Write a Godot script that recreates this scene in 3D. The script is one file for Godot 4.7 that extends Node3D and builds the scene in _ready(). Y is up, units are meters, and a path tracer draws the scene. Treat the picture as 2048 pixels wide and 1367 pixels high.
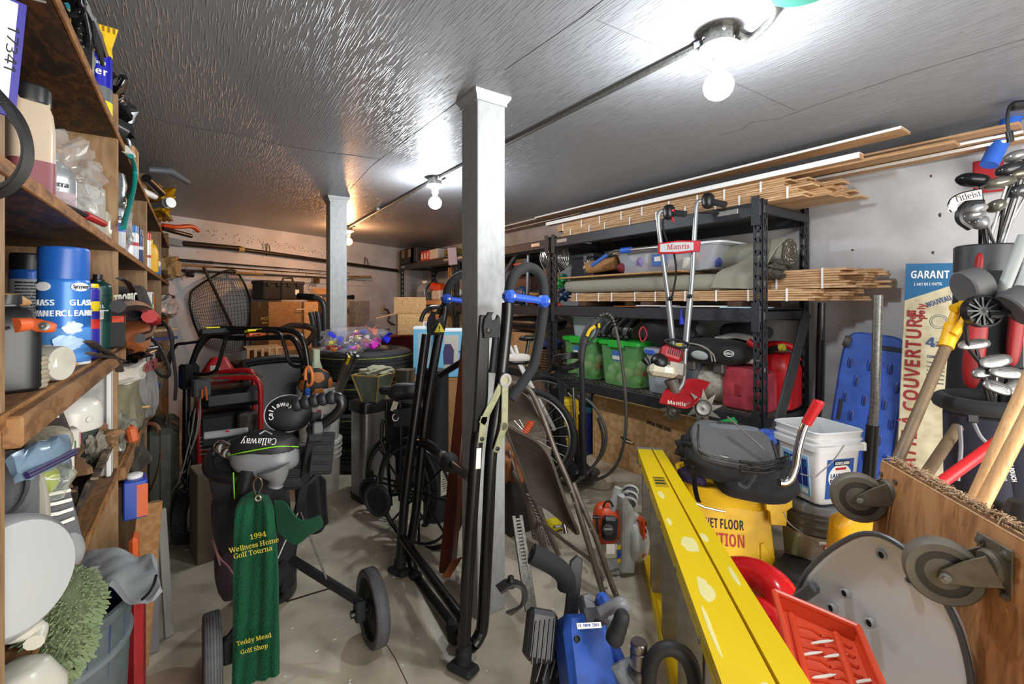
extends Node3D

const O := Vector3(0, 0, 0)
const FILL := 14.0  # strength of the added fill light behind the camera
const BULB := 1.0

func _ready():
	var cam := Camera3D.new()
	cam.name = "camera"
	cam.projection = Camera3D.PROJECTION_FRUSTUM
	cam.near = 0.05
	cam.far = 60.0
	cam.size = 0.05 * 1367.0 / 917.0
	cam.frustum_offset = Vector2(0, -0.05 * 79.5 / 917.0)
	cam.position = Vector3(0, 1.344, 0)
	cam.rotation.y = -atan2(636.0, 917.0)
	add_child(cam)
	cam.current = true
	var we := WorldEnvironment.new()
	we.name = "environment"
	var env := Environment.new()
	env.background_mode = Environment.BG_COLOR
	env.background_color = Color(0.62, 0.64, 0.66)
	env.tonemap_mode = Environment.TONE_MAPPER_LINEAR
	env.tonemap_exposure = 1.1
	env.sdfgi_enabled = true
	env.ssao_enabled = true
	env.ssil_enabled = true
	we.environment = env
	add_child(we)
	# added fill light behind the camera, set in an added doorway opening
	var fill_light := AreaLight3D.new()
	fill_light.name = "added_fill_light"
	fill_light.area_size = Vector2(2.3, 2.0)
	fill_light.light_energy = FILL
	fill_light.light_color = Color(1.0, 0.985, 0.96)
	fill_light.shadow_enabled = true
	fill_light.area_range = 20.0
	fill_light.position = V(1.25, 1.1, 1.62)
	add_child(fill_light)
	make_materials()
	shell()
	lamps()
	left_shelf()
	left_items()
	left_low()
	centre_left()
	back_wall()
	frame_and_chairs()
	rack()
	rack_items()
	right_front()
	golf_corner()

# ---------------------------------------------------------------- small helpers
static func V(x, y, z) -> Vector3:
	return Vector3(x, y, z)

static func T(at := O, rot := O) -> Transform3D:
	return Transform3D(Basis.from_euler(rot * (PI / 180.0)), at)

# a transform whose z axis is n and whose y axis is as near to up as it can be
static func TN(at: Vector3, n: Vector3, up := Vector3.UP) -> Transform3D:
	var z := n.normalized()
	var x := up.cross(z).normalized()
	return Transform3D(Basis(x, z.cross(x), z), at)

# a transform whose y axis runs from a towards b
static func TY(a: Vector3, b: Vector3, side := Vector3(0, 0, 1)) -> Transform3D:
	var y := (b - a).normalized()
	var x := y.cross(side).normalized()
	return Transform3D(Basis(x, y, x.cross(y)), a)

# a smooth curve through points
static func curve(p: Array, n := 6, closed := false) -> Array:
	var o := []
	var k := p.size()
	for i in (k if closed else k - 1):
		var a: Vector3 = p[(i - 1 + k) % k] if closed or i > 0 else p[0] * 2.0 - p[1]
		var b: Vector3 = p[i]
		var c: Vector3 = p[(i + 1) % k]
		var d: Vector3 = p[(i + 2) % k] if closed or i + 2 < k else p[k - 1] * 2.0 - p[k - 2]
		for j in n:
			o.append(b.cubic_interpolate(c, a, d, float(j) / n))
	if not closed:
		o.append(p[k - 1])
	return o

class Mb:
	var v := PackedVector3Array()
	var ix := PackedInt32Array()
	var nz := FastNoiseLite.new()

	func add(p: PackedVector3Array, f: PackedInt32Array, closed := true) -> Mb:
		var flip := false
		if closed:
			var c := p[0]
			var vol := 0.0
			for i in range(0, f.size(), 3):
				vol += (p[f[i]] - c).dot((p[f[i + 1]] - c).cross(p[f[i + 2]] - c))
			flip = vol < 0.0
		var s := v.size()
		v.append_array(p)
		for i in range(0, f.size(), 3):
			ix.append(s + f[i])
			ix.append(s + f[i + (2 if flip else 1)])
			ix.append(s + f[i + (1 if flip else 2)])
		return self

	func box(at: Vector3, size: Vector3, rot := O, bev := 0.0) -> Mb:
		return boxt(Transform3D(Basis.from_euler(rot * (PI / 180.0)), at), size, bev)

	func boxt(x: Transform3D, size: Vector3, bev := 0.0) -> Mb:
		var h := size * 0.5
		var b := minf(bev, minf(h.x, minf(h.y, h.z)) * 0.9)
		var p := PackedVector3Array()
		var f := PackedInt32Array()
		if b <= 0.0:
			for i in 8:
				p.append(x * Vector3(h.x if i & 1 else -h.x, h.y if i & 2 else -h.y, h.z if i & 4 else -h.z))
			f = PackedInt32Array([0, 2, 1, 1, 2, 3, 4, 5, 6, 5, 7, 6, 0, 1, 4, 1, 5, 4, 2, 6, 3, 3, 6, 7, 0, 4, 2, 2, 4, 6, 1, 3, 5, 3, 7, 5])
			return add(p, f)
		# corner i holds three points, pulled in along all axes but one
		for i in 8:
			var s := Vector3(1 if i & 1 else -1, 1 if i & 2 else -1, 1 if i & 4 else -1)
			for a in 3:
				var q := h - Vector3(b, b, b)
				q[a] = h[a]
				p.append(x * (q * s))
		for a in 3:
			var m := 1 << a
			var u := 1 << ((a + 1) % 3)
			var w := 1 << ((a + 2) % 3)
			for s in [0, m]:
				var q := [s * 3 + a, (s | u) * 3 + a, (s | u | w) * 3 + a, (s | w) * 3 + a]
				if s == 0:
					q.reverse()
				f.append_array(PackedInt32Array([q[0], q[1], q[2], q[0], q[2], q[3]]))
			# the edges along axis a
			var a1 := (a + 1) % 3
			var a2 := (a + 2) % 3
			for k in 4:
				var o: int = (u if k & 1 else 0) | (w if k & 2 else 0)
				var e := [o * 3 + a1, o * 3 + a2, (o | m) * 3 + a2, (o | m) * 3 + a1]
				if k == 0 or k == 3:
					e.reverse()
				f.append_array(PackedInt32Array([e[0], e[1], e[2], e[0], e[2], e[3]]))
		for i in 8:
			var odd := (int(i & 1 > 0) + int(i & 2 > 0) + int(i & 4 > 0)) % 2 == 1
			f.append_array(PackedInt32Array([i * 3, i * 3 + 1, i * 3 + 2] if odd else [i * 3, i * 3 + 2, i * 3 + 1]))
		return add(p, f)

	# rings of equally many points, joined; cap closes the two ends
	func loft(rings: Array, cap := true, round_ := true) -> Mb:
		var n: int = rings[0].size()
		var p := PackedVector3Array()
		var f := PackedInt32Array()
		for r in rings:
			for q in r:
				p.append(q)
		for i in rings.size() - 1:
			for j in (n if round_ else n - 1):
				var a := i * n + j
				var b := i * n + (j + 1) % n
				f.append_array(PackedInt32Array([a, b, a + n, b, b + n, a + n]))
		if cap:
			for e in 2:
				var k := 0 if e == 0 else rings.size() - 1
				var c := O
				for q in rings[k]:
					c += q
				p.append(c / n)
				for j in n:
					var a := k * n + j
					var b := k * n + (j + 1) % n
					f.append_array(PackedInt32Array([p.size() - 1, b, a] if e == 0 else [p.size() - 1, a, b]))
		return add(p, f, cap)

	func tube(pts: Array, r, n := 8, closed := false, flat := 1.0) -> Mb:
		var k := pts.size()
		var rings := []
		var t: Vector3 = (pts[1] - pts[0]).normalized()
		var u := t.cross(Vector3.UP if absf(t.y) < 0.9 else Vector3.RIGHT).normalized()
		for i in k:
			var a: Vector3 = pts[(i - 1 + k) % k] if closed or i > 0 else pts[0]
			var b: Vector3 = pts[(i + 1) % k] if closed or i < k - 1 else pts[k - 1]
			var w := (b - a).normalized()
			u = (u - w * u.dot(w)).normalized()
			var q := w.cross(u)
			var rad: float = r[i] if r is Array else r
			var ring := PackedVector3Array()
			for j in n:
				var g := TAU * j / n
				ring.append(pts[i] + (u * cos(g) + q * sin(g) * flat) * rad)
			rings.append(ring)
		if closed:
			rings.append(rings[0])
		loft(rings, not closed)
		return self

	# prof: r, y, r, y ... turned about the y axis of x
	func lathe(x: Transform3D, prof: Array, n := 20, cap := true) -> Mb:
		var rings := []
		for i in range(0, prof.size(), 2):
			var ring := PackedVector3Array()
			for j in n:
				var g := TAU * j / n
				ring.append(x * Vector3(prof[i] * cos(g), prof[i + 1], prof[i] * sin(g)))
			rings.append(ring)
		return loft(rings, cap)

	# secs: [y, half width, half depth, shift x, shift z]; rounded-rectangle rings with exponent e
	func vessel(x: Transform3D, secs: Array, e := 4.0, n := 24) -> Mb:
		var rings := []
		for s in secs:
			var ring := PackedVector3Array()
			for j in n:
				var g := TAU * (j + 0.5) / n
				var c := cos(g)
				var d := sin(g)
				ring.append(x * Vector3(signf(c) * pow(absf(c), 2.0 / e) * s[1] + (s[3] if s.size() > 3 else 0.0), s[0], signf(d) * pow(absf(d), 2.0 / e) * s[2] + (s[4] if s.size() > 4 else 0.0)))
			rings.append(ring)
		return loft(rings)

	# flat outline x, y, x, y ... given a thickness along z
	func prism(x: Transform3D, poly: Array, depth: float, bev := 0.0) -> Mb:
		var q := PackedVector2Array()
		for i in range(0, poly.size(), 2):
			q.append(Vector2(poly[i], poly[i + 1]))
		var n := q.size()
		var tri := Geometry2D.triangulate_polygon(q)
		var inn := PackedVector2Array()
		for i in n:
			var a := (q[i] - q[(i - 1 + n) % n]).normalized()
			var b := (q[(i + 1) % n] - q[i]).normalized()
			var m := Vector2(-(a.y + b.y), a.x + b.x).normalized()
			inn.append(q[i] + m * bev * (-1.0 if Geometry2D.is_polygon_clockwise(q) else 1.0))
		var p := PackedVector3Array()
		var f := PackedInt32Array()
		var h := depth * 0.5
		var lay := [[inn, -h], [q, -h + bev], [q, h - bev], [inn, h]] if bev > 0.0 else [[q, -h], [q, h]]
		for l in lay:
			for w in l[0]:
				p.append(x * Vector3(w.x, w.y, l[1]))
		for i in lay.size() - 1:
			for j in n:
				var a := i * n + j
				var b := i * n + (j + 1) % n
				f.append_array(PackedInt32Array([a, b, a + n, b, b + n, a + n]))
		var cw := Geometry2D.is_polygon_clockwise(q)
		var top := (lay.size() - 1) * n
		# the caps turn the same way as the sides
		for i in range(0, tri.size(), 3):
			var a2 := (q[tri[i + 1]] - q[tri[i]]).cross(q[tri[i + 2]] - q[tri[i]])
			var up := (a2 > 0.0) != cw
			var o := [tri[i], tri[i + 1], tri[i + 2]]
			if not up:
				o.reverse()
			f.append_array(PackedInt32Array([o[2], o[1], o[0], top + o[0], top + o[1], top + o[2]]))
		return add(p, f)

	# a thin sheet of cloth or metal with two sides; fn(u, v) gives points
	func sheet(nu: int, nv: int, fn: Callable, thick := 0.003) -> Mb:
		var p := PackedVector3Array()
		var g := []
		for i in nu + 1:
			for j in nv + 1:
				g.append(fn.call(float(i) / nu, float(j) / nv))
		var m := nv + 1
		for s in 2:
			for i in nu + 1:
				for j in nv + 1:
					var a: Vector3 = g[mini(i + 1, nu) * m + j] - g[maxi(i - 1, 0) * m + j]
					var b: Vector3 = g[i * m + mini(j + 1, nv)] - g[i * m + maxi(j - 1, 0)]
					p.append(g[i * m + j] + a.cross(b).normalized() * thick * (0.5 - s))
		var f := PackedInt32Array()
		var k := (nu + 1) * m
		for i in nu:
			for j in nv:
				var a := i * m + j
				f.append_array(PackedInt32Array([a, a + m, a + 1, a + 1, a + m, a + m + 1]))
				f.append_array(PackedInt32Array([k + a, k + a + 1, k + a + m, k + a + 1, k + a + m + 1, k + a + m]))
		var rim := []
		for i in nu: rim.append(i * m)
		for j in nv: rim.append(nu * m + j)
		for i in nu: rim.append((nu - i) * m + nv)
		for j in nv: rim.append(nv - j)
		for i in rim.size():
			var a: int = rim[i]
			var b: int = rim[(i + 1) % rim.size()]
			f.append_array(PackedInt32Array([a, b + k, b, a, a + k, b + k]))
		return add(p, f)

	# a rounded lump; amp roughens it
	func ball(x: Transform3D, rad: Vector3, amp := 0.0, freq := 2.0, sd := 1, nu := 20, nv := 12, e := 1.0) -> Mb:
		nz.seed = sd
		nz.frequency = freq * 0.6
		nz.fractal_octaves = 3
		nz.fractal_gain = 0.35
		var rings := []
		for i in nv + 1:
			var ring := PackedVector3Array()
			var t := PI * clampf(float(i) / nv, 0.004, 0.996)
			for j in nu:
				var g := TAU * j / nu
				var d := Vector3(sin(t) * cos(g), -cos(t), sin(t) * sin(g))
				var k := 1.0 + amp * nz.get_noise_3dv(d)
				if e != 1.0:
					d = Vector3(signf(d.x) * pow(absf(d.x), e), signf(d.y) * pow(absf(d.y), e), signf(d.z) * pow(absf(d.z), e))
				ring.append(x * (d * rad * k))
			rings.append(ring)
		return loft(rings)

	# letters on the xy plane of x, as high as h, facing z; bend wraps them round a y axis at that radius
	func text(x: Transform3D, s: String, h: float, font: Font, wide := 0.0, bend := 0.0) -> Mb:
		var t := TextMesh.new()
		t.text = s
		t.font = font
		t.font_size = 32
		t.depth = 0.0015
		t.pixel_size = h / (0.72 * 32.0)
		t.curve_step = 3.0
		var arr := t.get_mesh_arrays()
		var p: PackedVector3Array = arr[Mesh.ARRAY_VERTEX]
		var w := 0.0
		for q in p:
			w = maxf(w, absf(q.x))
		var k := wide * 0.5 / w if wide > 0.0 and w > 0.0 else 1.0
		for i in p.size():
			var q := p[i]
			q.x *= k
			if bend != 0.0:
				q = Vector3((bend + q.z) * sin(q.x / bend), q.y, (bend + q.z) * cos(q.x / bend) - bend)
			p[i] = x * q
		var f := PackedInt32Array()
		var src: PackedInt32Array = arr[Mesh.ARRAY_INDEX] if arr[Mesh.ARRAY_INDEX] != null else PackedInt32Array(range(p.size()))
		for i in range(0, src.size(), 3):
			f.append_array(PackedInt32Array([src[i], src[i + 2], src[i + 1]]))
		return add(p, f, false)

	func mesh(m: Material, off := Transform3D()) -> ArrayMesh:
		var ids := {}
		var of := PackedInt32Array()
		of.resize(v.size())
		for i in v.size():
			v[i] = off * v[i]
			var key := Vector3i((v[i] * 8000.0).round())
			if not ids.has(key):
				ids[key] = ids.size()
			of[i] = ids[key]
		var near := []
		near.resize(ids.size())
		var nt := ix.size() / 3
		var fn := PackedVector3Array()
		fn.resize(nt)
		for i in nt:
			var a := v[ix[i * 3]]
			fn[i] = (v[ix[i * 3 + 1]] - a).cross(v[ix[i * 3 + 2]] - a)
			for k in 3:
				var id := of[ix[i * 3 + k]]
				if near[id] == null:
					near[id] = PackedInt32Array()
				near[id].append(i)
		var pv := PackedVector3Array()
		var pn := PackedVector3Array()
		for i in nt:
			var me := fn[i].normalized()
			if fn[i].length_squared() < 1e-20:
				continue
			for k in [0, 2, 1]:
				var s := O
				for o in near[of[ix[i * 3 + k]]]:
					if fn[o].dot(me) > 0.74 * fn[o].length():
						s += fn[o]
				pv.append(v[ix[i * 3 + k]])
				pn.append(s.normalized() if s.length_squared() > 0.0 else me)
		var arr := []
		arr.resize(Mesh.ARRAY_MAX)
		arr[Mesh.ARRAY_VERTEX] = pv
		arr[Mesh.ARRAY_NORMAL] = pn
		var am := ArrayMesh.new()
		am.add_surface_from_arrays(Mesh.PRIMITIVE_TRIANGLES, arr)
		am.surface_set_material(0, m)
		return am

	func bounds() -> AABB:
		var b := AABB(v[0], O)
		for q in v:
			b = b.expand(q)
		return b

func mb() -> Mb:
	return Mb.new()

func numbered(parent: Node, called: String) -> String:
	if not parent.has_node(called):
		return called
	var i := 1
	while parent.has_node("%s_%03d" % [called, i]):
		i += 1
	return "%s_%03d" % [called, i]

func thing(called: String, label: String, category: String, at := O, rot := O, group := "") -> Node3D:
	var o := Node3D.new()
	o.name = numbered(self, called)
	o.transform = T(at, rot)
	add_child(o, true)
	tag(o, label, category, group)
	return o

func tag(o: Node, label: String, category: String, group := ""):
	o.set_meta("label", label)
	o.set_meta("category", category)
	if group != "":
		o.set_meta("group", group)

# a part whose shape is given in the axes of its thing
func part(o: Node3D, called: String, g: Mb, m: Material, label := "") -> MeshInstance3D:
	var i := MeshInstance3D.new()
	i.name = numbered(o, called)
	i.mesh = g.mesh(m)
	o.add_child(i, true)
	if label != "":
		i.set_meta("label", label)
	return i

# a part whose shape is given in the axes of the room
func wp(o: Node3D, called: String, g: Mb, m: Material, label := "") -> MeshInstance3D:
	var i := MeshInstance3D.new()
	i.name = numbered(o, called)
	var x := o.transform
	if o.get_parent() != self:
		x = o.get_parent().transform * x
	i.mesh = g.mesh(m, x.affine_inverse())
	o.add_child(i, true)
	if label != "":
		i.set_meta("label", label)
	return i

# a thing that is one mesh, its shape given in the axes of the room
func solo(called: String, label: String, category: String, g: Mb, m: Material, group := "") -> MeshInstance3D:
	var b := g.bounds()
	var at := b.get_center() - Vector3(0, b.size.y * 0.5, 0)
	var i := MeshInstance3D.new()
	i.name = numbered(self, called)
	i.position = at
	i.mesh = g.mesh(m, Transform3D(Basis(), -at))
	add_child(i, true)
	tag(i, label, category, group)
	return i

func struct(called: String, g: Mb, m: Material) -> MeshInstance3D:
	var i := MeshInstance3D.new()
	i.name = called
	i.mesh = g.mesh(m)
	i.set_meta("kind", "structure")
	add_child(i, true)
	return i

# ---------------------------------------------------------------- materials
var M := {}
var tex := {}
var bold: Font
var thin: Font
var serif: Font

func noise_tex(sd: int, freq: float, ramp: Array, oct := 4, kind := FastNoiseLite.TYPE_SIMPLEX_SMOOTH, size := 512, warp := 0.0) -> NoiseTexture2D:
	var n := FastNoiseLite.new()
	n.seed = sd
	n.noise_type = kind
	n.frequency = freq
	n.fractal_octaves = oct
	if warp > 0.0:
		n.domain_warp_enabled = true
		n.domain_warp_amplitude = warp
		n.domain_warp_frequency = freq * 0.6
	var t := NoiseTexture2D.new()
	t.noise = n
	t.width = size
	t.height = size
	t.seamless = true
	var g := Gradient.new()
	var off := PackedFloat32Array()
	var col := PackedColorArray()
	for r in ramp:
		off.append(r[0])
		col.append(Color(r[1]))
	g.offsets = off
	g.colors = col
	t.color_ramp = g
	return t

func mt(color: String, rough := 0.55, metal := 0.0, t := "", sc := 2.0) -> StandardMaterial3D:
	var key := "%s|%s|%s|%s|%s" % [color, rough, metal, t, sc]
	if M.has(key):
		return M[key]
	var m := StandardMaterial3D.new()
	m.albedo_color = Color(color)
	m.roughness = rough
	m.metallic = metal
	if t != "":
		m.uv1_triplanar = true
		m.uv1_scale = Vector3(sc, sc, sc)
		m.albedo_texture = tex[t]
		if t == "fab":
			m.rim_enabled = true
			m.rim = 0.25
	M[key] = m
	return m

func grain(color: String, t: String, sc: Vector3, rough := 0.6, bump := 0.0) -> StandardMaterial3D:
	var m := StandardMaterial3D.new()
	m.albedo_color = Color(color)
	m.roughness = rough
	m.uv1_triplanar = true
	m.uv1_scale = sc
	m.albedo_texture = tex[t]
	if bump > 0.0:
		m.heightmap_enabled = true
		m.heightmap_texture = tex[t]
		m.heightmap_scale = bump
	return m

func glassy(color: String, alpha: float, rough := 0.1) -> StandardMaterial3D:
	var m := StandardMaterial3D.new()
	var c := Color(color)
	c.a = alpha
	m.albedo_color = c
	m.roughness = rough
	m.transparency = BaseMaterial3D.TRANSPARENCY_ALPHA
	return m

func make_materials():
	var f := SystemFont.new()
	f.font_names = PackedStringArray(["Droid Sans"])
	f.font_weight = 700
	bold = f
	f = SystemFont.new()
	f.font_names = PackedStringArray(["Droid Sans"])
	thin = f
	f = SystemFont.new()
	f.font_names = PackedStringArray(["Droid Serif"])
	f.font_italic = true
	serif = f
	tex.grime = noise_tex(3, 0.012, [[0.2, "#d6d4d0"], [0.5, "#f0f0ee"], [0.8, "#ffffff"]], 6)
	tex.plaster = noise_tex(33, 0.01, [[0.1, "#e4e2e0"], [0.6, "#ffffff"]], 5)
	tex.worn = noise_tex(4, 0.03, [[0.1, "#b5b2ad"], [0.5, "#e6e4e0"], [0.8, "#ffffff"]], 6)
	tex.fab = noise_tex(5, 0.2, [[0.2, "#8c8c8c"], [0.8, "#ffffff"]], 3)
	tex.fleck = noise_tex(6, 0.14, [[0.38, "#3a3834"], [0.5, "#8b8780"], [0.62, "#d9d5cc"]], 3)
	tex.wood = noise_tex(7, 0.008, [[0.1, "#b09a80"], [0.35, "#d4bea0"], [0.5, "#e6d4bc"], [0.65, "#ccb496"], [0.9, "#f0e2cc"]], 5, FastNoiseLite.TYPE_SIMPLEX_SMOOTH, 512, 30.0)
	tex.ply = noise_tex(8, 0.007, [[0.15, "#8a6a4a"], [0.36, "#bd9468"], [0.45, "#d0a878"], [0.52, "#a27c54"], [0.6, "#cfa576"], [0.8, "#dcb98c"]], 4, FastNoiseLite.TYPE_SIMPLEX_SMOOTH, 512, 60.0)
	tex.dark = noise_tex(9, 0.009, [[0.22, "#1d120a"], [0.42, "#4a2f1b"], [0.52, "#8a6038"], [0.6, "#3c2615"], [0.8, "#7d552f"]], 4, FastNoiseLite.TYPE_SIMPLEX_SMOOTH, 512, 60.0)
	tex.kraft = noise_tex(10, 0.03, [[0.2, "#d8cdbf"], [0.8, "#ffffff"]], 5)
	tex.floor = noise_tex(11, 0.009, [[0.05, "#b5afa4"], [0.4, "#d3ccc0"], [0.65, "#dcd5c9"], [0.95, "#e8e2d6"]], 7, FastNoiseLite.TYPE_SIMPLEX_SMOOTH, 1024)
	tex.paint = noise_tex(12, 0.035, [[0.0, "#000000"], [0.58, "#0c0c0c"], [0.66, "#8a8a8a"], [0.74, "#ffffff"]], 4, FastNoiseLite.TYPE_SIMPLEX_SMOOTH, 1024)
	tex.scuff = noise_tex(13, 0.02, [[0.05, "#5d584f"], [0.08, "#e6e4e1"], [0.5, "#f4f4f3"], [0.9, "#ffffff"]], 6, FastNoiseLite.TYPE_SIMPLEX_SMOOTH, 1024)
	tex.rustic = noise_tex(14, 0.02, [[0.3, "#55443a"], [0.5, "#b0a49a"], [0.75, "#ffffff"]], 6)
	tex.candy = noise_tex(15, 0.03, [[0.0, "#2b2f9e"], [0.3, "#3d46c8"], [0.38, "#5a2a1c"], [0.46, "#e8e2d8"], [0.52, "#c8331e"], [0.58, "#d6c433"], [0.66, "#7a1f6c"], [0.74, "#3a1d14"], [1.0, "#e06a2a"]], 3, FastNoiseLite.TYPE_CELLULAR)
	M.ceil = StandardMaterial3D.new()
	M.ceil.albedo_color = Color("#838488")
	M.ceil.roughness = 0.34
	M.ceil.uv1_triplanar = true
	M.ceil.uv1_world_triplanar = true
	M.ceil.uv1_scale = Vector3(3.2, 1.0, 0.16)
	M.ceil.heightmap_enabled = true
	M.ceil.heightmap_texture = tex.paint
	M.ceil.heightmap_scale = 0.22
	M.ceil.detail_enabled = false
	M.wall = StandardMaterial3D.new()
	M.wall.albedo_color = Color("#c0bfc1")
	M.wall.roughness = 0.55
	M.wall.uv1_triplanar = true
	M.wall.uv1_world_triplanar = true
	M.wall.uv1_scale = Vector3(0.5, 0.5, 0.5)
	M.wall.albedo_texture = tex.plaster
	M.floor = StandardMaterial3D.new()
	M.floor.albedo_color = Color("#d8d1c4")
	M.floor.roughness = 0.42
	M.floor.uv1_triplanar = true
	M.floor.uv1_world_triplanar = true
	M.floor.uv1_scale = Vector3(0.45, 0.45, 0.45)
	M.floor.albedo_texture = tex.floor
	M.pillar = grain("#a4a6a7", "scuff", Vector3(1.5, 0.7, 1.5), 0.5)
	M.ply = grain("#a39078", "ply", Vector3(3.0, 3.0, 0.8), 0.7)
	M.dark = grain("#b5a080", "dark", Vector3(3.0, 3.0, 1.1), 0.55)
	M.dolly = grain("#dcc2ae", "ply", Vector3(7, 0.7, 7), 0.65, 0.02)
	M.oak = grain("#e4cbb0", "wood", Vector3(7, 7, 0.6), 0.6)
	M.oak2 = grain("#d2b596", "wood", Vector3(7, 7, 0.6), 0.6)
	M.handle = grain("#d8b88e", "wood", Vector3(9, 1, 9), 0.55)
	M.mahog = grain("#5c2a18", "wood", Vector3(6, 0.8, 6), 0.4)
	M.kraft = mt("#c09664", 0.8, 0.0, "kraft", 2.0)
	M.kraft2 = mt("#a67c4e", 0.8, 0.0, "kraft", 2.0)
	M.kraft3 = mt("#cfa472", 0.8, 0.0, "kraft", 2.0)
	M.black = mt("#121214", 0.38)
	M.matte = mt("#17181a", 0.7, 0.0, "grime")
	M.rubber = mt("#1a1a1b", 0.75, 0.0, "grime", 5.0)
	M.frame = mt("#0d0e10", 0.28, 0.0)
	M.foam = mt("#232527", 0.85, 0.0, "fab", 6.0)
	M.cloth = mt("#1d1e22", 0.9, 0.0, "fab", 7.0)
	M.rack = mt("#3b3e45", 0.5, 0.3, "worn", 4.0)
	M.steel = mt("#b8b8b6", 0.3, 0.9)
	M.zinc = mt("#8f8f8c", 0.42, 0.85, "worn", 4.0)
	M.chrome = mt("#cfcfd0", 0.12, 1.0)
	M.white = mt("#d9d9d6", 0.45, 0.0, "grime")
	M.clean = mt("#e6e6e4", 0.4)
	M.grey = mt("#8d9092", 0.5, 0.0, "grime")
	M.yellow = mt("#e6c400", 0.42)
	M.mop = mt("#e9b80a", 0.45, 0.0, "grime", 1.5)
	M.red = mt("#b3121a", 0.4, 0.0, "grime")
	M.blue = mt("#1a56b0", 0.4, 0.0, "grime")
	M.ink = mt("#1b1b1e", 0.7)
	M.paper = mt("#e2dfd6", 0.8)
	M.clear = glassy("#dfe6ea", 0.28)

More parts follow.
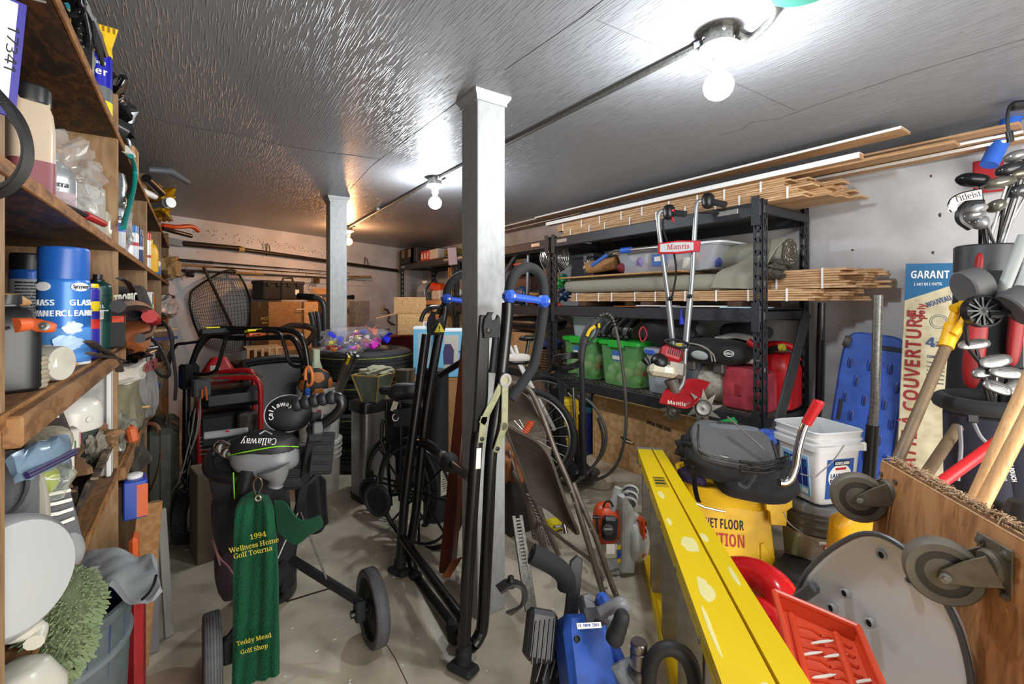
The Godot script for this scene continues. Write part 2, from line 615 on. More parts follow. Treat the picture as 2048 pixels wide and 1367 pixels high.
# ---------------------------------------------------------------- the room
func shell():
	struct("floor", mb().box(V(1.3, -0.06, -2.9), V(4.6, 0.12, 10.6)), M.floor)
	struct("ceiling", mb().box(V(1.3, 2.304, -2.9), V(4.6, 0.12, 10.6)), M.ceil)
	struct("wall_left", mb().box(V(-0.68, 1.122, -2.2), V(0.12, 2.244, 8.0)), M.wall)
	struct("wall_right", mb().box(V(3.42, 1.122, -3.0), V(0.12, 2.244, 9.6)), M.wall)
	var mid = V(1.35, 1.122, -6.652)
	var n = V(0.4326, 0, 0.9016)
	struct("wall_back", mb().boxt(TN(mid - n * 0.06, n), V(5.0, 2.244, 0.12)), M.wall)
	# unseen wall behind the camera; its wide opening is added for the fill light
	struct("wall_front", mb().box(V(-0.31, 1.122, 1.76), V(0.62, 2.244, 0.12)).box(V(2.94, 1.122, 1.76), V(0.84, 2.244, 0.12)).box(V(1.26, 2.172, 1.76), V(2.52, 0.144, 0.12)), M.wall)
	for q in [[V(0.985, 0, -1.675), "pillar_1"], [V(.944,2.244,-4.06) * V(1, 0, 1), "pillar_2"]]:
		var p: Vector3 = q[0] + V(0.07, 0, -0.07)
		var o = struct(q[1], mb().box(p + V(0, 1.122, 0), V(0.14, 2.244, 0.14), O, 0.003), M.pillar)
		var ring = []
		for s in [[0.070, 2.2], [0.076, 2.2], [0.076, 2.212], [0.09, 2.234], [0.09, 2.244]]:
			var r = PackedVector3Array()
			for k in 4:
				r.append(p + V(s[0] * [1, -1, -1, 1][k], s[1], s[0] * [1, 1, -1, -1][k]))
			ring.append(r)
		part(o, "moulding", mb().loft(ring), M.pillar)
	# cracks and seams in the painted boards of the ceiling
	var crack = mb()
	for l in [[V(2.329,2.244,-1.392),V(2.345,2.244,-1.277),V(2.291,2.244,-1.209),V(2.355,2.244,-1.096),V(2.336,2.244,-.955),V(2.321,2.244,-.793),V(2.31,2.244,-.62),V(2.32,2.244,-.475),V(2.334,2.244,-.291)], [V(1.002,2.244,-.968),V(1.006,2.244,-1.061),V(1.001,2.244,-1.215),V(.991,2.244,-1.477)], [V(.974,2.244,-1.811),V(.97,2.244,-2.148),V(.964,2.244,-2.51),V(.964,2.244,-2.997),V(1.021,2.244,-3.736)], [V(1.058,2.244,-1.047),V(1.327,2.244,-1.034),V(1.861,2.244,-1.024),V(2.315,2.244,-1.01)], [V(-.158,2.244,-2.853),V(.026,2.244,-2.885),V(.204,2.244,-2.866),V(.405,2.244,-2.918),V(.617,2.244,-2.898),V(.962,2.244,-2.845)]]:
		for i in l.size():
			l[i] += V(0, 0.0006, 0)
		crack.tube(l, 0.002, 4)
	part(get_node("ceiling"), "crack", crack, mt("#3d3c3b", 0.9))
	# pitted and flaking paint under the ceiling on the back wall
	var rng = RandomNumberGenerator.new()
	rng.seed = 5
	var pit = mb()
	for q in [[400, 445, 640, 490, 150], [505, 505, 640, 560, 40], [640, 500, 780, 600, 20]]:
		for i in q[4]:
			var x: float = rng.randf_range(q[0], q[2])
			var u: float = (x - q[0]) / (q[2] - q[0])
			var a = V(-0.113, 0, -5.95).lerp(V(1.6, 0, -6.772), u) + V(0, 2.12 - 0.10 * u + rng.randfn(0, 0.03), 0)
			if q[4] < 100:
				a.y = rng.randf_range(1.3, 2.0)
			pit.boxt(TN(a + V(0.4326, 0, 0.9016) * 0.0005, V(0.4326, 0, 0.9016)) * T(V(0, 0, 0), V(0, 0, rng.randf() * 180)), V(rng.randf_range(0.004, 0.016), rng.randf_range(0.003, 0.008), 0.002))
	part(get_node("wall_back"), "paint_chip", pit, mt("#4a4038", 0.9)).set_meta("kind", "stuff")
	pit = mb()
	for q in [V(3.359,2.043,-.765),V(3.359,1.821,-.728),V(3.359,1.618,-.757),V(3.359,1.382,-.687),V(3.359,1.667,-1.134),V(3.359,1.482,-1.174),V(3.359,1.245,-.749),V(3.359,1.541,-1.1)]:
		pit.ball(T(q), V(0.002, rng.randf_range(0.006, 0.012), rng.randf_range(0.005, 0.012)), 0.5, 3.0, 3, 8, 6)
	part(get_node("wall_right"), "paint_chip", pit, mt("#4a4038", 0.9)).set_meta("kind", "stuff")
	# paint drips and grit on the floor
	pit = mb()
	for i in 200:
		var p = V(rng.randf_range(0.2, 2.4), 0.0012, rng.randf_range(-3.0, -0.9))
		pit.boxt(T(p, V(0, rng.randf() * 180, 0)), V(rng.randf_range(0.003, 0.016), 0.0016, rng.randf_range(0.002, 0.006)))
	part(get_node("floor"), "paint_drip", pit, mt("#d5d2ca", 0.8)).set_meta("kind", "stuff")
	part(get_node("floor"), "floor_joint", mb().tube([V(.62,0,-1.805),V(.624,0,-1.676),V(.618,0,-1.537)], 0.002, 4), mt("#5a4a3c", 0.9))

func bulb(x: float, z: float, label: String, col: Color, energy: float, seen := true):
	var o = thing("ceiling_light", label, "light", V(x, 2.244, z))
	part(o, "cover_plate", mb().lathe(T(), [0.066, -0.001, 0.066, -0.004], 24), M.zinc)
	part(o, "junction_box", mb().lathe(T(), [0.048, -0.003, 0.049, -0.006, 0.049, -0.05, 0.047, -0.052], 8), M.zinc)
	for k in 4:
		var d = V(cos(k * 1.57 + 0.7), 0, sin(k * 1.57 + 0.7))
		part(o.get_node("junction_box"), "screw", mb().lathe(TY(d * 0.043 + V(0, -0.02, 0), d * 0.06 + V(0, -0.02, 0)), [0.007, 0, 0.007, 0.008, 0.004, 0.009], 10), M.steel)
	part(o, "porcelain_holder", mb().lathe(T(), [0.052, -0.051, 0.061, -0.054, 0.062, -0.062, 0.054, -0.068, 0.036, -0.076, 0.026, -0.083, 0.023, -0.1, 0.0245, -0.102, 0.0245, -0.108, 0.021, -0.11, 0.021, -0.118], 28), M.clean)
	part(o, "bulb_base", mb().lathe(T(), [0.019, -0.112, 0.019, -0.134, 0.021, -0.14], 20), mt("#a9aaa4", 0.4))
	var gm = StandardMaterial3D.new()
	gm.albedo_color = Color(0.9, 0.9, 0.9)
	gm.emission_enabled = true
	gm.emission = col
	gm.emission_energy_multiplier = 4.0
	gm.roughness = 0.3
	part(o, "bulb_globe", mb().lathe(T(), [0.021, -0.138, 0.031, -0.147, 0.042, -0.16, 0.0475, -0.175, 0.048, -0.186, 0.044, -0.202, 0.034, -0.216, 0.019, -0.225, 0.004, -0.228], 24), gm)
	var l = OmniLight3D.new()
	l.name = "bulb_light"
	l.position = V(x, 2.244 - 0.185, z)
	l.light_color = col
	l.light_energy = energy
	l.light_size = 0.045
	l.omni_range = 14.0
	l.omni_attenuation = 2.0
	l.shadow_enabled = true
	add_child(l)

func lamps():
	bulb(1.432, -0.861, "bare lit bulb in a white porcelain holder nearest the camera", Color(0.95, 0.98, 1.0), BULB)
	bulb(1.432, -3.04, "bare lit bulb in a porcelain holder left of the nearest white post", Color(0.95, 0.98, 1.0), BULB)
	bulb(1.50, -5.56, "warm ceiling bulb hidden behind the far white post", Color(1.0, 0.72, 0.48), BULB * 0.85)
	var y = 2.226
	var o = thing("conduit", "thin metal conduit running along the ceiling between the bulbs", "conduit", V(1.432, y, -3.0))
	wp(o, "pipe", mb().tube([V(1.43, y, -0.92), V(1.43, y, -2.98)], 0.011, 10).tube([V(1.43, y, -3.1), V(1.495, y, -5.5)], 0.011, 10), M.zinc)
	wp(o, "bent_pipe", mb().tube(curve([V(1.47, y, -0.82), V(1.532,2.226,-.809), V(1.499,2.226,-.737), V(1.445,2.226,-.684), V(1.363,2.226,-.658), V(1.274,2.226,-.645)], 8), 0.011, 10), M.zinc)
	for z in [-0.93, -2.2, -2.97, -3.11, -4.3]:
		wp(o, "coupling", mb().box(V(1.432, y, z), V(0.034, 0.03, 0.03), O, 0.004), M.steel)
	solo("ceiling_cover", "round green painted ceiling box at the top edge beside the bent conduit", "junction box", mb().lathe(T(V(1.358,2.244,-.557)), [0.10, 0, 0.10, -0.045, 0.09, -0.05, 0.0, -0.05], 24), mt("#2c6256", 0.5))

# ---------------------------------------------------------------- things of one general form
func towards_cam(p: Vector3) -> Vector3:
	return V(-p.x, 0, -p.z).normalized()

# words: [text, height on the thing, letter height, colour, turn about the axis in degrees]
func can(called: String, label: String, cat: String, base: Vector3, r: float, h: float, body: String, cap: String, capf: float, bands := [], words := [], group := "") -> Node3D:
	var o = thing(called, label, cat, base, O, group)
	var b = h * (1.0 - capf)
	part(o, "body", mb().lathe(T(), [r * 0.94, 0, r, 0.004, r, b - r * 0.5, r * 0.93, b - r * 0.25, r * 0.6, b, r * 0.5, b + 0.001], 28), mt(body, 0.32, 0.15))
	if capf > 0.0:
		part(o, "cap", mb().lathe(T(), [r * 0.97, b - r * 0.3, r * 0.98, h - 0.006, r * 0.92, h, 0.001, h], 28), mt(cap, 0.35))
	for q in bands:
		part(o, "label_band", mb().lathe(T(), [r * 1.006, q[0], r * 1.012, q[0] + 0.0004, r * 1.012, q[1] - 0.0004, r * 1.006, q[1]], 28), mt(q[2], 0.45))
	for w in words:
		var n = towards_cam(base).rotated(Vector3.UP, deg_to_rad(w[4]))
		part(o, "lettering", mb().text(TN(n * r * 1.014 + V(0, w[1], 0), n), w[0], w[2], bold, 0.0, r * 1.014), mt(w[3], 0.5))
	return o

func jug(called: String, label: String, cat: String, base: Vector3, rot: float, w: float, d: float, h: float, m: Material, capm: Material, neck := 0.35, group := "") -> Node3D:
	var o = thing(called, label, cat, base, V(0, rot, 0), group)
	var a = w * 0.5
	var b = d * 0.5
	var nr = minf(a, b) * neck
	part(o, "body", mb().vessel(T(), [[0, a * 0.9, b * 0.9], [0.006, a, b], [h * 0.62, a, b], [h * 0.74, a * 0.86, b * 0.9], [h * 0.84, (a + nr) * 0.5, (b + nr) * 0.5], [h * 0.88, nr, nr], [h * 0.92, nr, nr]], 4.0, 28), m)
	part(o, "cap", mb().lathe(T(), [nr * 1.2, h * 0.9, nr * 1.25, h * 0.905, nr * 1.2, h, 0.001, h], 16), capm)
	return o

func carton(called: String, label: String, base: Vector3, size: Vector3, rot: float, m: Material, tape := true, group := "") -> Node3D:
	var o = thing(called, label, "box", base, V(0, rot, 0), group)
	part(o, "body", mb().box(V(0, size.y * 0.5, 0), size, O, 0.004), m)
	if tape:
		part(o, "tape", mb().box(V(0, size.y, 0), V(size.x * 1.002, 0.001, 0.05)).box(V(size.x * 0.5, size.y - 0.04, 0), V(0.001, 0.08, 0.05)).box(V(-size.x * 0.5, size.y - 0.04, 0), V(0.001, 0.08, 0.05)), mt("#b08c5e", 0.25))
		part(o, "seam", mb().box(V(0, size.y, 0), V(size.x, 0.0006, 0.003)), mt("#3f2c1b", 0.9))
	return o

# crumpled soft lump standing on its base
func lump(at: Vector3, rad: Vector3, rot := O, amp := 0.5, sd := 1, freq := 1.6, e := 0.7) -> Mb:
	var g = mb().ball(T(at + V(0, rad.y, 0), rot), rad, amp, freq, sd, 36, 22, e)
	var low = g.bounds().position.y
	for i in g.v.size():
		g.v[i].y = at.y + 0.001 + (g.v[i].y - low) * 2.0 * rad.y / (2.0 * rad.y + absf(at.y - low))
	return g

# ---------------------------------------------------------------- the plywood shelves along the left wall
func left_shelf():
	var o = thing("shelving_unit", "long plywood storage shelves with dividers along the left wall", "shelves", V(-0.38, 0, -2.9))
	var edge = grain("#b59a70", "ply", Vector3(2, 8, 3), 0.65)
	for h in [[1.885, -0.2], [1.52, -0.2], [1.19, -0.2], [0.795, -0.2]]:
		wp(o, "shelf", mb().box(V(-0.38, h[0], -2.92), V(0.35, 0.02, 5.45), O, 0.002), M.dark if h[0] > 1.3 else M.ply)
		wp(o, "front_edge", mb().box(V(-0.2025, h[0], -2.92), V(0.006, 0.022, 5.45), O, 0.001), edge)
	for b in [[1.19, -0.86, -1.97], [0.795, -1.97, -3.08]]:
		wp(o, "edge_batten", mb().box(V(-0.195, b[0] - 0.016, (b[1] + b[2]) * 0.5), V(0.022, 0.042, absf(b[2] - b[1])), O, 0.003), M.ply)
	for z in [-0.858, -1.966, -3.09, -4.37, -5.62]:
		wp(o, "divider", mb().box(V(-0.38, 1.02, z), V(0.352, 2.0, 0.022 if z < -1.0 else 0.036), O, 0.002), grain("#a58f74", "wood", Vector3(3, 0.7, 3), 0.6))
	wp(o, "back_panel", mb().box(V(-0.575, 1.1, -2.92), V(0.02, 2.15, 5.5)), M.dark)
	wp(o, "low_shelf", mb().box(V(-0.38, 0.4, -4.3), V(0.35, 0.02, 2.6)), M.ply)
	wp(o, "nail", mb().tube([V(-0.2, 1.74, -0.85), V(-0.165, 1.75, -0.87)], 0.002, 6), M.zinc)

func left_items():
	var top = 1.897
	# on the top shelf
	can("spray_can", "teal can standing at the near end of the top shelf", "can", V(-0.262, top, -1.42), 0.035, 0.27, "#12808f", "#12808f", 0.12, [[0.06, 0.1, "#d7c21a"]])
	var o = jug("oil_jug", "grey oil jug with a black printed label on the top shelf", "jug", V(-0.262, top, -1.55), 35, 0.10, 0.085, 0.25, mt("#8f8d86", 0.35), M.black, 0.4)
	part(o, "label", mb().boxt(T(V(0.0, 0.085, 0.0435)), V(0.07, 0.13, 0.001), 0.0004), M.ink)
	for k in 9:
		part(o, "lettering", mb().text(T(V(-0.004, 0.14 - k * 0.0135, 0.0442)), ["DOT 3 FLUID", "For all cars", "shake well", "SAE 10W-30", "engine oil", "keep sealed", "1 US gal", "recycle", "3.78 L"][k], 0.006, thin), M.paper)
	for k in 3:
		part(o, "grip_rib", mb().tube(curve([V(0.05, 0.03 + k * 0.05, -0.02), V(0.056, 0.05 + k * 0.05, 0.0), V(0.05, 0.07 + k * 0.05, 0.02)], 4), 0.006, 6), mt("#8f8d86", 0.35))
	o = can("spray_can", "blue and yellow spray can with a yellow comb scraper cap on the top shelf", "can", V(-0.232, top, -1.80), 0.033, 0.20, "#1c1fa8", "#e0b80c", 0.1, [[0.0, 0.035, "#d8cf1a"], [0.036, 0.075, "#5d6164"], [0.17, 0.182, "#e0b80c"]], [["cer", 0.115, 0.02, "#e8e8e8", 0], ["World", 0.14, 0.009, "#e8e8e8", 0]])
	var n = towards_cam(o.position)
	var cx = TN(V(0, 0.2, 0), n)
	part(o, "scraper_cap", mb().prism(cx, [-0.03, -0.005, 0.03, -0.005, 0.045, 0.062, -0.045, 0.062], 0.02, 0.003), mt("#e6bd14", 0.4))
	for k in 7:
		part(o.get_node("scraper_cap"), "comb_tooth", mb().boxt(cx * T(V(-0.036 + k * 0.012, 0.052, 0.0105)), V(0.005, 0.018, 0.003)), mt("#8f6a00", 0.5))
	part(o.get_node("scraper_cap"), "nozzle_ring", mb().lathe(cx * T(V(0, 0.025, 0.009), V(90, 0, 0)), [0.014, 0, 0.015, 0.004, 0.010, 0.005, 0.009, 0.0], 20), mt("#b8920c", 0.5))
	var g = mb()
	var rng = RandomNumberGenerator.new()
	rng.seed = 3
	for k in 9:
		var pts = []
		for i in 7:
			pts.append(V(-0.205 + rng.randf_range(-0.02, 0.02), top + 0.1 - 0.012 * i + rng.randf_range(-0.02, 0.02), -1.1 - 0.045 * i + rng.randf_range(-0.02, 0.02)))
		g.tube(curve(pts, 4), 0.004, 6)
	for k in 9:
		g.tube([V(-0.19, top + 0.085, -1.40 - k * 0.013), V(-0.185, top + 0.03, -1.40 - k * 0.013)], 0.0045, 6)
	g.tube(curve([V(-0.2, top + 0.1, -1.36), V(-0.19, top + 0.09, -1.45), V(-0.188, top + 0.08, -1.56)], 6), 0.008, 6)
	solo("bungee_cord", "tangle of black cord hanging over the edge of the top shelf", "cord", g, M.black)
	o = thing("plastic_cup", "dark plastic cup with a pale rim lying on the top shelf", "cup", V(-0.235, top, -2.02))
	part(o, "cup", mb().lathe(T(V(0, 0.042, 0), V(0, 30, 75)), [0.03, -0.05, 0.036, 0.03, 0.04, 0.045, 0.037, 0.045, 0.03, -0.04, 0.001, -0.04], 24, false), mt("#2a2a2c", 0.2))
	part(o, "rim", mb().tube(ringpts(T(V(0, 0.042, 0), V(0, 30, 75)) * T(V(0, 0.045, 0)), 0.039, 24), 0.002, 6, true), mt("#9a9a98", 0.3))
	solo("black_bag", "crumpled black plastic bag against the ceiling on the top shelf", "bag", lump(V(-0.27, top, -2.2), V(0.07, 0.12, 0.11), V(0, 0, 0), 0.9, 4, 3.0), mt("#141416", 0.25))
	carton("cardboard_box", "small brown box below the black bag on the top shelf", V(-0.29, top, -2.42), V(0.15, 0.13, 0.18), 4, M.kraft3)
	carton("cardboard_box", "narrow brown carton beside the white tube on the top shelf", V(-0.30, top, -2.75), V(0.16, 0.16, 0.12), -5, M.kraft3)
	o = thing("hose", "green ribbed hose with a white end draped down the shelf front", "hose", V(-0.2, 1.55, -2.3))
	wp(o, "tube", mb().tube(curve([V(-.185,1.866,-2.122),V(-.185,1.863,-2.205),V(-.185,1.838,-2.258),V(-.185,1.77,-2.205),V(-.185,1.694,-2.091),V(-.185,1.634,-1.989),V(-.185,1.58,-1.898)], 8), 0.0085, 10), mt("#0f7f78", 0.35))
	wp(o, "end_fitting", mb().tube([V(-.2,1.884,-2.107), V(-.19,1.882,-2.18)], 0.014, 12), mt("#c9c9c2", 0.4))
	solo("plastic_tube", "short white plastic tube lying on the top shelf edge", "tube", mb().tube([V(-0.25, top + 0.02, -2.95), V(-0.18, top + 0.03, -3.2)], 0.018, 14), M.clean)
	solo("yellow_bag", "crumpled yellow translucent bag at the far end of the top shelf", "bag", lump(V(-0.22, top, -3.9), V(0.10, 0.10, 0.34), V(0, 4, 0), 0.7, 9, 2.4), mt("#b98c05", 0.2))
	o = thing("hand_tool", "grey handled long tool lying on the yellow bag", "tool", V(-0.15, 2.0, -3.2))
	wp(o, "grip", mb().tube([V(-0.2, 2.03, -3.02), V(-0.11, 2.06, -3.12), V(-0.03, 2.05, -3.3)], [0.016, 0.022, 0.016], 12), mt("#4a4d50", 0.5))
	wp(o, "head", mb().tube([V(-0.2, 1.98, -3.0), V(-0.15, 1.95, -3.2)], 0.022, 12), M.black)
	o = thing("flashlight", "white faced grey flashlight poking from the top shelf", "flashlight", V(-0.17, 1.9, -3.45))
	wp(o, "barrel", mb().lathe(TY(V(-0.22, 1.93, -3.55), V(-0.12, 1.935, -3.40)), [0.02, 0, 0.02, 0.1, 0.032, 0.15, 0.033, 0.165], 18), mt("#6f7275", 0.4))
	wp(o, "lens", mb().lathe(TY(V(-0.113, 1.9352, -3.3895), V(-0.105, 1.936, -3.379)), [0.03, 0, 0.03, 0.003, 0.001, 0.004], 18), M.clean)
	o = thing("pliers", "orange handled pliers sticking out from the end of the top shelf", "pliers", V(-0.1, 1.9, -4.6))
	wp(o, "handle", mb().tube(curve([V(-0.2, 1.93, -4.4), V(-0.12, 1.94, -4.5), V(-0.02, 1.98, -4.7), V(0.03, 1.96, -4.8)], 5), 0.018, 10), mt("#c9431c", 0.4))
	wp(o, "handle", mb().tube(curve([V(-0.2, 1.91, -4.4), V(-0.12, 1.90, -4.5), V(-0.02, 1.90, -4.7)], 5), 0.018, 10), M.black)
	wp(o, "jaw", mb().box(V(-0.23, 1.92, -4.35), V(0.05, 0.03, 0.1)), M.zinc)
	# on the second shelf
	var s2 = 1.532
	o = thing("storage_jar", "clear plastic jar with a ridged black lid on the upper shelf", "jar", V(-0.27, s2, -1.295))
	part(o, "jar", mb().vessel(T(V(0, 0, 0), V(0, 30, 0)), [[0, 0.03, 0.03], [0.005, 0.034, 0.034], [0.15, 0.034, 0.034], [0.185, 0.031, 0.031], [0.2, 0.027, 0.027], [0.21, 0.027, 0.027]], 5.0), mt("#b9a893", 0.15))
	part(o, "contents", mb().vessel(T(V(0, 0, 0), V(0, 30, 0)), [[0.002, 0.0345, 0.0345], [0.07, 0.0346, 0.0346], [0.09, 0.0342, 0.0342]], 5.0), mt("#7d4348", 0.4))
	part(o, "lid", mb().lathe(T(), [0.032, 0.205, 0.033, 0.207, 0.033, 0.235, 0.03, 0.24, 0.001, 0.24], 40), M.black)
	o = jug("oil_bottle", "silver grey oil bottle wrapped in a clear plastic bag", "bottle", V(-0.28, s2, -1.53), 40, 0.085, 0.06, 0.17, mt("#85878a", 0.25, 0.3), mt("#6a6a6c", 0.4))
	part(o, "label", mb().boxt(T(V(0, 0.05, 0.0312)), V(0.06, 0.05, 0.001)), mt("#a8898c", 0.4))
	part(o, "lettering", mb().text(T(V(0, 0.092, 0.0315)), "erra", 0.012, bold), M.ink)
	solo("plastic_bag", "crinkled clear plastic bag around the silver bottle", "bag", lump(V(-0.275, s2, -1.54), V(0.075, 0.10, 0.075), V(0, 20, 0), 0.55, 6, 3.2, 0.8), glassy("#e8ecf0", 0.12, 0.08))
	for k in 2:
		o = thing("paper_towel_roll", ["embossed white paper towel roll standing behind the clear bag", "cream paper roll lying beside the plywood divider"][k], "paper roll", [V(-0.27, s2, -1.76), V(-0.25, s2 + 0.05, -1.86)][k], [V(0, 0, 0), V(0, 25, 90)][k])
		part(o, "roll", mb().lathe(T(), [0.02, 0, 0.058, 0.001, 0.06, 0.006, 0.06, 0.13, 0.058, 0.136, 0.02, 0.137] if k == 0 else [0.008, 0, 0.024, 0.0, 0.025, 0.06, 0.024, 0.09, 0.008, 0.09], 28), mt(["#c8c3b4", "#b7a98a"][k], 0.85, 0.0, "fab", 5))
	o = thing("garden_tool", "red handled hand tool on the shelf edge under the paper roll", "tool", V(-0.21, s2, -1.5))
	wp(o, "red_grip", mb().tube(curve([V(-0.205, s2 + 0.012, -1.42), V(-0.195, s2 + 0.012, -1.50), V(-0.195, s2 + 0.018, -1.60)], 5), 0.009, 10), mt("#a81c22", 0.4))
	wp(o, "shaft", mb().tube([V(-0.225, s2 + 0.012, -1.30), V(-0.205, s2 + 0.012, -1.42)], 0.007, 8), M.black)
	o = carton("storage_box", "cream cardboard box with a white ring mark below the paper rolls", V(-0.31, 1.2, -1.87), V(0.17, 0.13, 0.12), 0, mt("#a79d86", 0.7), false)
	o.position = V(-0.262, s2, -1.83)
	o.scale = V(0.62, 0.62, 0.62)
	part(o, "ring_mark", mb().tube(ringpts(T(V(0.086, 0.06, 0), V(0, 0, 90)), 0.032, 24).slice(0, 18), 0.004, 6), M.clean)
	# the belt and the tag that hang on the nearest upright
	o = thing("drive_belt", "black ribbed rubber drive belt hanging at the left edge", "belt", V(-0.18, 1.55, -0.8))
	var bp = curve([V(-.211,1.616,-.816),V(-.186,1.583,-.799),V(-.172,1.562,-.789),V(-.164,1.538,-.783),V(-.163,1.514,-.782),V(-.17,1.493,-.787),V(-.184,1.478,-.797),V(-.206,1.472,-.812),V(-.226,1.484,-.826)], 8)
	wp(o, "band", mb().tube(bp, 0.0065, 4), mt("#1d1d1e", 0.6))
	for i in range(0, bp.size(), 1):
		var c = V(-0.178, 1.56, -0.78)
		wp(o, "tooth", mb().box(bp[i] + (c - bp[i]).normalized() * 0.008, V(0.007, 0.004, 0.007)), mt("#1d1d1e", 0.6))
	o = thing("price_card", "white card with blue border and printed digits at the left edge", "card", V(-.197,1.645,-.83))
	var ct = TN(V(-.201,1.654,-.833), V(0.45, 0, 0.9)) * T(V(0, 0, 0), V(0, 0, -4))
	wp(o, "card", mb().boxt(ct, V(0.042, 0.15, 0.003), 0.0008), mt("#2f2a86", 0.4))
	wp(o, "face", mb().boxt(ct * T(V(-0.004, 0.006, 0.0016)), V(0.034, 0.13, 0.0008)), M.clean)
	wp(o, "lettering", mb().text(ct * T(V(0.011, 0.01, 0.002), V(0, 0, -90)), "17341", 0.010, thin, 0.06), M.ink)
	# second bay, upper shelf
	o = can("glue_can", "blue and white solvent can with foil seal and printed letters", "can", V(-0.245, s2, -2.13), 0.045, 0.15, "#b7c0c8", "#b9b9b6", 0.0, [[0.06, 0.09, "#1d53b5"], [0.09, 0.1, "#e8e8e6"]], [["WELD-O", 0.105, 0.015, "#20242c", 0], ["O", 0.045, 0.02, "#0f7a4a", -25]])
	part(o, "foil_seal", mb().lathe(T(V(0, 0.145, 0)), [0.045, 0, 0.05, 0.02, 0.046, 0.05, 0.05, 0.08, 0.043, 0.12, 0.03, 0.125], 18), mt("#aeb2b5", 0.22, 0.8, "worn", 12))
	solo("plastic_bag", "clear bag of hardware behind the solvent can", "bag", lump(V(-0.26, s2, -2.42), V(0.05, 0.11, 0.07), O, 0.6, 12, 3.0), mt("#9a9b9b", 0.2))
	for k in 3:
		can("aerosol_can", ["slim white and blue aerosol can with red stripe", "slim dark blue aerosol can", "white aerosol can with a red cap behind the divider"][k], "can", [V(-0.235, s2, -2.62), V(-0.232, s2, -2.80), V(-0.232, s2, -3.28)][k], 0.034, [0.15, 0.16, 0.2][k], ["#d2d6da", "#24406e", "#dcdcda"][k], ["#3d6ea8", "#1c2d4c", "#b3222c"][k], 0.15, [[0.06, 0.075, ["#b82a2a", "#c9ced2", "#b3222c"][k]]])
	o = jug("oil_bottle", "bright yellow bottle on the upper shelf past the second divider", "bottle", V(-0.225, s2, -3.62), 30, 0.08, 0.06, 0.2, mt("#e0a70a", 0.35), mt("#e0a70a", 0.35), 0.4)
	can("aerosol_can", "light blue tin beside the yellow bottle", "can", V(-0.235, s2, -3.95), 0.05, 0.09, "#3c7fc4", "#dfe4e8", 0.2)
	solo("paper_bag", "crumpled tan paper bag on the upper shelf near the back wall", "bag", lump(V(-0.2, s2 + 0.0, -4.85), V(0.09, 0.10, 0.24), O, 0.7, 21, 2.2), mt("#a8895c", 0.8))
	solo("plastic_bag", "grey plastic bag at the far end above the tan paper bag", "bag", lump(V(-0.22, 1.54, -5.3), V(0.08, 0.09, 0.13), O, 0.6, 22, 2.5), mt("#a5a3a0", 0.3))
	# the shelf at eye level
	var s3 = 1.201
	o = can("propane_cylinder", "blue gas cylinder with a white warning label and black cap", "cylinder", V(-.29,1.201,-1.392) * V(1.28, 1, 1.28) + V(0, -0.0, 0), 0.038, 0.275, "#1d5bb4", "#17181b", 0.12, [[0.085, 0.205, "#a9adb2"], [0.07, 0.073, "#b9c4d2"]], [])
	o.position.y = s3
	for k in 12:
		part(o, "lettering", mb().text(TN(towards_cam(o.position) * 0.039 + V(0, 0.196 - k * 0.0085, 0), towards_cam(o.position)), ["WARNING flammable gas under", "pressure. keep away from heat", "sparks and open flame. do not", "puncture or burn. use only in", "well aired places. never refill", "close the valve after use. do", "not store in the house. check", "for leaks with soap and water", "read all notes on the torch", "store below 120 F. keep out", "of reach of children always", "NET WEIGHT 14.1 OZ (400 g)"][k], 0.0042, thin, 0.055, 0.039), M.ink)
	o = can("glass_cleaner", "large blue glass cleaner spray can with white letters", "can", V(-.246,1.201,-1.458), 0.0455, 0.268, "#2c6fc4", "#1b55a8", 0.22, [[0.0, 0.006, "#d7dbe0"], [0.008, 0.085, "#4d8dd6"]], [["GLASS", 0.142, 0.013, "#f0f2f4", 42], ["CLEANER", 0.118, 0.013, "#f0f2f4", 40], ["GLASS", 0.142, 0.013, "#f0f2f4", -52], ["CLEANER", 0.118, 0.013, "#f0f2f4", -54]])
	for k in 4:
		var nn = towards_cam(o.position).rotated(Vector3.UP, [0.62, -0.85, 0.1, 0.3][k])
		part(o, ["emblem", "emblem", "cloud_print", "cloud_print"][k], mb().ball(TN(nn * 0.0452 + V(0, [0.178, 0.178, 0.05, 0.085][k], 0), nn), [V(0.019, 0.01, 0.002), V(0.019, 0.01, 0.002), V(0.024, 0.018, 0.0025), V(0.016, 0.014, 0.003)][k], 0.0 if k < 2 else 0.5, 2.0, k), mt(["#e8eaee", "#e8eaee", "#a9c8ea", "#c9dcf0"][k], 0.4))
	part(o, "lettering", mb().text(TN(towards_cam(o.position).rotated(Vector3.UP, 0.62) * 0.0475 + V(0, 0.178, 0), towards_cam(o.position).rotated(Vector3.UP, 0.62)), "Sprayway", 0.008, serif, 0.032), M.ink)
	can("lubricant_can", "slim blue and yellow oil spray can behind the glass cleaner", "can", V(-.222,1.201,-1.579), 0.022, 0.19, "#2b2a9a", "#e3c60e", 0.02, [[0.12, 0.145, "#e3c60e"], [0.075, 0.1, "#b8201c"]], [["OIL", 0.13, 0.014, "#1b1b8e", -20]])
	o = can("propane_cylinder", "dark green camping gas cylinder with a bar code", "cylinder", V(-.243,1.201,-1.884), 0.034, 0.205, "#123b38", "#123b38", 0.0, [[0.085, 0.088, "#0c2624"]], [["FUEL", 0.13, 0.01, "#d8dcd8", 0], ["butane propane", 0.118, 0.005, "#d8dcd8", 0]])
	part(o, "collar", mb().lathe(T(), [0.017, 0.2, 0.017, 0.212, 0.012, 0.214, 0.012, 0.228, 0.001, 0.228], 18), M.black)
	var nn2 = towards_cam(o.position)
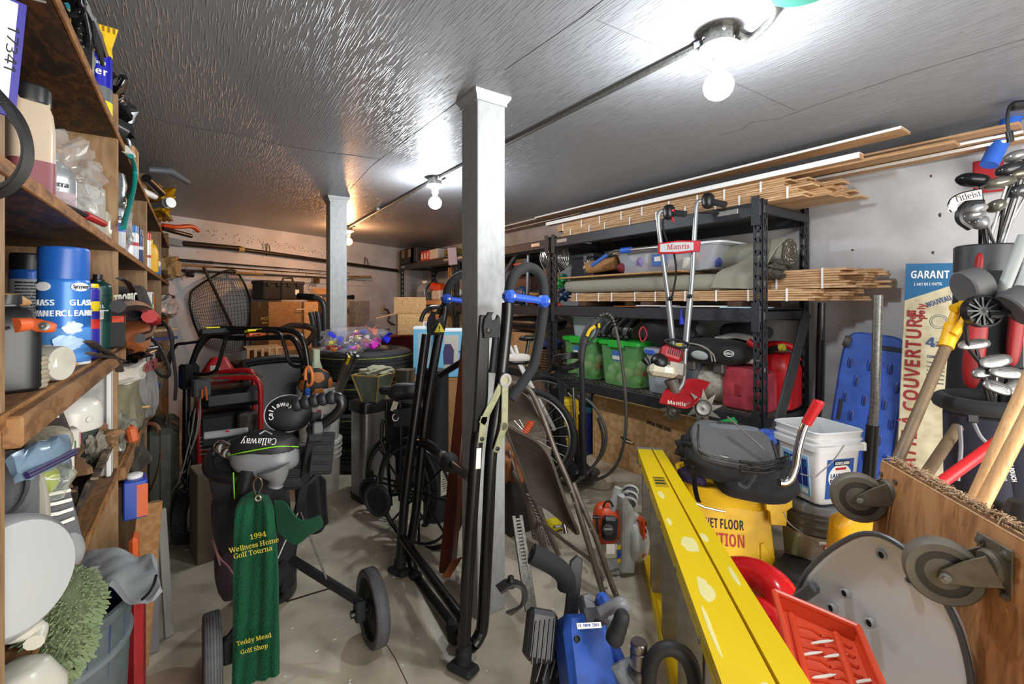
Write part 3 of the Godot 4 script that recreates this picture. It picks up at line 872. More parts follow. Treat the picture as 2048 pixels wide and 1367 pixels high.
	part(o, "bar_code", mb().boxt(TN(nn2 * 0.0338 + V(0, 0.105, 0), nn2), V(0.026, 0.026, 0.002)), M.paper)
	for k in 8:
		part(o.get_node("bar_code"), "bar", mb().boxt(TN(nn2 * 0.0349 + V(0, 0.105, 0), nn2) * T(V(-0.01 + k * 0.0028, 0, 0)), V([0.001, 0.0016, 0.0007, 0.0012][k % 4], 0.02, 0.0006)), M.ink)
	o = carton("parts_box", "small black printed box at the divider on the eye level shelf", V(-.212,1.201,-1.901), V(0.05, 0.12, 0.05), 40, M.ink, false)
	part(o, "print", mb().boxt(T(V(0.026, 0.09, 0)), V(0.001, 0.03, 0.04)).boxt(T(V(0, 0.09, 0.0255)), V(0.034, 0.02, 0.001)), mt("#b9412a", 0.5))
	o = jug("black_bottle", "black rounded plastic bottle at the near end of the eye level shelf", "bottle", V(-.247,1.201,-1.068), 20, 0.075, 0.07, 0.155, M.black, M.black, 0.4)
	for k in 7:
		if k == 0:
			o = thing("cord_spool", "stack of coiled off white rope beside the black bottle", "rope", V(-.227,1.201,-1.075))
		part(o, "rope_turn", mb().tube(ringpts(T(V(0.002 * (k % 2), 0.005 + k * 0.0075, 0)), 0.022, 18), 0.0042, 6, true), mt("#b8ad93", 0.85, 0.0, "fab", 8))
	for k in 2:
		var a: Vector3 = [V(-.259,1.201,-1.258) + V(0, 0.03, 0), V(-.223,1.201,-1.165) + V(0, 0.032, 0)][k]
		o = thing("tape_roll", ["wide white roll with a printed wrapper lying on the eye level shelf", "white plastic pipe coupling lying before the glass cleaner"][k], ["tape", "pipe fitting"][k], a)
		part(o, "roll", mb().lathe(T(V(0, 0, 0), V(90, 62, 0)), [0.012, -0.03, 0.03, -0.03, 0.031, -0.028, 0.031, 0.028, 0.03, 0.03, 0.012, 0.03], 26), mt(["#9c9690", "#bcb8ac"][k], 0.6, 0.0, "grime"))
		part(o, "bar_code", mb().box(V(0.012, 0.005, 0.03), V(0.02, 0.02, 0.002), V(-15, 25, 0)), M.paper)
	solo("wooden_dowel", "short wooden dowel poking out of the white roll", "dowel", mb().tube([V(-.214,1.23,-1.227), V(-.202,1.215,-1.301)], 0.0045, 10), M.handle)
	o = thing("pruning_shears", "orange handled pruning shears lying on the eye level shelf", "shears", V(-.25,1.3,-1.241))
	wp(o, "orange_handle", mb().tube(curve([V(-.231,1.308,-1.036), V(-.217,1.308,-1.051), V(-.2,1.304,-1.052), V(-.189,1.301,-1.056)], 5), [0.012, 0.0115, 0.0115, 0.0115, 0.0115, 0.011, 0.011, 0.011, 0.011, 0.01, 0.01, 0.01, 0.0095, 0.009, 0.008, 0.007], 10), mt("#c4582a", 0.45))
	wp(o, "pivot_bolt", mb().lathe(TN(V(-.197,1.305,-1.033), V(0, 0.2, 1)) * T(V(0, 0, 0), V(90, 0, 0)), [0.007, 0, 0.007, 0.003, 0.003, 0.004, 0.001, 0.002], 14), M.zinc)
	wp(o, "blade", mb().tube([V(-.234,1.305,-1.026), V(-.258,1.296,-1.019)], 0.008, 8, false, 0.3), M.zinc)
	solo("clamp_jaw", "worn wooden clamp jaw behind the orange shears", "clamp", mb().tube([V(-.296,1.351,-1.215), V(-.276,1.348,-1.238), V(-.262,1.342,-1.253)], [0.017, 0.018, 0.009], 8, false, 0.7), M.handle)
	solo("work_glove", "dirty brown leather glove under the shears", "glove", lump(V(-0.34, s3 + 0.01, -1.05), V(0.06, 0.04, 0.08), V(0, 20, 0), 0.7, 31, 2.2), mt("#4f4334", 0.9, 0.0, "grime"))
	for k in 2:
		solo("leather_strap", ["worn brown strap hanging over the eye level shelf beside the cylinders", "frayed brown strap end knotted at the shelf edge"][k], "strap", mb().tube(curve([[V(-.19,1.258,-1.361),V(-.19,1.235,-1.469),V(-.19,1.208,-1.623),V(-.19,1.169,-1.786),V(-.19,1.128,-1.875)], [V(-.188,1.232,-1.358),V(-.188,1.209,-1.526),V(-.188,1.182,-1.746),V(-.188,1.151,-1.954)]][k], 5), 0.011, 6, false, 0.3), mt("#4a3d36", 0.85, 0.0, "grime"))
	# second bay at eye level: bag, pouch and the hanging cord
	o = thing("gear_bag", "black nylon bag with pale letters lying on the eye level shelf", "bag", V(-0.26, s3, -2.4))
	wp(o, "body", lump(V(-0.25, s3 + 0.07, -2.48), V(0.10, 0.07, 0.4), V(4, 4, 0), 0.35, 41, 1.6, 0.75), M.cloth)
	wp(o, "strap", mb().tube(curve([V(-.16,1.406,-1.56),V(-.16,1.4,-1.757),V(-.16,1.367,-1.922),V(-.16,1.32,-2.051)], 6), 0.008, 6, false, 0.4), M.black)
	wp(o, "lettering", mb().text(TN(V(-.155,1.352,-1.655), V(1, 0, 0.25)) * T(O, V(0, 0, 4)), "TROPIC", 0.03, bold), mt("#c9c9b8", 0.6))
	o = thing("tool_pouch", "orange pouch with a black rim hanging from the eye level shelf", "pouch", V(-0.2, 1.1, -2.3))
	wp(o, "orange_side", lump(V(-0.2, 1.145, -2.36), V(0.055, 0.068, 0.22), V(0, 3, 0), 0.1, 42, 1.5, 0.6), mt("#b5622a", 0.75, 0.0, "fab", 6))
	wp(o, "black_rim", mb().tube(curve([V(-.145,1.335,-1.396),V(-.145,1.336,-1.663),V(-.145,1.327,-2.012),V(-.145,1.299,-2.364),V(-.145,1.252,-2.445),V(-.145,1.221,-2.241),V(-.145,1.226,-1.924)], 6), 0.016, 8), M.black)
	wp(o, "red_clip", mb().tube([V(-.13,1.294,-2.074), V(-.13,1.273,-2.297)], 0.024, 10), M.red)
	o = thing("extension_cord", "long black extension cord hung in loops from the shelf front", "cord", V(-.184,.987,-2.684) * V(1, 0.9, 1))
	for l in [[V(-.265,1.192,-2.678),V(-.208,1.201,-2.639),V(-.152,1.174,-2.601),V(-.116,1.118,-2.575),V(-.092,1.051,-2.559),V(-.096,1.013,-2.561),V(-.129,1.022,-2.584),V(-.162,1.096,-2.607),V(-.191,1.152,-2.627)], [V(-.239,1.196,-2.746),V(-.201,1.076,-2.72),V(-.186,.96,-2.709),V(-.194,.863,-2.714),V(-.213,.826,-2.728),V(-.228,.891,-2.738),V(-.22,1.03,-2.733),V(-.228,1.145,-2.738),V(-.253,1.226,-2.755)], [V(-.265,1.24,-2.715),V(-.224,1.149,-2.686),V(-.192,1.036,-2.664),V(-.173,.922,-2.652),V(-.183,.85,-2.658),V(-.201,.899,-2.671),V(-.209,1.013,-2.676),V(-.235,1.126,-2.694)], [V(-.173,1.222,-2.798),V(-.114,1.234,-2.757),V(-.089,1.198,-2.739),V(-.085,1.138,-2.736),V(-.099,1.085,-2.746),V(-.114,1.042,-2.757)], [V(-.265,1.265,-2.618),V(-.247,1.233,-2.605),V(-.233,1.156,-2.596),V(-.226,1.047,-2.591),V(-.215,.938,-2.583),V(-.208,.851,-2.578)], [V(-.267,1.326,-2.741),V(-.245,1.339,-2.725),V(-.233,1.296,-2.717),V(-.279,1.197,-2.749)], [V(-.128,1.259,-2.717),V(-.097,1.212,-2.696),V(-.081,1.094,-2.685),V(-.07,.977,-2.677),V(-.074,.882,-2.68)]]:
		wp(o, "loop", mb().tube(curve(l, 6), 0.0072, 8), M.black)
	wp(o, "plug", mb().tube([V(-.206,.869,-2.577), V(-.21,.818,-2.579), V(-.215,.794,-2.583)], [0.014, 0.03, 0.026], 10, false, 0.5), M.black)
	for k in 2:
		wp(o.get_node("plug"), "prong", mb().tube([[V(-.22,.794,-2.587), V(-.222,.777,-2.588)], [V(-.21,.794,-2.579), V(-.211,.777,-2.581)]][k], 0.003, 6), M.steel)
	o = carton("detergent_box", "red yellow and white detergent box in the far bay", V(-0.25, s3, -3.3), V(0.12, 0.2, 0.16), 0, mt("#d8d8d4", 0.5), false)
	part(o, "print", mb().box(V(0.0605, 0.12, 0.0), V(0.001, 0.12, 0.1)), mt("#e0c41a", 0.5))
	part(o, "red_print", mb().box(V(0.0612, 0.13, -0.055), V(0.001, 0.14, 0.05)), mt("#c62a30", 0.5))
	part(o, "black_print", mb().box(V(0.0612, 0.11, 0.05), V(0.001, 0.16, 0.05)), M.ink)
	part(o, "lettering", mb().text(TN(V(0.0622, 0.12, 0.05), V(1, 0, 0)), "e", 0.04, bold), M.clean)
	solo("plastic_bag", "pale plastic bag of wrappers on the eye level shelf at the far end", "bag", lump(V(-0.23, s3, -4.85), V(0.09, 0.09, 0.22), O, 0.7, 51, 2.0), mt("#b7b1ac", 0.3))
	solo("rag", "dark red and grey rag bundle above the pale bag", "rag", lump(V(-0.23, s3 , -5.35), V(0.08, 0.10, 0.13), O, 0.7, 52, 2.0), mt("#5b3a36", 0.8))
	for k in 3:
		solo("wood_offcut", ["rough board end sticking out of the far bay", "short painted stick in the far bay", "split wood strip in the far bay"][k], "board", mb().box(V(-0.2, 1.05 + 0.05 * k, -3.75 - 0.1 * k), V(0.22, 0.018, 0.05), V(0, 6 * k - 5, 3 * k), 0.002), [M.ply, mt("#2f3f7a", 0.6), M.oak][k])

func ringpts(x: Transform3D, r: float, n: int, sq := 1.0) -> Array:
	var o = []
	for i in n:
		o.append(x * V(cos(TAU * i / n) * r, 0, sin(TAU * i / n) * r * sq))
	return o

# toe towards local +z
func shoe(label: String, at: Vector3, rot: Vector3, upper: Material, toe: Material, sole: Material, lining: Material, group := "") -> Node3D:
	var o = thing("shoe", label, "shoe", at, rot, group)
	part(o, "sole", mb().vessel(T(V(0, 0, 0), V(0, 0, 0)), [[0, 0.038, 0.135], [0.004, 0.043, 0.142], [0.026, 0.044, 0.145], [0.032, 0.041, 0.14]], 2.6, 30), sole)
	var rings = []
	for s in [[-0.135, 0.026, 0.03, 0.075], [-0.12, 0.034, 0.03, 0.1], [-0.06, 0.038, 0.03, 0.095], [0.0, 0.038, 0.03, 0.092], [0.05, 0.041, 0.03, 0.075], [0.09, 0.042, 0.03, 0.062], [0.12, 0.034, 0.03, 0.05], [0.138, 0.018, 0.03, 0.036]]:
		var r = PackedVector3Array()
		for k in 16:
			var g = TAU * k / 16.0
			r.append(V(cos(g) * s[1] * (1.0 if sin(g) < 0 else 0.95), s[2] + (s[3] - s[2]) * (0.5 + 0.5 * sin(g)), s[0]))
		rings.append(r)
	part(o, "upper", mb().loft(rings), upper)
	part(o, "toe_cap", mb().ball(T(V(0, 0.036, 0.095)), V(0.043, 0.029, 0.05), 0.0, 1.0, 1, 18, 10, 0.85), toe)
	part(o, "collar", mb().tube(ringpts(T(V(0, 0.094, -0.065), V(8, 0, 0)), 0.033, 18, 1.6), 0.009, 8, true), lining)
	for k in 4:
		part(o.get_node("upper"), "lace", mb().tube([V(-0.024, 0.092 - k * 0.006, 0.005 + k * 0.018), V(0, 0.099 - k * 0.008, 0.01 + k * 0.018), V(0.024, 0.092 - k * 0.006, 0.005 + k * 0.018)], 0.0035, 6), M.paper)
	return o

func left_low():
	var s = 0.806
	var o = thing("white_board", "white painted board standing on the low shelf against the divider", "board", V(-0.36, s, -1.9))
	wp(o, "board", mb().box(V(-0.365, s + 0.165, -1.9), V(0.3, 0.33, 0.03), O, 0.003), mt("#b9bab8", 0.4, 0.0, "grime"))
	wp(o, "edge_moulding", mb().box(V(-0.217, s + 0.165, -1.892), V(0.012, 0.33, 0.05), O, 0.003), mt("#c9cac8", 0.4))
	o = thing("dome_lamp", "white dome shaped lamp with a dark glass globe on the low shelf", "lamp", V(-0.28, s, -1.72))
	part(o, "dome", mb().lathe(T(), [0.067, 0.19, 0.07, 0.195, 0.07, 0.235, 0.066, 0.255, 0.05, 0.272, 0.025, 0.281, 0.001, 0.283], 32), mt("#c8c6bd", 0.3))
	part(o, "glass_globe", mb().lathe(T(), [0.001, 0.0, 0.04, 0.004, 0.058, 0.06, 0.062, 0.12, 0.06, 0.19], 28), mt("#3c413f", 0.15))
	part(o, "button", mb().lathe(T(V(0.048, 0.222, 0.052), V(90, 43, 0)), [0.009, -0.002, 0.009, 0.003, 0.006, 0.004, 0.006, 0.002, 0.001, 0.002], 16), mt("#c8c6bd", 0.3))
	shoe("brown mesh trainer with a scuffed white toe on top of the low shelf pile", V(-0.265, 1.05, -1.34), V(8, 15, 0), mt("#3a2c27", 0.85, 0.0, "fab", 9), mt("#a89f8c", 0.5, 0.0, "worn", 6), M.black, M.black)
	shoe("grey mesh sneaker with navy lining lying on the low shelf", V(-0.265, 0.90, -1.31), V(40, 25, -8), mt("#77777a", 0.85, 0.0, "fab", 9), mt("#8b8b8b", 0.6), mt("#a8a294", 0.6), mt("#22304f", 0.9, 0.0, "fab", 9))
	shoe("second grey sneaker standing on its heel against the near upright", V(-0.25, 0.93, -1.13), V(50, 10, 8), mt("#77777a", 0.85, 0.0, "fab", 9), mt("#8b8b8b", 0.6), mt("#a8a294", 0.6), mt("#5a5a5c", 0.9))
	o = thing("zip_bag", "clear blue zip bag lying over the shoes on the low shelf", "bag", V(-0.27, 0.98, -1.0))
	var a = V(-.241,1.1,-1.044)
	var b = V(-.2,1.096,-1.186)
	var c = V(-.193,1.052,-1.181)
	var d = V(-.225,1.061,-1.032)
	wp(o, "bag", mb().sheet(8, 6, func(u, v): return a.lerp(b, u).lerp(d.lerp(c, u), v) + V(0.012, 0.014, 0) * sin(u * 3.1) * sin(v * 3.1) + V(0, 0.003 * sin(u * 17 + v * 9), 0), 0.012), mt("#6f8598", 0.15))
	for k in 2:
		wp(o, "zip_strip", mb().tube([d.lerp(a, 0.12 + k * 0.12) + V(0.012, 0.004, 0.008), c.lerp(b, 0.12 + k * 0.12) + V(0.012, 0.004, 0.008)], 0.0035, 6), mt("#2c2450", 0.3))
	o = thing("tennis_ball", "yellow green tennis ball inside a clear bag on the low shelf", "ball", V(-0.25, 0.965, -1.25))
	part(o, "felt", mb().ball(T(V(0, 0.033, 0)), V(0.033, 0.033, 0.033)), mt("#b5c41e", 0.9, 0.0, "fab", 9))
	var sp = []
	for k in 24:
		var g = TAU * k / 24.0
		sp.append(V(0.026 * cos(g) + 0.006 * cos(3 * g), 0.033 + 0.026 * sin(g) - 0.006 * sin(3 * g), 0.022 * sin(2 * g)).normalized() * 0.0 + V(0, 0.033, 0) + V(0.8 * cos(g) + 0.2 * cos(3 * g), 0.8 * sin(g) - 0.2 * sin(3 * g), 0.8 * sin(2 * g)).normalized() * 0.033)
	part(o, "seam", mb().tube(sp, 0.0012, 5, true), M.clean)
	solo("plastic_bag", "clear sandwich bag around the tennis ball", "bag", lump(V(-0.25, 0.955, -1.26), V(0.045, 0.042, 0.055), V(0, 30, 0), 0.5, 8, 2.5, 0.85), glassy("#dfe8d8", 0.14, 0.06))
	solo("paper_bag", "crumpled brown paper bag in the tray on the low shelf", "bag", lump(V(-0.3, 0.9, -1.5), V(0.07, 0.05, 0.1), V(0, 20, 0), 0.8, 14, 2.4), mt("#6f5236", 0.8, 0.0, "kraft"))
	solo("paper_bag", "torn kraft paper wad hanging out at the tray's far end", "bag", lump(V(-0.24, 0.9, -1.78), V(0.045, 0.035, 0.06), V(0, 20, 30), 0.9, 15, 2.4), mt("#8a6a4a", 0.8, 0.0, "kraft"))
	solo("sheepskin_pad", "cream fleece pad leaning on the white board", "pad", lump(V(-0.225, 0.88, -1.72), V(0.025, 0.05, 0.06), V(-15, 0, 8), 0.35, 16, 4.0, 0.8), mt("#9e9684", 1.0, 0.0, "fab", 8))
	for k in 2:
		o = carton("small_carton", ["small white carton with a red and green print on the low shelf", "open white carton leaning on the brown paper"][k], V(-0.25, 0.965, -1.52 + 0.1 * k), V(0.035, 0.075, 0.05), [20, 50][k], mt("#b9b5ab", 0.6), false)
		part(o, "print", mb().box(V(0.018, 0.05, 0), V(0.001, 0.03, 0.048)), mt(["#a8444a", "#4c7a55"][k], 0.5))
	solo("canvas_bundle", "grey canvas bundle under the shoes on the low shelf", "cloth", lump(V(-0.31, s, -1.2), V(0.08, 0.04, 0.28), V(0, 0, 0), 0.2, 18), mt("#4a4844", 0.9, 0.0, "fab", 5))
	o = thing("wooden_tray", "old dark wooden tray full of odds and ends at the shelf front", "tray", V(-0.29, s + 0.06, -1.62))
	part(o, "floor_board", mb().box(V(0, 0.006, 0), V(0.15, 0.01, 0.40), O, 0.001), mt("#4a3c2c", 0.8, 0.0, "rustic"))
	for k in 2:
		part(o, "long_side", mb().box(V(0.082 - 0.164 * k, 0.035, 0), V(0.01, 0.07, 0.44), V(0, 0, -18 + 36 * k), 0.001), mt("#4a3c2c", 0.8, 0.0, "rustic"))
		part(o, "end_side", mb().box(V(0, 0.035, 0.208 - 0.416 * k), V(0.15, 0.06, 0.01), V(18 - 36 * k, 0, 0), 0.001), mt("#4a3c2c", 0.8, 0.0, "rustic"))
	part(o, "worn_slat", mb().box(V(0.094, 0.07, 0.0), V(0.016, 0.006, 0.40), V(0, 2, -10), 0.001), mt("#75644c", 0.8, 0.0, "rustic"))
	# second bay, low shelf
	o = thing("printed_sack", "olive and white woven sack with red letters in the second bay", "sack", V(-0.26, s + 0.1, -2.35))
	wp(o, "sack", lump(V(-0.27, s, -2.38), V(0.10, 0.17, 0.25), V(0, 5, 0), 0.3, 61, 1.8, 0.65), mt("#77735c", 0.7, 0.0, "grime"))
	wp(o, "white_band", lump(V(-0.263, s + 0.23, -2.38), V(0.103, 0.045, 0.252), V(0, 5, 0), 0.2, 61, 1.8, 0.6), mt("#b7b1a6", 0.6))
	wp(o, "lettering", mb().text(TN(V(-0.155, s + 0.28, -2.33), V(1, 0, 0.25)), "POWER", 0.045, bold, 0.24), mt("#7a2626", 0.6))
	solo("black_bag", "black bin liner bunched above the olive sack", "bag", lump(V(-0.24, s + 0.30, -2.32), V(0.09, 0.035, 0.2), O, 0.8, 62, 3.0), mt("#131315", 0.25))
	solo("clear_bag", "grey clear bag with an orange tool inside the second bay", "bag", lump(V(-0.24, s, -2.2), V(0.06, 0.08, 0.1), O, 0.6, 63, 2.2), mt("#7d7c72", 0.25))
	solo("orange_case", "small orange plastic case in front of the olive sack", "case", mb().box(V(-0.185, s + 0.07, -2.12), V(0.03, 0.06, 0.06), V(0, 20, 10), 0.008), mt("#b8562a", 0.5))
	solo("newspaper", "folded printed paper bag standing behind the hanging cord", "paper", lump(V(-0.2, s, -2.75), V(0.05, 0.22, 0.2), V(0, 0, 4), 0.2, 64, 2.0, 0.55), mt("#9a9692", 0.8, 0.0, "fab", 3))
	for k in 2:
		solo("wooden_stick", ["thin bamboo cane poking out of the second bay", "white plastic rod poking out of the second bay"][k], "stick", mb().tube([V(-.279,.916,-2.384), V(-.15,.913,-2.416)] if k == 0 else [V(-.263,.985,-2.312), V(-.187,.967,-2.32)], 0.005, 8), [M.handle, M.clean][k])
	for k in 4:
		solo("work_cloth", ["khaki canvas folded in the second bay", "brown trousers folded at the shelf front", "tan sack cloth beside the third divider", "dark rag bundle in the third bay"][k], "cloth", lump([V(-0.27, s - 0.02, -2.66), V(-0.25, s - 0.17, -2.4), V(-0.26, s, -3.5), V(-0.27, s + 0.12, -3.85)][k], V(0.09, 0.075, 0.22), V(0, 4, 0), 0.45, 70 + k, 1.8), mt(["#4e493c", "#3c3329", "#6f6350", "#3d3330"][k], 0.95, 0.0, "fab", 5))
	solo("blue_bundle", "blue plastic sheet folded in the third bay", "sheet", lump(V(-0.22, s + 0.03, -3.25), V(0.05, 0.05, 0.1), O, 0.6, 75, 2.0), mt("#1b3f9a", 0.35))
	# standing in front of the shelves
	o = carton("paint_tin", "blue and orange labelled tin at the front of the lowest bay", V(-0.17, 0.605, -2.06), V(0.065, 0.13, 0.09), 8, mt("#1c3f9e", 0.4), false)
	part(o, "print", mb().box(V(0.018, 0.06, 0.0455), V(0.03, 0.11, 0.001)), mt("#c8571e", 0.5))
	part(o, "white_cap", mb().lathe(T(V(0, 0.128, 0)), [0.022, 0, 0.024, 0.012, 0.018, 0.016, 0.001, 0.016], 18), M.clean)
	for k in 3:
		o = thing("cardboard_sheet", ["flat cardboard box standing before the low divider", "grey plastic strip leaning on the flat cardboard", "tall thin white sheet beside the grey case"][k], "board", V(-0.155 + 0.03 * k, 0, -2.16 - 0.07 * k))
		part(o, "sheet", mb().box(V(0, [0.302, 0.292, 0.262][k], 0), [V(0.075, 0.6, 0.02), V(0.03, 0.58, 0.012), V(0.03, 0.52, 0.02)][k], V(0, [6, 0, 20][k], [-4, 0, 3][k]), 0.002), [M.kraft2, mt("#77757a", 0.4), mt("#8c8a84", 0.6)][k])
	solo("orange_shovel", "orange plastic tool handle standing by the cardboard", "tool", mb().box(V(-0.152, 0.32, -1.86), V(0.022, 0.62, 0.06), V(6, 0, 0), 0.014), mt("#c65a2e", 0.4))
	o = thing("suitcase", "grey green hard plastic tool case standing on end by the shelves", "case", V(-0.15, 0, -3.36))
	part(o, "shell", mb().box(V(0, 0.325, 0), V(0.15, 0.65, 0.46), O, 0.03), mt("#4f5147", 0.4, 0.0, "grime"))
	part(o, "seam", mb().box(V(0.0, 0.325, 0.001), V(0.008, 0.652, 0.463), O, 0.003), mt("#36382f", 0.5))
	for k in 6:
		part(o.get_node("shell"), "rib", mb().box(V(0.035, 0.10 + k * 0.022, 0.231), V(0.06, 0.009, 0.006), V(0, 0, -12), 0.003), mt("#4f5147", 0.4, 0.0, "grime"))
	part(o, "handle", mb().tube(curve([V(0.02, 0.65, 0.12), V(0.02, 0.675, 0.09), V(0.02, 0.675, 0.02), V(0.02, 0.65, -0.01)], 5), 0.01, 8), mt("#3e4037", 0.5))
	solo("curved_strap", "curved brown leather strap leaning against the grey case", "strap", mb().tube(curve([V(-.133,.613,-2.83),V(-.141,.544,-2.836),V(-.161,.466,-2.85),V(-.188,.387,-2.868)], 6), 0.02, 8, false, 0.25), mt("#6b4632", 0.6))
	o = thing("hand_saw", "wooden handled saw hung at the divider end", "saw", V(-.177,.471,-3.652))
	wp(o, "grip", mb().tube(curve([V(-.231,.523,-3.202),V(-.197,.556,-3.179),V(-.17,.592,-3.161),V(-.157,.641,-3.151),V(-.17,.673,-3.161),V(-.202,.684,-3.182),V(-.229,.673,-3.201)], 5), 0.011, 8), mt("#7a5236", 0.6))
	# bin with a towel and other things, at the lower left
	o = thing("metal_bin", "tall grey ribbed metal bin with a blue lining at the lower left", "bin", V(-0.3, 0, -1.42))
	part(o, "shell", mb().lathe(T(), [0.15, 0, 0.152, 0.005, 0.178, 0.64, 0.186, 0.645, 0.19, 0.655, 0.188, 0.668, 0.18, 0.67, 0.174, 0.66, 0.15, 0.03, 0.001, 0.03], 40, false), mt("#6f7b80", 0.35, 0.5, "grime"))
	part(o, "band", mb().lathe(T(), [0.172, 0.56, 0.179, 0.562, 0.181, 0.575, 0.1755, 0.577], 40, false), mt("#7d898e", 0.3, 0.5))
	for k in 22:
		var g = TAU * k / 22.0
		part(o.get_node("shell"), "blue_rib", mb().tube([V(cos(g) * 0.168, 0.65, sin(g) * 0.168), V(cos(g) * 0.143, 0.2, sin(g) * 0.143)], 0.012, 6), mt("#1d2750", 0.5))
	solo("orange_lid", "orange square plastic lid sticking out of the grey bin", "square_lid", mb().box(V(-0.245, 0.62, -1.35), V(0.11, 0.012, 0.11), V(50, 20, 45), 0.004).box(V(-0.243, 0.625, -1.344), V(0.09, 0.012, 0.09), V(50, 20, 45), 0.004), mt("#b8561b", 0.45))  # a loose square orange lid
	solo("grey_box", "slim mauve grey carton tucked in the grey bin", "box", mb().box(V(-0.2, 0.62, -1.40), V(0.03, 0.22, 0.10), V(-30, 15, -10), 0.003), mt("#625c63", 0.5))
	o = thing("towel", "worn grey terry towel draped over the edge of the metal bin", "towel", V(-0.15, 0.62, -1.5))
	var tw = [[V(-.217,.739,-1.489),V(-.185,.749,-1.467),V(-.146,.749,-1.44),V(-.116,.727,-1.419),V(-.097,.735,-1.406),V(-.082,.742,-1.395)], [V(-.221,.725,-1.467),V(-.182,.736,-1.441),V(-.147,.739,-1.416),V(-.12,.727,-1.398),V(-.097,.719,-1.381),V(-.074,.725,-1.365)], [V(-.219,.719,-1.43),V(-.186,.719,-1.407),V(-.147,.73,-1.38),V(-.117,.719,-1.359),V(-.087,.71,-1.338),V(-.066,.705,-1.324)], [V(-.22,.706,-1.406),V(-.186,.699,-1.383),V(-.151,.719,-1.358),V(-.122,.697,-1.338),V(-.09,.688,-1.316),V(-.061,.699,-1.296)], [V(-.219,.697,-1.393),V(-.186,.692,-1.371),V(-.152,.719,-1.347),V(-.115,.674,-1.321),V(-.093,.677,-1.306),V(-.075,.681,-1.293)]]
	wp(o, "cloth", mb().sheet(16, 20, func(u, v): return bez(tw, u, v) + V(0, 1, 0) * 0.0025 * sin(u * 19 + v * 11) * sin(v * 13), 0.012), mt("#9aa0a4", 1.0, 0.0, "fab", 9))
	wp(o, "hem", mb().tube(curve([V(-.069,.737,-1.289), V(-.073,.727,-1.268), V(-.082,.709,-1.274), V(-.093,.696,-1.282)], 5), 0.003, 6), M.black)
	solo("red_can", "red plastic fuel container on the floor behind the metal bin", "container", mb().box(V(-0.135, 0.29, -1.7), V(0.035, 0.58, 0.12), O, 0.03), mt("#8e1b22", 0.45, 0.0, "grime"))
	o = thing("white_tank", "round white plastic globe at the lower left edge", "globe", V(-.225,.915,-1.032))
	var wt = TN(V(-.203,.95,-.944), V(0.62, 0.15, 0.55))
	wp(o, "globe", mb().lathe(wt * T(V(0, 0, -0.05), V(90, 0, 0)), [0.05, -0.12, 0.084, -0.1, 0.088, 0.0, 0.086, 0.03, 0.075, 0.045, 0.04, 0.052, 0.001, 0.053], 36), mt("#9fa1a1", 0.3))
	solo("white_scoop", "white plastic scoop edge below the globe", "scoop", mb().tube(curve([V(-.216,.866,-.953), V(-.206,.856,-.97), V(-.196,.845,-.988), V(-.195,.839,-.963)], 5), 0.012, 10), mt("#b9b5a8", 0.35))
	o = thing("green_mop", "fluffy moss green microfibre mop pad at the lower left", "mop", V(-.198,.786,-1.086))
	wp(o, "pad", lump(V(-.187,.756,-1.079) , V(0.055, 0.066, 0.05), V(0, 0, 0), 0.12, 81, 3.0, 1.0), mt("#5e6b4c", 1.0, 0.0, "fab", 9))
	wp(o, "pad", lump(V(-.196,.713,-1.061), V(0.05, 0.06, 0.05), V(0, 0, 0), 0.12, 82, 3.0, 1.0), mt("#5e6b4c", 1.0, 0.0, "fab", 9))
	var rng = RandomNumberGenerator.new()
	rng.seed = 6
	var tuft = mb()
	var ctr = [V(-.187,.756,-1.079) + V(0, 0.066, 0), V(-.196,.713,-1.061) + V(0, 0.06, 0)]
	for k in 3600:
		var dir = V(rng.randfn(), rng.randfn(), rng.randfn()).normalized()
		var p0: Vector3 = ctr[k % 2] + dir * V(0.052, 0.062, 0.048)
		tuft.tube([p0, p0 + dir * 0.008 + V(rng.randfn(0, 0.003), -0.004, rng.randfn(0, 0.003))], [0.0026, 0.0016], 3)
	wp(o, "tufts", tuft, mt("#6f7d5a", 1.0)).set_meta("kind", "stuff")
	o = thing("plastic_bottle", "white and red plastic bottle at the bottom left corner", "bottle", V(-.208,.795,-.948) + V(0, -0.25, 0))
	part(o, "white_body", mb().vessel(T(V(0, 0, 0), V(0, -30, 0)), [[0, 0.05, 0.04], [0.02, 0.052, 0.042], [0.24, 0.05, 0.04], [0.27, 0.03, 0.03], [0.275, 0.02, 0.02]], 3.0), mt("#a9a79c", 0.3))
	part(o, "red_body", mb().vessel(T(V(0.055, 0, 0.035), V(0, -30, 14)), [[0, 0.03, 0.03], [0.2, 0.032, 0.03], [0.25, 0.012, 0.012]], 3.0), mt("#a81720", 0.4))

# a smooth surface through rows of points
func bez(rows: Array, u: float, v: float) -> Vector3:
	var c = []
	for r in rows:
		c.append(along(r, v))
	return along(c, u)

func along(p: Array, t: float) -> Vector3:
	var n = p.size() - 1
	var f = clampf(t, 0, 0.9999) * n
	var i = int(f)
	var b: Vector3 = p[i]
	var c: Vector3 = p[i + 1]
	var a: Vector3 = p[i - 1] if i > 0 else b * 2.0 - c
	var d: Vector3 = p[i + 2] if i + 2 <= n else c * 2.0 - b
	return b.cubic_interpolate(c, a, d, f - i)

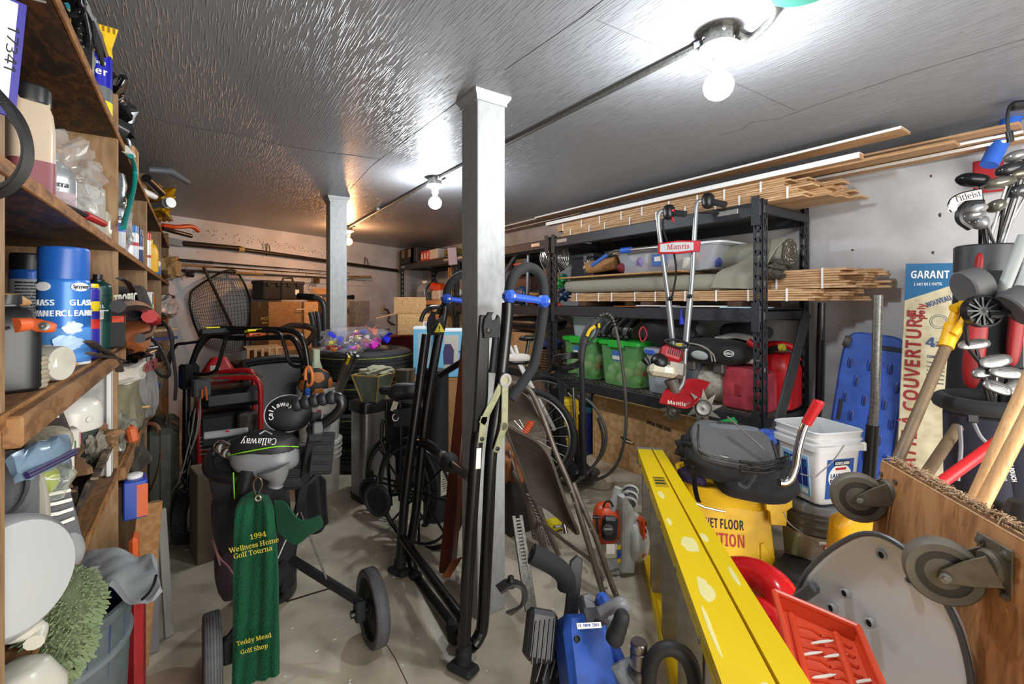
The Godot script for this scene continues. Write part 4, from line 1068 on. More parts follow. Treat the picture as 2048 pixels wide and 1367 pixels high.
func tyre(label: String, at: Vector3, sd: int, group: String) -> Node3D:
	var o = thing("tyre", label, "tyre", at, V(0, sd * 7.3, 0), group)
	var R = 0.395
	var w = 0.118
	# carcass, then the tread as rows of blocks cut by grooves
	part(o, "carcass", mb().lathe(T(), [0.235, -w * 0.72, 0.25, -w * 0.86, 0.3, -w, 0.345, -w * 0.97, 0.372, -w * 0.84, 0.386, -w * 0.7, 0.386, w * 0.7, 0.372, w * 0.84, 0.345, w * 0.97, 0.3, w, 0.25, w * 0.86, 0.235, w * 0.72, 0.222, w * 0.6, 0.222, -w * 0.6, 0.235, -w * 0.72], 72, false), mt("#343536", 0.6, 0.0, "grime", 3))
	var rows = [[-0.082, 0.022, 0.386], [-0.051, 0.028, 0.394], [-0.017, 0.026, 0.396], [0.017, 0.026, 0.396], [0.051, 0.028, 0.394], [0.082, 0.022, 0.386]]
	for q in rows:
		var n = 84
		var rings = []
		for yy in [-0.5, -0.42, 0.42, 0.5]:
			var r = PackedVector3Array()
			for k in n * 2:
				var g = TAU * (k + 0.5 * yy) / (n * 2)
				var rad: float = q[2] - (0.011 if absf(yy) > 0.45 else (0.0 if k % 2 == 0 else 0.004))
				r.append(V(cos(g) * rad, q[0] + q[1] * yy, sin(g) * rad))
			rings.append(r)
		part(o, "tread_row", mb().loft(rings, false), mt("#2e2f30", 0.62, 0.0, "grime", 3))
	part(o, "yellow_line", mb().lathe(T(), [0.3872, 0.066, 0.3885, 0.067, 0.3885, 0.0685, 0.3872, 0.07], 72, false), mt("#b5b52e", 0.6))
	return o

func bucket(label: String, at: Vector3, m: Material, empty := true, hh := 0.37) -> Node3D:
	var o = thing("bucket", label, "bucket", at)
	var r = 0.148
	part(o, "shell", mb().lathe(T(), [r * 0.87, 0, r * 0.885, 0.006, r * 0.96, hh * 0.66, r * 1.02, hh * 0.665, r * 1.02, hh * 0.675, r * 0.965, hh * 0.68, r * 0.97, hh * 0.76, r * 1.04, hh * 0.765, r * 1.04, hh * 0.775, r * 0.98, hh * 0.78, r * 0.985, hh * 0.86, r * 1.05, hh * 0.865, r * 1.05, hh * 0.88, r * 0.99, hh * 0.885, r, hh * 0.985, r * 1.02, hh * 0.99, r * 1.01, hh, r * 0.96, hh, r * 0.86, 0.01, 0.001, 0.01], 40, false), m)
	return o

func centre_left():
	# tyres and what lies on them
	var tp = V(1.214,.974,-3.965) * V(1, 0, 1)
	for k in 4:
		tyre(["black tyre at the bottom of the stack of four", "second black tyre from the floor in the stack", "third black tyre from the floor in the stack", "topmost tyre of the stack, under the candy bag"][k], tp + V([0.01, -0.01, 0.012, 0][k], 0.119 + 0.237 * k, [0.0, 0.015, -0.01, 0][k]), k, "stacked tyres behind the white buckets")
	var top = tp + V(0, 0.95, 0)
	var o = thing("candy_bag", "big clear bag of wrapped candy lying on the top tyre", "bag", top)
	part(o, "bag", mb().ball(T(V(-0.13, 0.085, 0.12), V(0, 30, 0)), V(0.30, 0.10, 0.17), 0.35, 2.0, 3, 36, 16, 0.8), glassy("#dfe4ff", 0.12, 0.05))
	var rng = RandomNumberGenerator.new()
	rng.seed = 11
	var cols = ["#2733c9", "#d8411c", "#e6cf1f", "#8c1c86", "#5b2a1a", "#c9172b", "#e27d1c", "#d9d4cf", "#c822b0", "#3a1d14", "#b9cf1d"]
	for k in 90:
		var u = rng.randf() * TAU
		var rr = sqrt(rng.randf())
		var p = T(V(-0.13, 0, 0.12), V(0, 30, 0)) * V(cos(u) * rr * 0.27, 0.02 + (1.0 - rr * rr) * 0.13 * rng.randf() + 0.01, sin(u) * rr * 0.15)
		part(o, "wrapped_candy", mb().ball(T(p, V(rng.randf() * 360, rng.randf() * 360, 0)), V(0.026, 0.012, 0.018), 0.4, 3.0, k, 8, 6, 0.7), mt(cols[k % 11], 0.22))
	for k in 4:
		part(o, "printed_panel", mb().sheet(8, 5, func(u, v): return T(V(-0.13, 0, 0.12), V(0, 30, 0)) * V([-0.3, 0.12, 0.2, 0.0][k] + u * 0.14, [0.10, 0.13, 0.06, 0.03][k] + 0.05 * v + 0.02 * sin(u * 7 + k), [0.05, 0.02, 0.10, 0.15][k] + 0.03 * sin(v * 4 + u * 3)), 0.002), mt(["#2733c9", "#e2743a", "#2733c9", "#c822b0"][k], 0.2))
	# trash can and planter
	o = thing("trash_can", "brushed steel pedal bin with a black lid beside the tyres", "bin", V(1.032,-.038,-3.178) * V(1, 0, 1), V(0, 12, 0))
	part(o, "body", mb().vessel(T(), [[0.035, 0.13, 0.10], [0.04, 0.135, 0.105], [0.60, 0.135, 0.105], [0.605, 0.13, 0.10]], 5.0, 40), mt("#9a9b9c", 0.28, 0.9))
	part(o, "lid", mb().vessel(T(), [[0.60, 0.14, 0.11], [0.605, 0.145, 0.115], [0.66, 0.145, 0.115], [0.672, 0.138, 0.108]], 6.0, 40), M.black)
	part(o, "lid_inlay", mb().vessel(T(), [[0.672, 0.115, 0.085], [0.675, 0.115, 0.085]], 6.0, 30), mt("#8f8b82", 0.4, 0.4, "grime"))
	part(o, "foot", mb().vessel(T(), [[0, 0.135, 0.105], [0.036, 0.138, 0.108]], 6.0, 30), M.black)
	part(o, "pedal", mb().vessel(T(V(-0.02, 0.012, 0.14)), [[0, 0.06, 0.05], [0.014, 0.06, 0.05]], 3.0, 24), M.black)
	o = thing("planter", "green grey square ceramic planter with bamboo edges standing on the steel bin", "planter", V(1.004,.677,-3.101) * V(1, 0, 1) + V(0, 0.677, 0), V(0, 40, 0))
	part(o, "pot", mb().vessel(T(), [[0, 0.055, 0.055], [0.17, 0.10, 0.10], [0.18, 0.10, 0.10], [0.175, 0.09, 0.09], [0.04, 0.05, 0.05]], 12.0, 32), mt("#6b7468", 0.4, 0.0, "grime"))
	for k in 4:
		var sx: float = [1, -1, -1, 1][k]
		var sz: float = [1, 1, -1, -1][k]
		part(o.get_node("pot"), "bamboo_edge", mb().tube([V(0.054 * sx, 0.0, 0.054 * sz), V(0.102 * sx, 0.185, 0.102 * sz)], 0.006, 8), mt("#a08a4e", 0.5))
		part(o.get_node("pot"), "bamboo_rim", mb().tube([V(0.1 * sx, 0.18, 0.1 * sz), V(0.1 * [1, -1, -1, 1][(k + 1) % 4], 0.18, 0.1 * [1, 1, -1, -1][(k + 1) % 4])], 0.007, 8), mt("#a08a4e", 0.5))
	solo("white_rag", "crumpled off white rag stuffed in the planter", "rag", lump(o.position + V(0.02, 0.165, 0), V(0.11, 0.03, 0.08), V(0, 30, 0), 0.5, 17, 2.5), mt("#c9c6a8", 0.95, 0.0, "fab", 5))
	o = thing("candle_lantern", "small brass edged glass lantern behind the white rag", "lantern", V(1.267,.756,-3.198) * V(1, 0, 1))
	var ly = 1.344 - 0.58
	part(o, "glass_box", mb().vessel(T(V(0, ly, 0), V(0, 35, 0)), [[0, 0.05, 0.05], [0.09, 0.06, 0.06]], 12.0, 24), mt("#5c5a50", 0.15))
	for k in 4:
		var g = k * PI / 2 + 0.6 + PI / 4
		part(o, "brass_bar", mb().tube([V(cos(g) * 0.07, ly, sin(g) * 0.07), V(cos(g) * 0.085, ly + 0.095, sin(g) * 0.085)], 0.005, 6), mt("#8d7433", 0.35, 0.7))
	part(o, "stand", mb().box(V(0, ly * 0.5, 0), V(0.16, ly, 0.16), O, 0.01), mt("#2a2624", 0.7))
	# two white pails with a football and tubes
	var bp = V(.735,0,-3.376) * V(1, 0, 1) + V(0, 0, -0.1)
	o = bucket("white plastic pail standing on the floor under another pail", bp, mt("#b5b2ac", 0.4, 0.0, "grime"))
	o.set_meta("group", "white five gallon pails")
	part(o, "lid", mb().lathe(T(V(0, 0.37, 0)), [0.001, 0.004, 0.15, 0.004, 0.156, 0.0, 0.156, -0.02, 0.152, -0.022, 0.152, 0.0], 36, false), mt("#c2bfb8", 0.4, 0.0, "grime"))
	o = bucket("upper white pail with red and grey print holding a football", bp + V(0, 0.377, 0), mt("#b9b7b2", 0.4, 0.0, "grime"))
	o.set_meta("group", "white five gallon pails")
	var fn = V(-0.5, 0, 1).normalized()
	for k in 5:
		var n = fn.rotated(Vector3.UP, [0.25, 0.62, 0.28, 0.62, 0.45][k])
		part(o, "print", mb().boxt(TN(n * 0.139 + V(0, [0.21, 0.18, 0.14, 0.12, 0.07][k], 0), n), V([0.03, 0.05, 0.03, 0.045, 0.06][k], [0.04, 0.03, 0.04, 0.05, 0.03][k], 0.012)), mt(["#8d2a2a", "#55585c", "#a93a3a", "#6e7276", "#8f9296"][k], 0.6))
	o = thing("football", "orange and black football resting in the upper pail", "ball", bp + V(-0.035, 0.775, 0.05))
	var phi = (1.0 + sqrt(5.0)) / 2.0
	var ico = []
	for a in [-1, 1]:
		for b in [-phi, phi]:
			ico.append(V(0, a, b).normalized())
			ico.append(V(a, b, 0).normalized())
			ico.append(V(b, 0, a).normalized())
	part(o, "black_panels", mb().ball(T(), V(0.108, 0.108, 0.108), 0.0, 1, 1, 28, 18), mt("#222222", 0.6))
	for d in ico:
		var x = TN(d * 0.098, d, V(0.3, 0.9, 0.2))
		var ring = []
		for s in [[0.044, 0.0], [0.043, 0.0065], [0.02, 0.0105], [0.001, 0.0115]]:
			var r = PackedVector3Array()
			for k in 10:
				var g = TAU * k / 10.0
				var rad: float = s[0] * (1.0 if k % 2 == 0 else 0.87)
				r.append(x * V(cos(g) * rad, sin(g) * rad, s[1]))
			ring.append(r)
		part(o, "orange_panel", mb().loft(ring), mt("#b5692a", 0.6, 0.0, "grime"))
	for k in 7:
		o = thing("metal_tube", ["bare metal tube with a yellow banded dark end in the upper pail", "bare metal tube leaning out of the upper pail"][mini(k, 1)], "tube", bp + V(0.06, 0.5, 0), O, "metal tubes in the upper pail")
		var q = V(0.075 + 0.011 * (k % 4), 0.6, 0.02 - 0.014 * (k / 4))
		var e = V(.866,.985,-3.111) + V(0.018 * (k % 4) - 0.02, 0.012 * (k % 3), -0.03 * (k / 4)) - bp
		wp(o, "tube", mb().tube([bp + q, bp + e], 0.0105, 10), mt("#8b8780", 0.35, 0.8))
		wp(o, "open_end", mb().tube([bp + e - (e - q).normalized() * 0.07, bp + e + (e - q).normalized() * 0.001], 0.0112, 10), [mt("#3a3a3a", 0.4), mt("#c9a80f", 0.5)][int(k == 0)])
	solo("white_bottle", "tall pale green plastic bottle behind the football", "bottle", mb().vessel(T(V(.765,.787,-3.729) * V(1, 0, 1)), [[0, 0.04, 0.04], [0.66, 0.045, 0.045], [0.84, 0.045, 0.045], [0.9, 0.028, 0.028], [0.985, 0.028, 0.028]], 3.0, 20), mt("#b9c2a4", 0.4))
	# black mixing tub standing on end
	o = thing("plastic_tub", "black plastic mixing tub standing on end behind the pails", "tub", V(.503,.279,-3.667) * V(1, 0, 1))
	var tb = TN(V(.497,.711,-3.671), V(0.1, 0.15, 1))
	wp(o, "hollow", mb().prism(tb * T(V(0, 0, -0.06)), [-0.18, -0.36, 0.18, -0.36, 0.2, -0.3, 0.2, 0.18, 0.17, 0.21, -0.17, 0.21, -0.2, 0.18, -0.2, -0.3], 0.02, 0.006), mt("#131415", 0.35, 0.0, "grime"))
	wp(o, "rim", mb().tube(curve([tb * V(-0.2, -0.36, 0), tb * V(-0.215, 0.15, 0), tb * V(-0.17, 0.225, 0), tb * V(0.17, 0.225, 0), tb * V(0.215, 0.15, 0), tb * V(0.2, -0.36, 0)], 6), 0.017, 8), M.black)
	wp(o, "side_wall", mb().tube(curve([tb * V(-0.19, -0.36, -0.03), tb * V(-0.205, 0.14, -0.03), tb * V(-0.16, 0.215, -0.03), tb * V(0.16, 0.215, -0.03), tb * V(0.205, 0.14, -0.03), tb * V(0.19, -0.36, -0.03)], 6), 0.03, 8), M.black)
	# generator
	var gp = V(.194,0,-3.802) * V(1, 0, 1) + V(0, 0, -0.05)
	o = thing("generator", "portable generator in a red tube frame behind the golf bag", "generator", V(gp.x, 0, gp.z))
	for l in [[V(.03,.861,-3.326),V(.128,.882,-3.258),V(.276,.891,-3.155),V(.318,.864,-3.126),V(.328,.786,-3.119),V(.328,.606,-3.119),V(.325,.276,-3.121)], [V(.063,.881,-3.546),V(.19,.9,-3.458),V(.275,.906,-3.399),V(.309,.881,-3.376),V(.317,.778,-3.37),V(.317,.295,-3.37)], [V(.034,.861,-3.323),V(.025,.756,-3.33),V(.025,.276,-3.33)]]:
		wp(o, "red_tube", mb().tube(curve(l, 6), 0.0155, 10), mt("#a3141b", 0.35))
	for l in [[V(.034,.861,-3.323), V(.053,.881,-3.553)], [V(.318,.864,-3.126), V(.309,.881,-3.376)]]:
		wp(o, "cross_tube", mb().tube(l, 0.0145, 8), mt("#a3141b", 0.35))
	wp(o, "tank_top", mb().boxt(TN(V(.185,.881,-3.364), V(0.1, 0, 1)), V(0.31, 0.012, 0.3), 0.004), mt("#5b5147", 0.7, 0.0, "rustic"))
	wp(o, "fuel_tank", mb().boxt(TN(V(.192,.756,-3.396), V(0.1, 0, 1)), V(0.33, 0.12, 0.26), 0.03), mt("#1b1c1e", 0.4, 0.0, "grime"))
	wp(o, "engine_block", mb().boxt(TN(V(.162,.561,-3.441), V(0.1, 0, 1)), V(0.30, 0.2, 0.24), 0.02), mt("#222325", 0.6, 0.0, "grime"))
	wp(o, "muffler", mb().boxt(TN(V(.273,.595,-3.279), V(0.1, 0, 1)), V(0.12, 0.14, 0.1), 0.012), mt("#4b3f38", 0.6, 0.0, "rustic"))
	for k in 5:
		wp(o.get_node("engine_block"), "cooling_fin", mb().boxt(TN(V(.093,.535,-3.331) + V(0, -0.025 * k, 0), V(0.1, 0, 1)), V(0.14, 0.007, 0.03)), M.zinc)
	o = thing("fuel_can", "red plastic fuel can with a white sticker behind the generator", "can", V(.143,.649,-3.856) * V(1, 0, 1))
	wp(o, "body", mb().vessel(T(V(.143,.649,-3.856) * V(1, 0, 1) + V(0, 0.0, 0)), [[0, 0.1, 0.09], [0.82, 0.105, 0.09], [0.86, 0.10, 0.09], [0.94, 0.055, 0.06], [0.955, 0.04, 0.05]], 5.0, 24), M.red)
	wp(get_node("fuel_can"), "sticker", mb().boxt(TN(V(.118,.887,-3.727), V(-0.43, 0, 1)), V(0.06, 0.05, 0.002)), M.paper)
	mower()
	golf_cart()
	wheelchair()
	o = carton("cardboard_box", "tall tan box standing behind the golf bag", V(.055,.286,-2.944) * V(1, 0, 1), V(0.12, 0.46, 0.2), 10, mt("#8b7660", 0.8, 0.0, "fab", 3), false)
	solo("black_panel", "black plastic panel lying against the tan box", "guard", mb().box(V(.039,0,-3.091) + V(0, 0.06, 0), V(0.12, 0.12, 0.02), V(-10, 20, 0), 0.004), M.matte)  # plain black plastic panel

func mower():
	var o = thing("walk_behind_mower", "black walk behind mower with a folded tube handle and yellow tab", "mower", V(-.023,0,-3.115) * V(1, 0, 1))
	for l in [[V(-.038,.898,-3.215),V(-.023,.95,-3.205),V(.023,1.098,-3.172),V(.063,1.173,-3.145),V(.103,1.193,-3.117),V(.216,1.193,-3.039),V(.404,1.187,-2.908),V(.474,1.173,-2.86),V(.512,1.127,-2.834),V(.531,1.027,-2.82),V(.538,.941,-2.816)], [V(-.024,.911,-3.278),V(.01,1.049,-3.255),V(.077,1.145,-3.208),V(.197,1.134,-3.125),V(.413,1.139,-2.975),V(.473,1.134,-2.933),V(.509,1.063,-2.908),V(.538,.947,-2.888)]]:
		wp(o, "handle_tube", mb().tube(curve(l, 6), 0.016, 10), M.frame)
	wp(o, "control_bail", mb().tube(curve([V(-.005,.944,-3.143),V(.046,.939,-3.108),V(.097,.956,-3.072),V(.116,1.004,-3.06),V(.139,1.102,-3.044),V(.162,1.164,-3.028),V(.259,1.178,-2.96),V(.351,1.181,-2.896),V(.398,1.164,-2.864),V(.425,1.074,-2.845),V(.439,1.012,-2.835),V(.467,.984,-2.816),V(.509,.984,-2.787)], 6), 0.0105, 8), M.frame)
	wp(o, "grip_panel", mb().boxt(TN(V(.116,1.181,-3.06), V(0.5, 0.3, 1)), V(0.2, 0.035, 0.03), 0.006), M.black)
	wp(o, "yellow_tab", mb().boxt(TN(V(.087,1.193,-3.055), V(0.5, 0.3, 1)), V(0.075, 0.028, 0.012), 0.003), mt("#c9bd12", 0.4))
	wp(o, "yellow_label", mb().boxt(TN(V(.277,1.184,-2.947), V(0.5, 0.3, 1)), V(0.09, 0.012, 0.036), 0.001), mt("#bfae12", 0.5))
	wp(o, "orange_label", mb().boxt(TN(V(.286,1.162,-2.93), V(0.5, 0.3, 1)), V(0.095, 0.015, 0.036), 0.001), mt("#cf5a28", 0.5))
	wp(o, "lettering", mb().text(TN(V(.283,1.164,-2.901), V(0.45, 0.2, 1)), "CAUTION", 0.008, bold), M.ink)
	wp(o, "column", mb().tube([V(-.033,.93,-3.187), V(-.037,.511,-3.165), V(-.018,.015,-3.128)], 0.02, 10), M.frame)
	wp(o, "column", mb().tube([V(-.007,.736,-3.145), V(0,.02,-3.103)], 0.016, 10), M.frame)
	wp(o, "hinge_block", mb().boxt(TN(V(-.023,.928,-3.156), V(0.5, 0, 1)), V(0.09, 0.14, 0.06), 0.012), M.frame)
	wp(o, "lever_box", mb().boxt(TN(V(.032,.87,-3.069), V(0.4, 0, 1)), V(0.085, 0.10, 0.05), 0.008), mt("#3d3f42", 0.4))
	for k in 2:
		wp(o, "orange_lever", mb().tube([[V(.052,.886,-3.007), V(.058,.81,-3.002)], [V(.036,.87,-3.018), V(.036,.821,-3.018)]][k], 0.005, 6), mt("#c65a1e", 0.4))
	wp(o, "arm", mb().tube(curve([V(.041,1.118,-3.209),V(-.038,1.106,-3.264),V(-.086,1.095,-3.297),V(-.107,1.037,-3.312),V(-.126,.955,-3.325)], 6), 0.0085, 8), M.frame)
	var rng = RandomNumberGenerator.new()
	rng.seed = 8
	for k in 8:
		var p = [V(.027,.833,-3.048), V(-.007,.673,-3.047), V(-.029,.503,-3.038), V(-.058,.385,-3.046), V(-.081,.324,-3.098)]
		for i in p.size():
			p[i] += V(rng.randfn(0, 0.016), rng.randfn(0, 0.014), rng.randfn(0, 0.012))
		wp(o, "control_cable", mb().tube(curve(p, 5), 0.0035, 6), [M.black, mt("#7d7a75", 0.4)][k % 2])
	var c = V(-.036,.173,-3.092)
	var ax = V(1, 0, 0.25).normalized()
	var x = TN(c, ax) * T(O, V(90, 0, 0))
	wp(o, "wheel_rim", mb().lathe(x, [0.001, -0.025, 0.05, -0.02, 0.09, -0.03, 0.09, 0.03, 0.05, 0.02, 0.001, 0.025], 24), mt("#8c8983", 0.4))
	wp(o, "wheel_tyre", mb().lathe(x, [0.09, -0.028, 0.13, -0.034, 0.142, -0.026, 0.142, 0.026, 0.13, 0.034, 0.09, 0.028, 0.09, -0.028], 32, false), M.rubber)
	for k in 30:
		for s in 3:
			var g = TAU * (k + 0.5 * (s % 2)) / 30.0
			wp(o.get_node("wheel_tyre"), "tread_block", mb().boxt(x * T(V(cos(g) * 0.142, -0.019 + s * 0.019, sin(g) * 0.142), V(0, -rad_to_deg(g), 0)), V(0.01, 0.014, 0.02)), M.rubber)
	wp(o, "deck", mb().boxt(TN(V(.025,.051,-3.33), ax), V(0.3, 0.12, 0.3), 0.03), M.black)

func golf_cart():
	# the pull cart
	var o = thing("golf_cart", "black two wheeled pull cart that carries the golf bag", "golf cart", V(0.32, 0, -1.95))
	var lo = V(0.325, 0.10, -2.2)
	var hi = V(0.385, 0.93, -1.86)
	wp(o, "frame_bar", mb().boxt(TY(lo, hi) * T(V(0, 0.44, 0)), V(0.035, 0.9, 0.022), 0.004), M.matte)
	wp(o, "grip", mb().tube(curve([V(.312,.949,-1.901),V(.338,.961,-1.883),V(.393,.976,-1.845),V(.443,.985,-1.81),V(.46,.966,-1.799),V(.455,.938,-1.802),V(.427,.904,-1.821),V(.387,.873,-1.849),V(.359,.854,-1.869)], 6), 0.019, 12), M.black)
	for k in 5:
		wp(o, "grip_foam", mb().ball(TY([V(.324,.957,-1.893), V(.351,.965,-1.874), V(.377,.972,-1.856), V(.404,.978,-1.837), V(.43,.983,-1.819)][k], [V(.351,.965,-1.874), V(.377,.972,-1.856), V(.404,.978,-1.837), V(.43,.983,-1.819), V(.457,.987,-1.801)][k]), V(0.026, 0.02, 0.026), 0.0, 1, 1, 18, 10, 0.8), mt("#1d1e20", 0.55))
	wp(o, "bracket", mb().boxt(TN(V(.381,.848,-1.865), V(-0.3, 0.2, 1)), V(0.055, 0.075, 0.04), 0.008), M.matte)
	wp(o, "bracket_clip", mb().boxt(TN(V(.382,.873,-1.828), V(-0.3, 0.2, 1)), V(0.035, 0.045, 0.02), 0.006), mt("#5a5b5d", 0.4))
	wp(o, "lower_sleeve", mb().boxt(TY(lo, hi) * T(V(0, 0.36, 0)), V(0.048, 0.08, 0.035), 0.006), M.matte)
	wp(o, "lower_sleeve", mb().boxt(TY(lo, hi) * T(V(0, 0.1, 0)), V(0.05, 0.12, 0.035), 0.006), M.matte)
	wp(o, "base_hook", mb().tube(curve([lo + V(0, 0.1, 0), lo + V(0, -0.02, 0.0), lo + V(-0.02, -0.075, -0.1), lo + V(-0.03, -0.085, -0.2)], 5), 0.012, 8), M.matte)
	var wr = V(.579,.142,-1.801)
	var wl = V(.05,.138,-1.855)
	var hub = V(0.325, 0.27, -2.13)
	for w in [wr, wl]:
		var s = 1.0 if w == wr else -1.0
		var a: Vector3 = w - V(0.05 * s, 0.0, 0)
		wp(o, "leg", mb().boxt(TY(hub, a + V(0, 0.04, 0)) * T(V(0, hub.distance_to(a) * 0.5, 0)), V(0.034, hub.distance_to(a), 0.02), 0.004), M.matte)
		wp(o, "axle", mb().tube([a - V(0.035 * s, 0, 0), w], 0.014, 10), M.black)
		wp(o, "axle_block", mb().boxt(T(a + V(0, 0.01, 0)), V(0.04, 0.08, 0.05), 0.006), M.matte)
		var x = T(w, V(0, 0, 90)) if s > 0 else T(w, V(0, 0, 90))
		x = T(O, V(0, 0, 0)) * x
		wp(o, "wheel_disc", mb().lathe(x, [0.001, -0.014, 0.03, -0.02, 0.035, -0.01, 0.1, -0.006, 0.112, -0.02, 0.112, 0.02, 0.1, 0.006, 0.035, 0.01, 0.03, 0.02, 0.001, 0.02], 32), M.matte)
		wp(o, "wheel_tyre", mb().lathe(x, [0.112, -0.022, 0.13, -0.027, 0.1385, -0.023, 0.141, -0.019, 0.1385, -0.017, 0.1415, -0.012, 0.1395, -0.0095, 0.142, -0.004, 0.14, 0.0, 0.142, 0.004, 0.1395, 0.0095, 0.1415, 0.012, 0.1385, 0.017, 0.141, 0.019, 0.1385, 0.023, 0.13, 0.027, 0.112, 0.022, 0.112, -0.022], 48, false), mt("#55555a", 0.6, 0.0, "grime", 4))
		wp(o, "brace_rod", mb().tube([hub.lerp(a, 0.62), hi.lerp(lo, 0.52)], 0.0042, 8), M.zinc)
	wp(o, "tie_rod", mb().tube([hub.lerp(wr, 0.6), V(0.3, 0.16, -2.0)], 0.003, 6), M.black)
	for k in 2:
		var x = TN([V(.325,.689,-2.002), V(.413,.753,-1.904)][k], V(-0.35, 0.32, 1)) * T(V(0, 0, 0), V(0, 0, -4))
		var bp = wp(o, "bag_plate", mb().boxt(x, V(0.085, 0.16, 0.012), 0.006), M.matte)
		for j in 4:
			wp(bp, "plate_rib", mb().boxt(x * T(V(0, -0.055 + j * 0.036, 0.008)), V(0.075, 0.028, 0.006), 0.002), M.matte)
	wp(o, "bag_cradle", mb().tube(curve([V(.252,.575,-2.077),V(.285,.602,-2.054),V(.335,.602,-2.019),V(.376,.616,-1.99),V(.411,.656,-1.966)], 6), 0.02, 10, false, 0.6), mt("#2a2d33", 0.55))
	# the bag itself
	o = thing("golf_bag", "dark purple and black golf bag strapped to the pull cart", "golf bag", V(0.23, 0, -2.2))
	var b0 = V(0.275, 0.035, -2.36)
	var b1 = V(0.165, 0.78, -2.02)
	var bx = TY(b0, b1)
	wp(o, "body", mb().vessel(bx, [[0, 0.11, 0.09], [0.015, 0.118, 0.10], [0.3, 0.125, 0.105], [0.6, 0.13, 0.11], [0.8, 0.135, 0.12]], 2.6, 32), M.cloth)
	wp(o, "top_ring", mb().tube(ringpts(bx * T(V(0, 0.8, 0)), 0.128, 28, 0.9), 0.02, 10, true), M.black)
	wp(o, "base_cup", mb().vessel(bx, [[-0.012, 0.115, 0.095], [-0.008, 0.122, 0.104], [0.06, 0.124, 0.106], [0.07, 0.118, 0.1]], 2.6, 32), M.black)
	for q in [[-0.10, 0.16, 0.05, 0.075, 0.14, 0.05, "#452f3c"], [-0.075, 0.46, 0.07, 0.075, 0.13, 0.06, "#1d1d23"], [0.06, 0.2, 0.09, 0.06, 0.17, 0.05, "#23202a"]]:
		wp(o, "pocket", mb().ball(bx * T(V(q[0], q[1] + 0.1, q[2])), V(q[3], q[4], q[5]), 0.12, 2.0, 4, 22, 14, 0.6), mt(q[6], 0.85, 0.0, "fab", 7))
	for l in [[V(.056,.441,-2.079),V(.081,.374,-2.061),V(.104,.346,-2.045),V(.125,.308,-2.031)], [V(.069,.516,-2.082),V(.097,.493,-2.062),V(.122,.481,-2.045)], [V(.081,.597,-2.049),V(.074,.521,-2.054),V(.062,.446,-2.062),V(.081,.352,-2.049)]]:
		wp(o, "piping", mb().tube(curve(l, 5), 0.0035, 6), mt("#8a5f62", 0.6))
	wp(o, "lettering", mb().text(TN(V(.118,.527,-2.03), V(-0.45, 0.1, 1)), "DA", 0.018, bold), mt("#b88a8c", 0.6))
	wp(o, "rain_hood", mb().sheet(10, 10, func(u, v): return bez([[V(.353,.576,-2.128),V(.397,.587,-2.098),V(.426,.619,-2.077),V(.458,.591,-2.056)], [V(.36,.483,-2.148),V(.406,.472,-2.116),V(.445,.461,-2.089),V(.466,.472,-2.074)], [V(.369,.359,-2.154),V(.412,.338,-2.124),V(.458,.364,-2.092),V(.474,.392,-2.081)]], u, v) + V(0, 0, 0.01) * sin(v * 14), 0.006), mt("#15171c", 0.9, 0.0, "fab", 6))
	wp(o, "stitching", mb().tube([V(.158,.613,-2.032), V(.185,.615,-2.014)], 0.0015, 5).tube([V(.158,.601,-2.032), V(.185,.603,-2.014)], 0.0015, 5), M.clean)
	# head covers and clubs
	o = thing("head_cover", "black and silver driver head cover with white lettering and a green line", "head cover", V(.219,.808,-1.941))
	var hx = TN(V(.222,.779,-1.939), V(-0.4, 0.35, 1))
	wp(o, "silver_side", mb().ball(hx * T(V(0, -0.012, 0)), V(0.118, 0.07, 0.075), 0.06, 1.5, 3, 30, 18, 0.85), mt("#77787a", 0.4))
	wp(o, "black_top", mb().ball(hx * T(V(-0.002, 0.022, 0.006), V(0, 0, -4)), V(0.117, 0.06, 0.074), 0.04, 1.5, 4, 30, 18, 0.85), mt("#16171a", 0.55))
	wp(o, "green_line", mb().tube(curve([hx * V(-0.118, 0.0, 0.03), hx * V(-0.06, 0.005, 0.077), hx * V(0.0, 0.012, 0.088), hx * V(0.06, 0.018, 0.077), hx * V(0.118, 0.014, 0.03)], 6), 0.0022, 6), mt("#7fd01e", 0.4))
	wp(o, "lettering", mb().text(TN(hx * V(-0.005, 0.04, 0.082), V(-0.4, 0.6, 1)) * T(V(0, 0, 0), V(0, 0, 176)), "Callaway", 0.022, serif, 0.12), M.clean)
	wp(o, "chevron", mb().tube([hx * V(-0.012, 0.066, 0.064), hx * V(0.004, 0.078, 0.052), hx * V(0.03, 0.064, 0.064)], 0.003, 6), mt("#9a9b9c", 0.3))
	wp(o, "silver_neck", mb().tube(curve([hx * V(0.035, -0.05, 0.02), hx * V(0.045, -0.085, 0.01), hx * V(0.04, -0.115, 0.0)], 5), [0.085, 0.08, 0.074, 0.067, 0.06, 0.053, 0.047, 0.042, 0.038, 0.036, 0.04], 20, false, 0.7), mt("#77787a", 0.4))
	wp(o, "black_neck", mb().tube([hx * V(-0.05, -0.05, 0.02), hx * V(-0.07, -0.15, 0.0)], [0.05, 0.035], 16, false, 0.6), mt("#16171a", 0.6))
	wp(o, "green_neck_line", mb().tube([hx * V(-0.09, -0.06, 0.045), hx * V(-0.085, -0.15, 0.02)], 0.002, 6), mt("#7fd01e", 0.4))
	o = thing("head_cover", "round black putter head cover with white arched lettering", "head cover", V(.297,.908,-1.985))
	var rx = TN(V(.31,.903,-2), V(-0.35, 0.25, 1))
	wp(o, "body", mb().ball(rx, V(0.085, 0.072, 0.045), 0.03, 1.5, 6, 30, 18, 0.9), mt("#1a1a1e", 0.6))
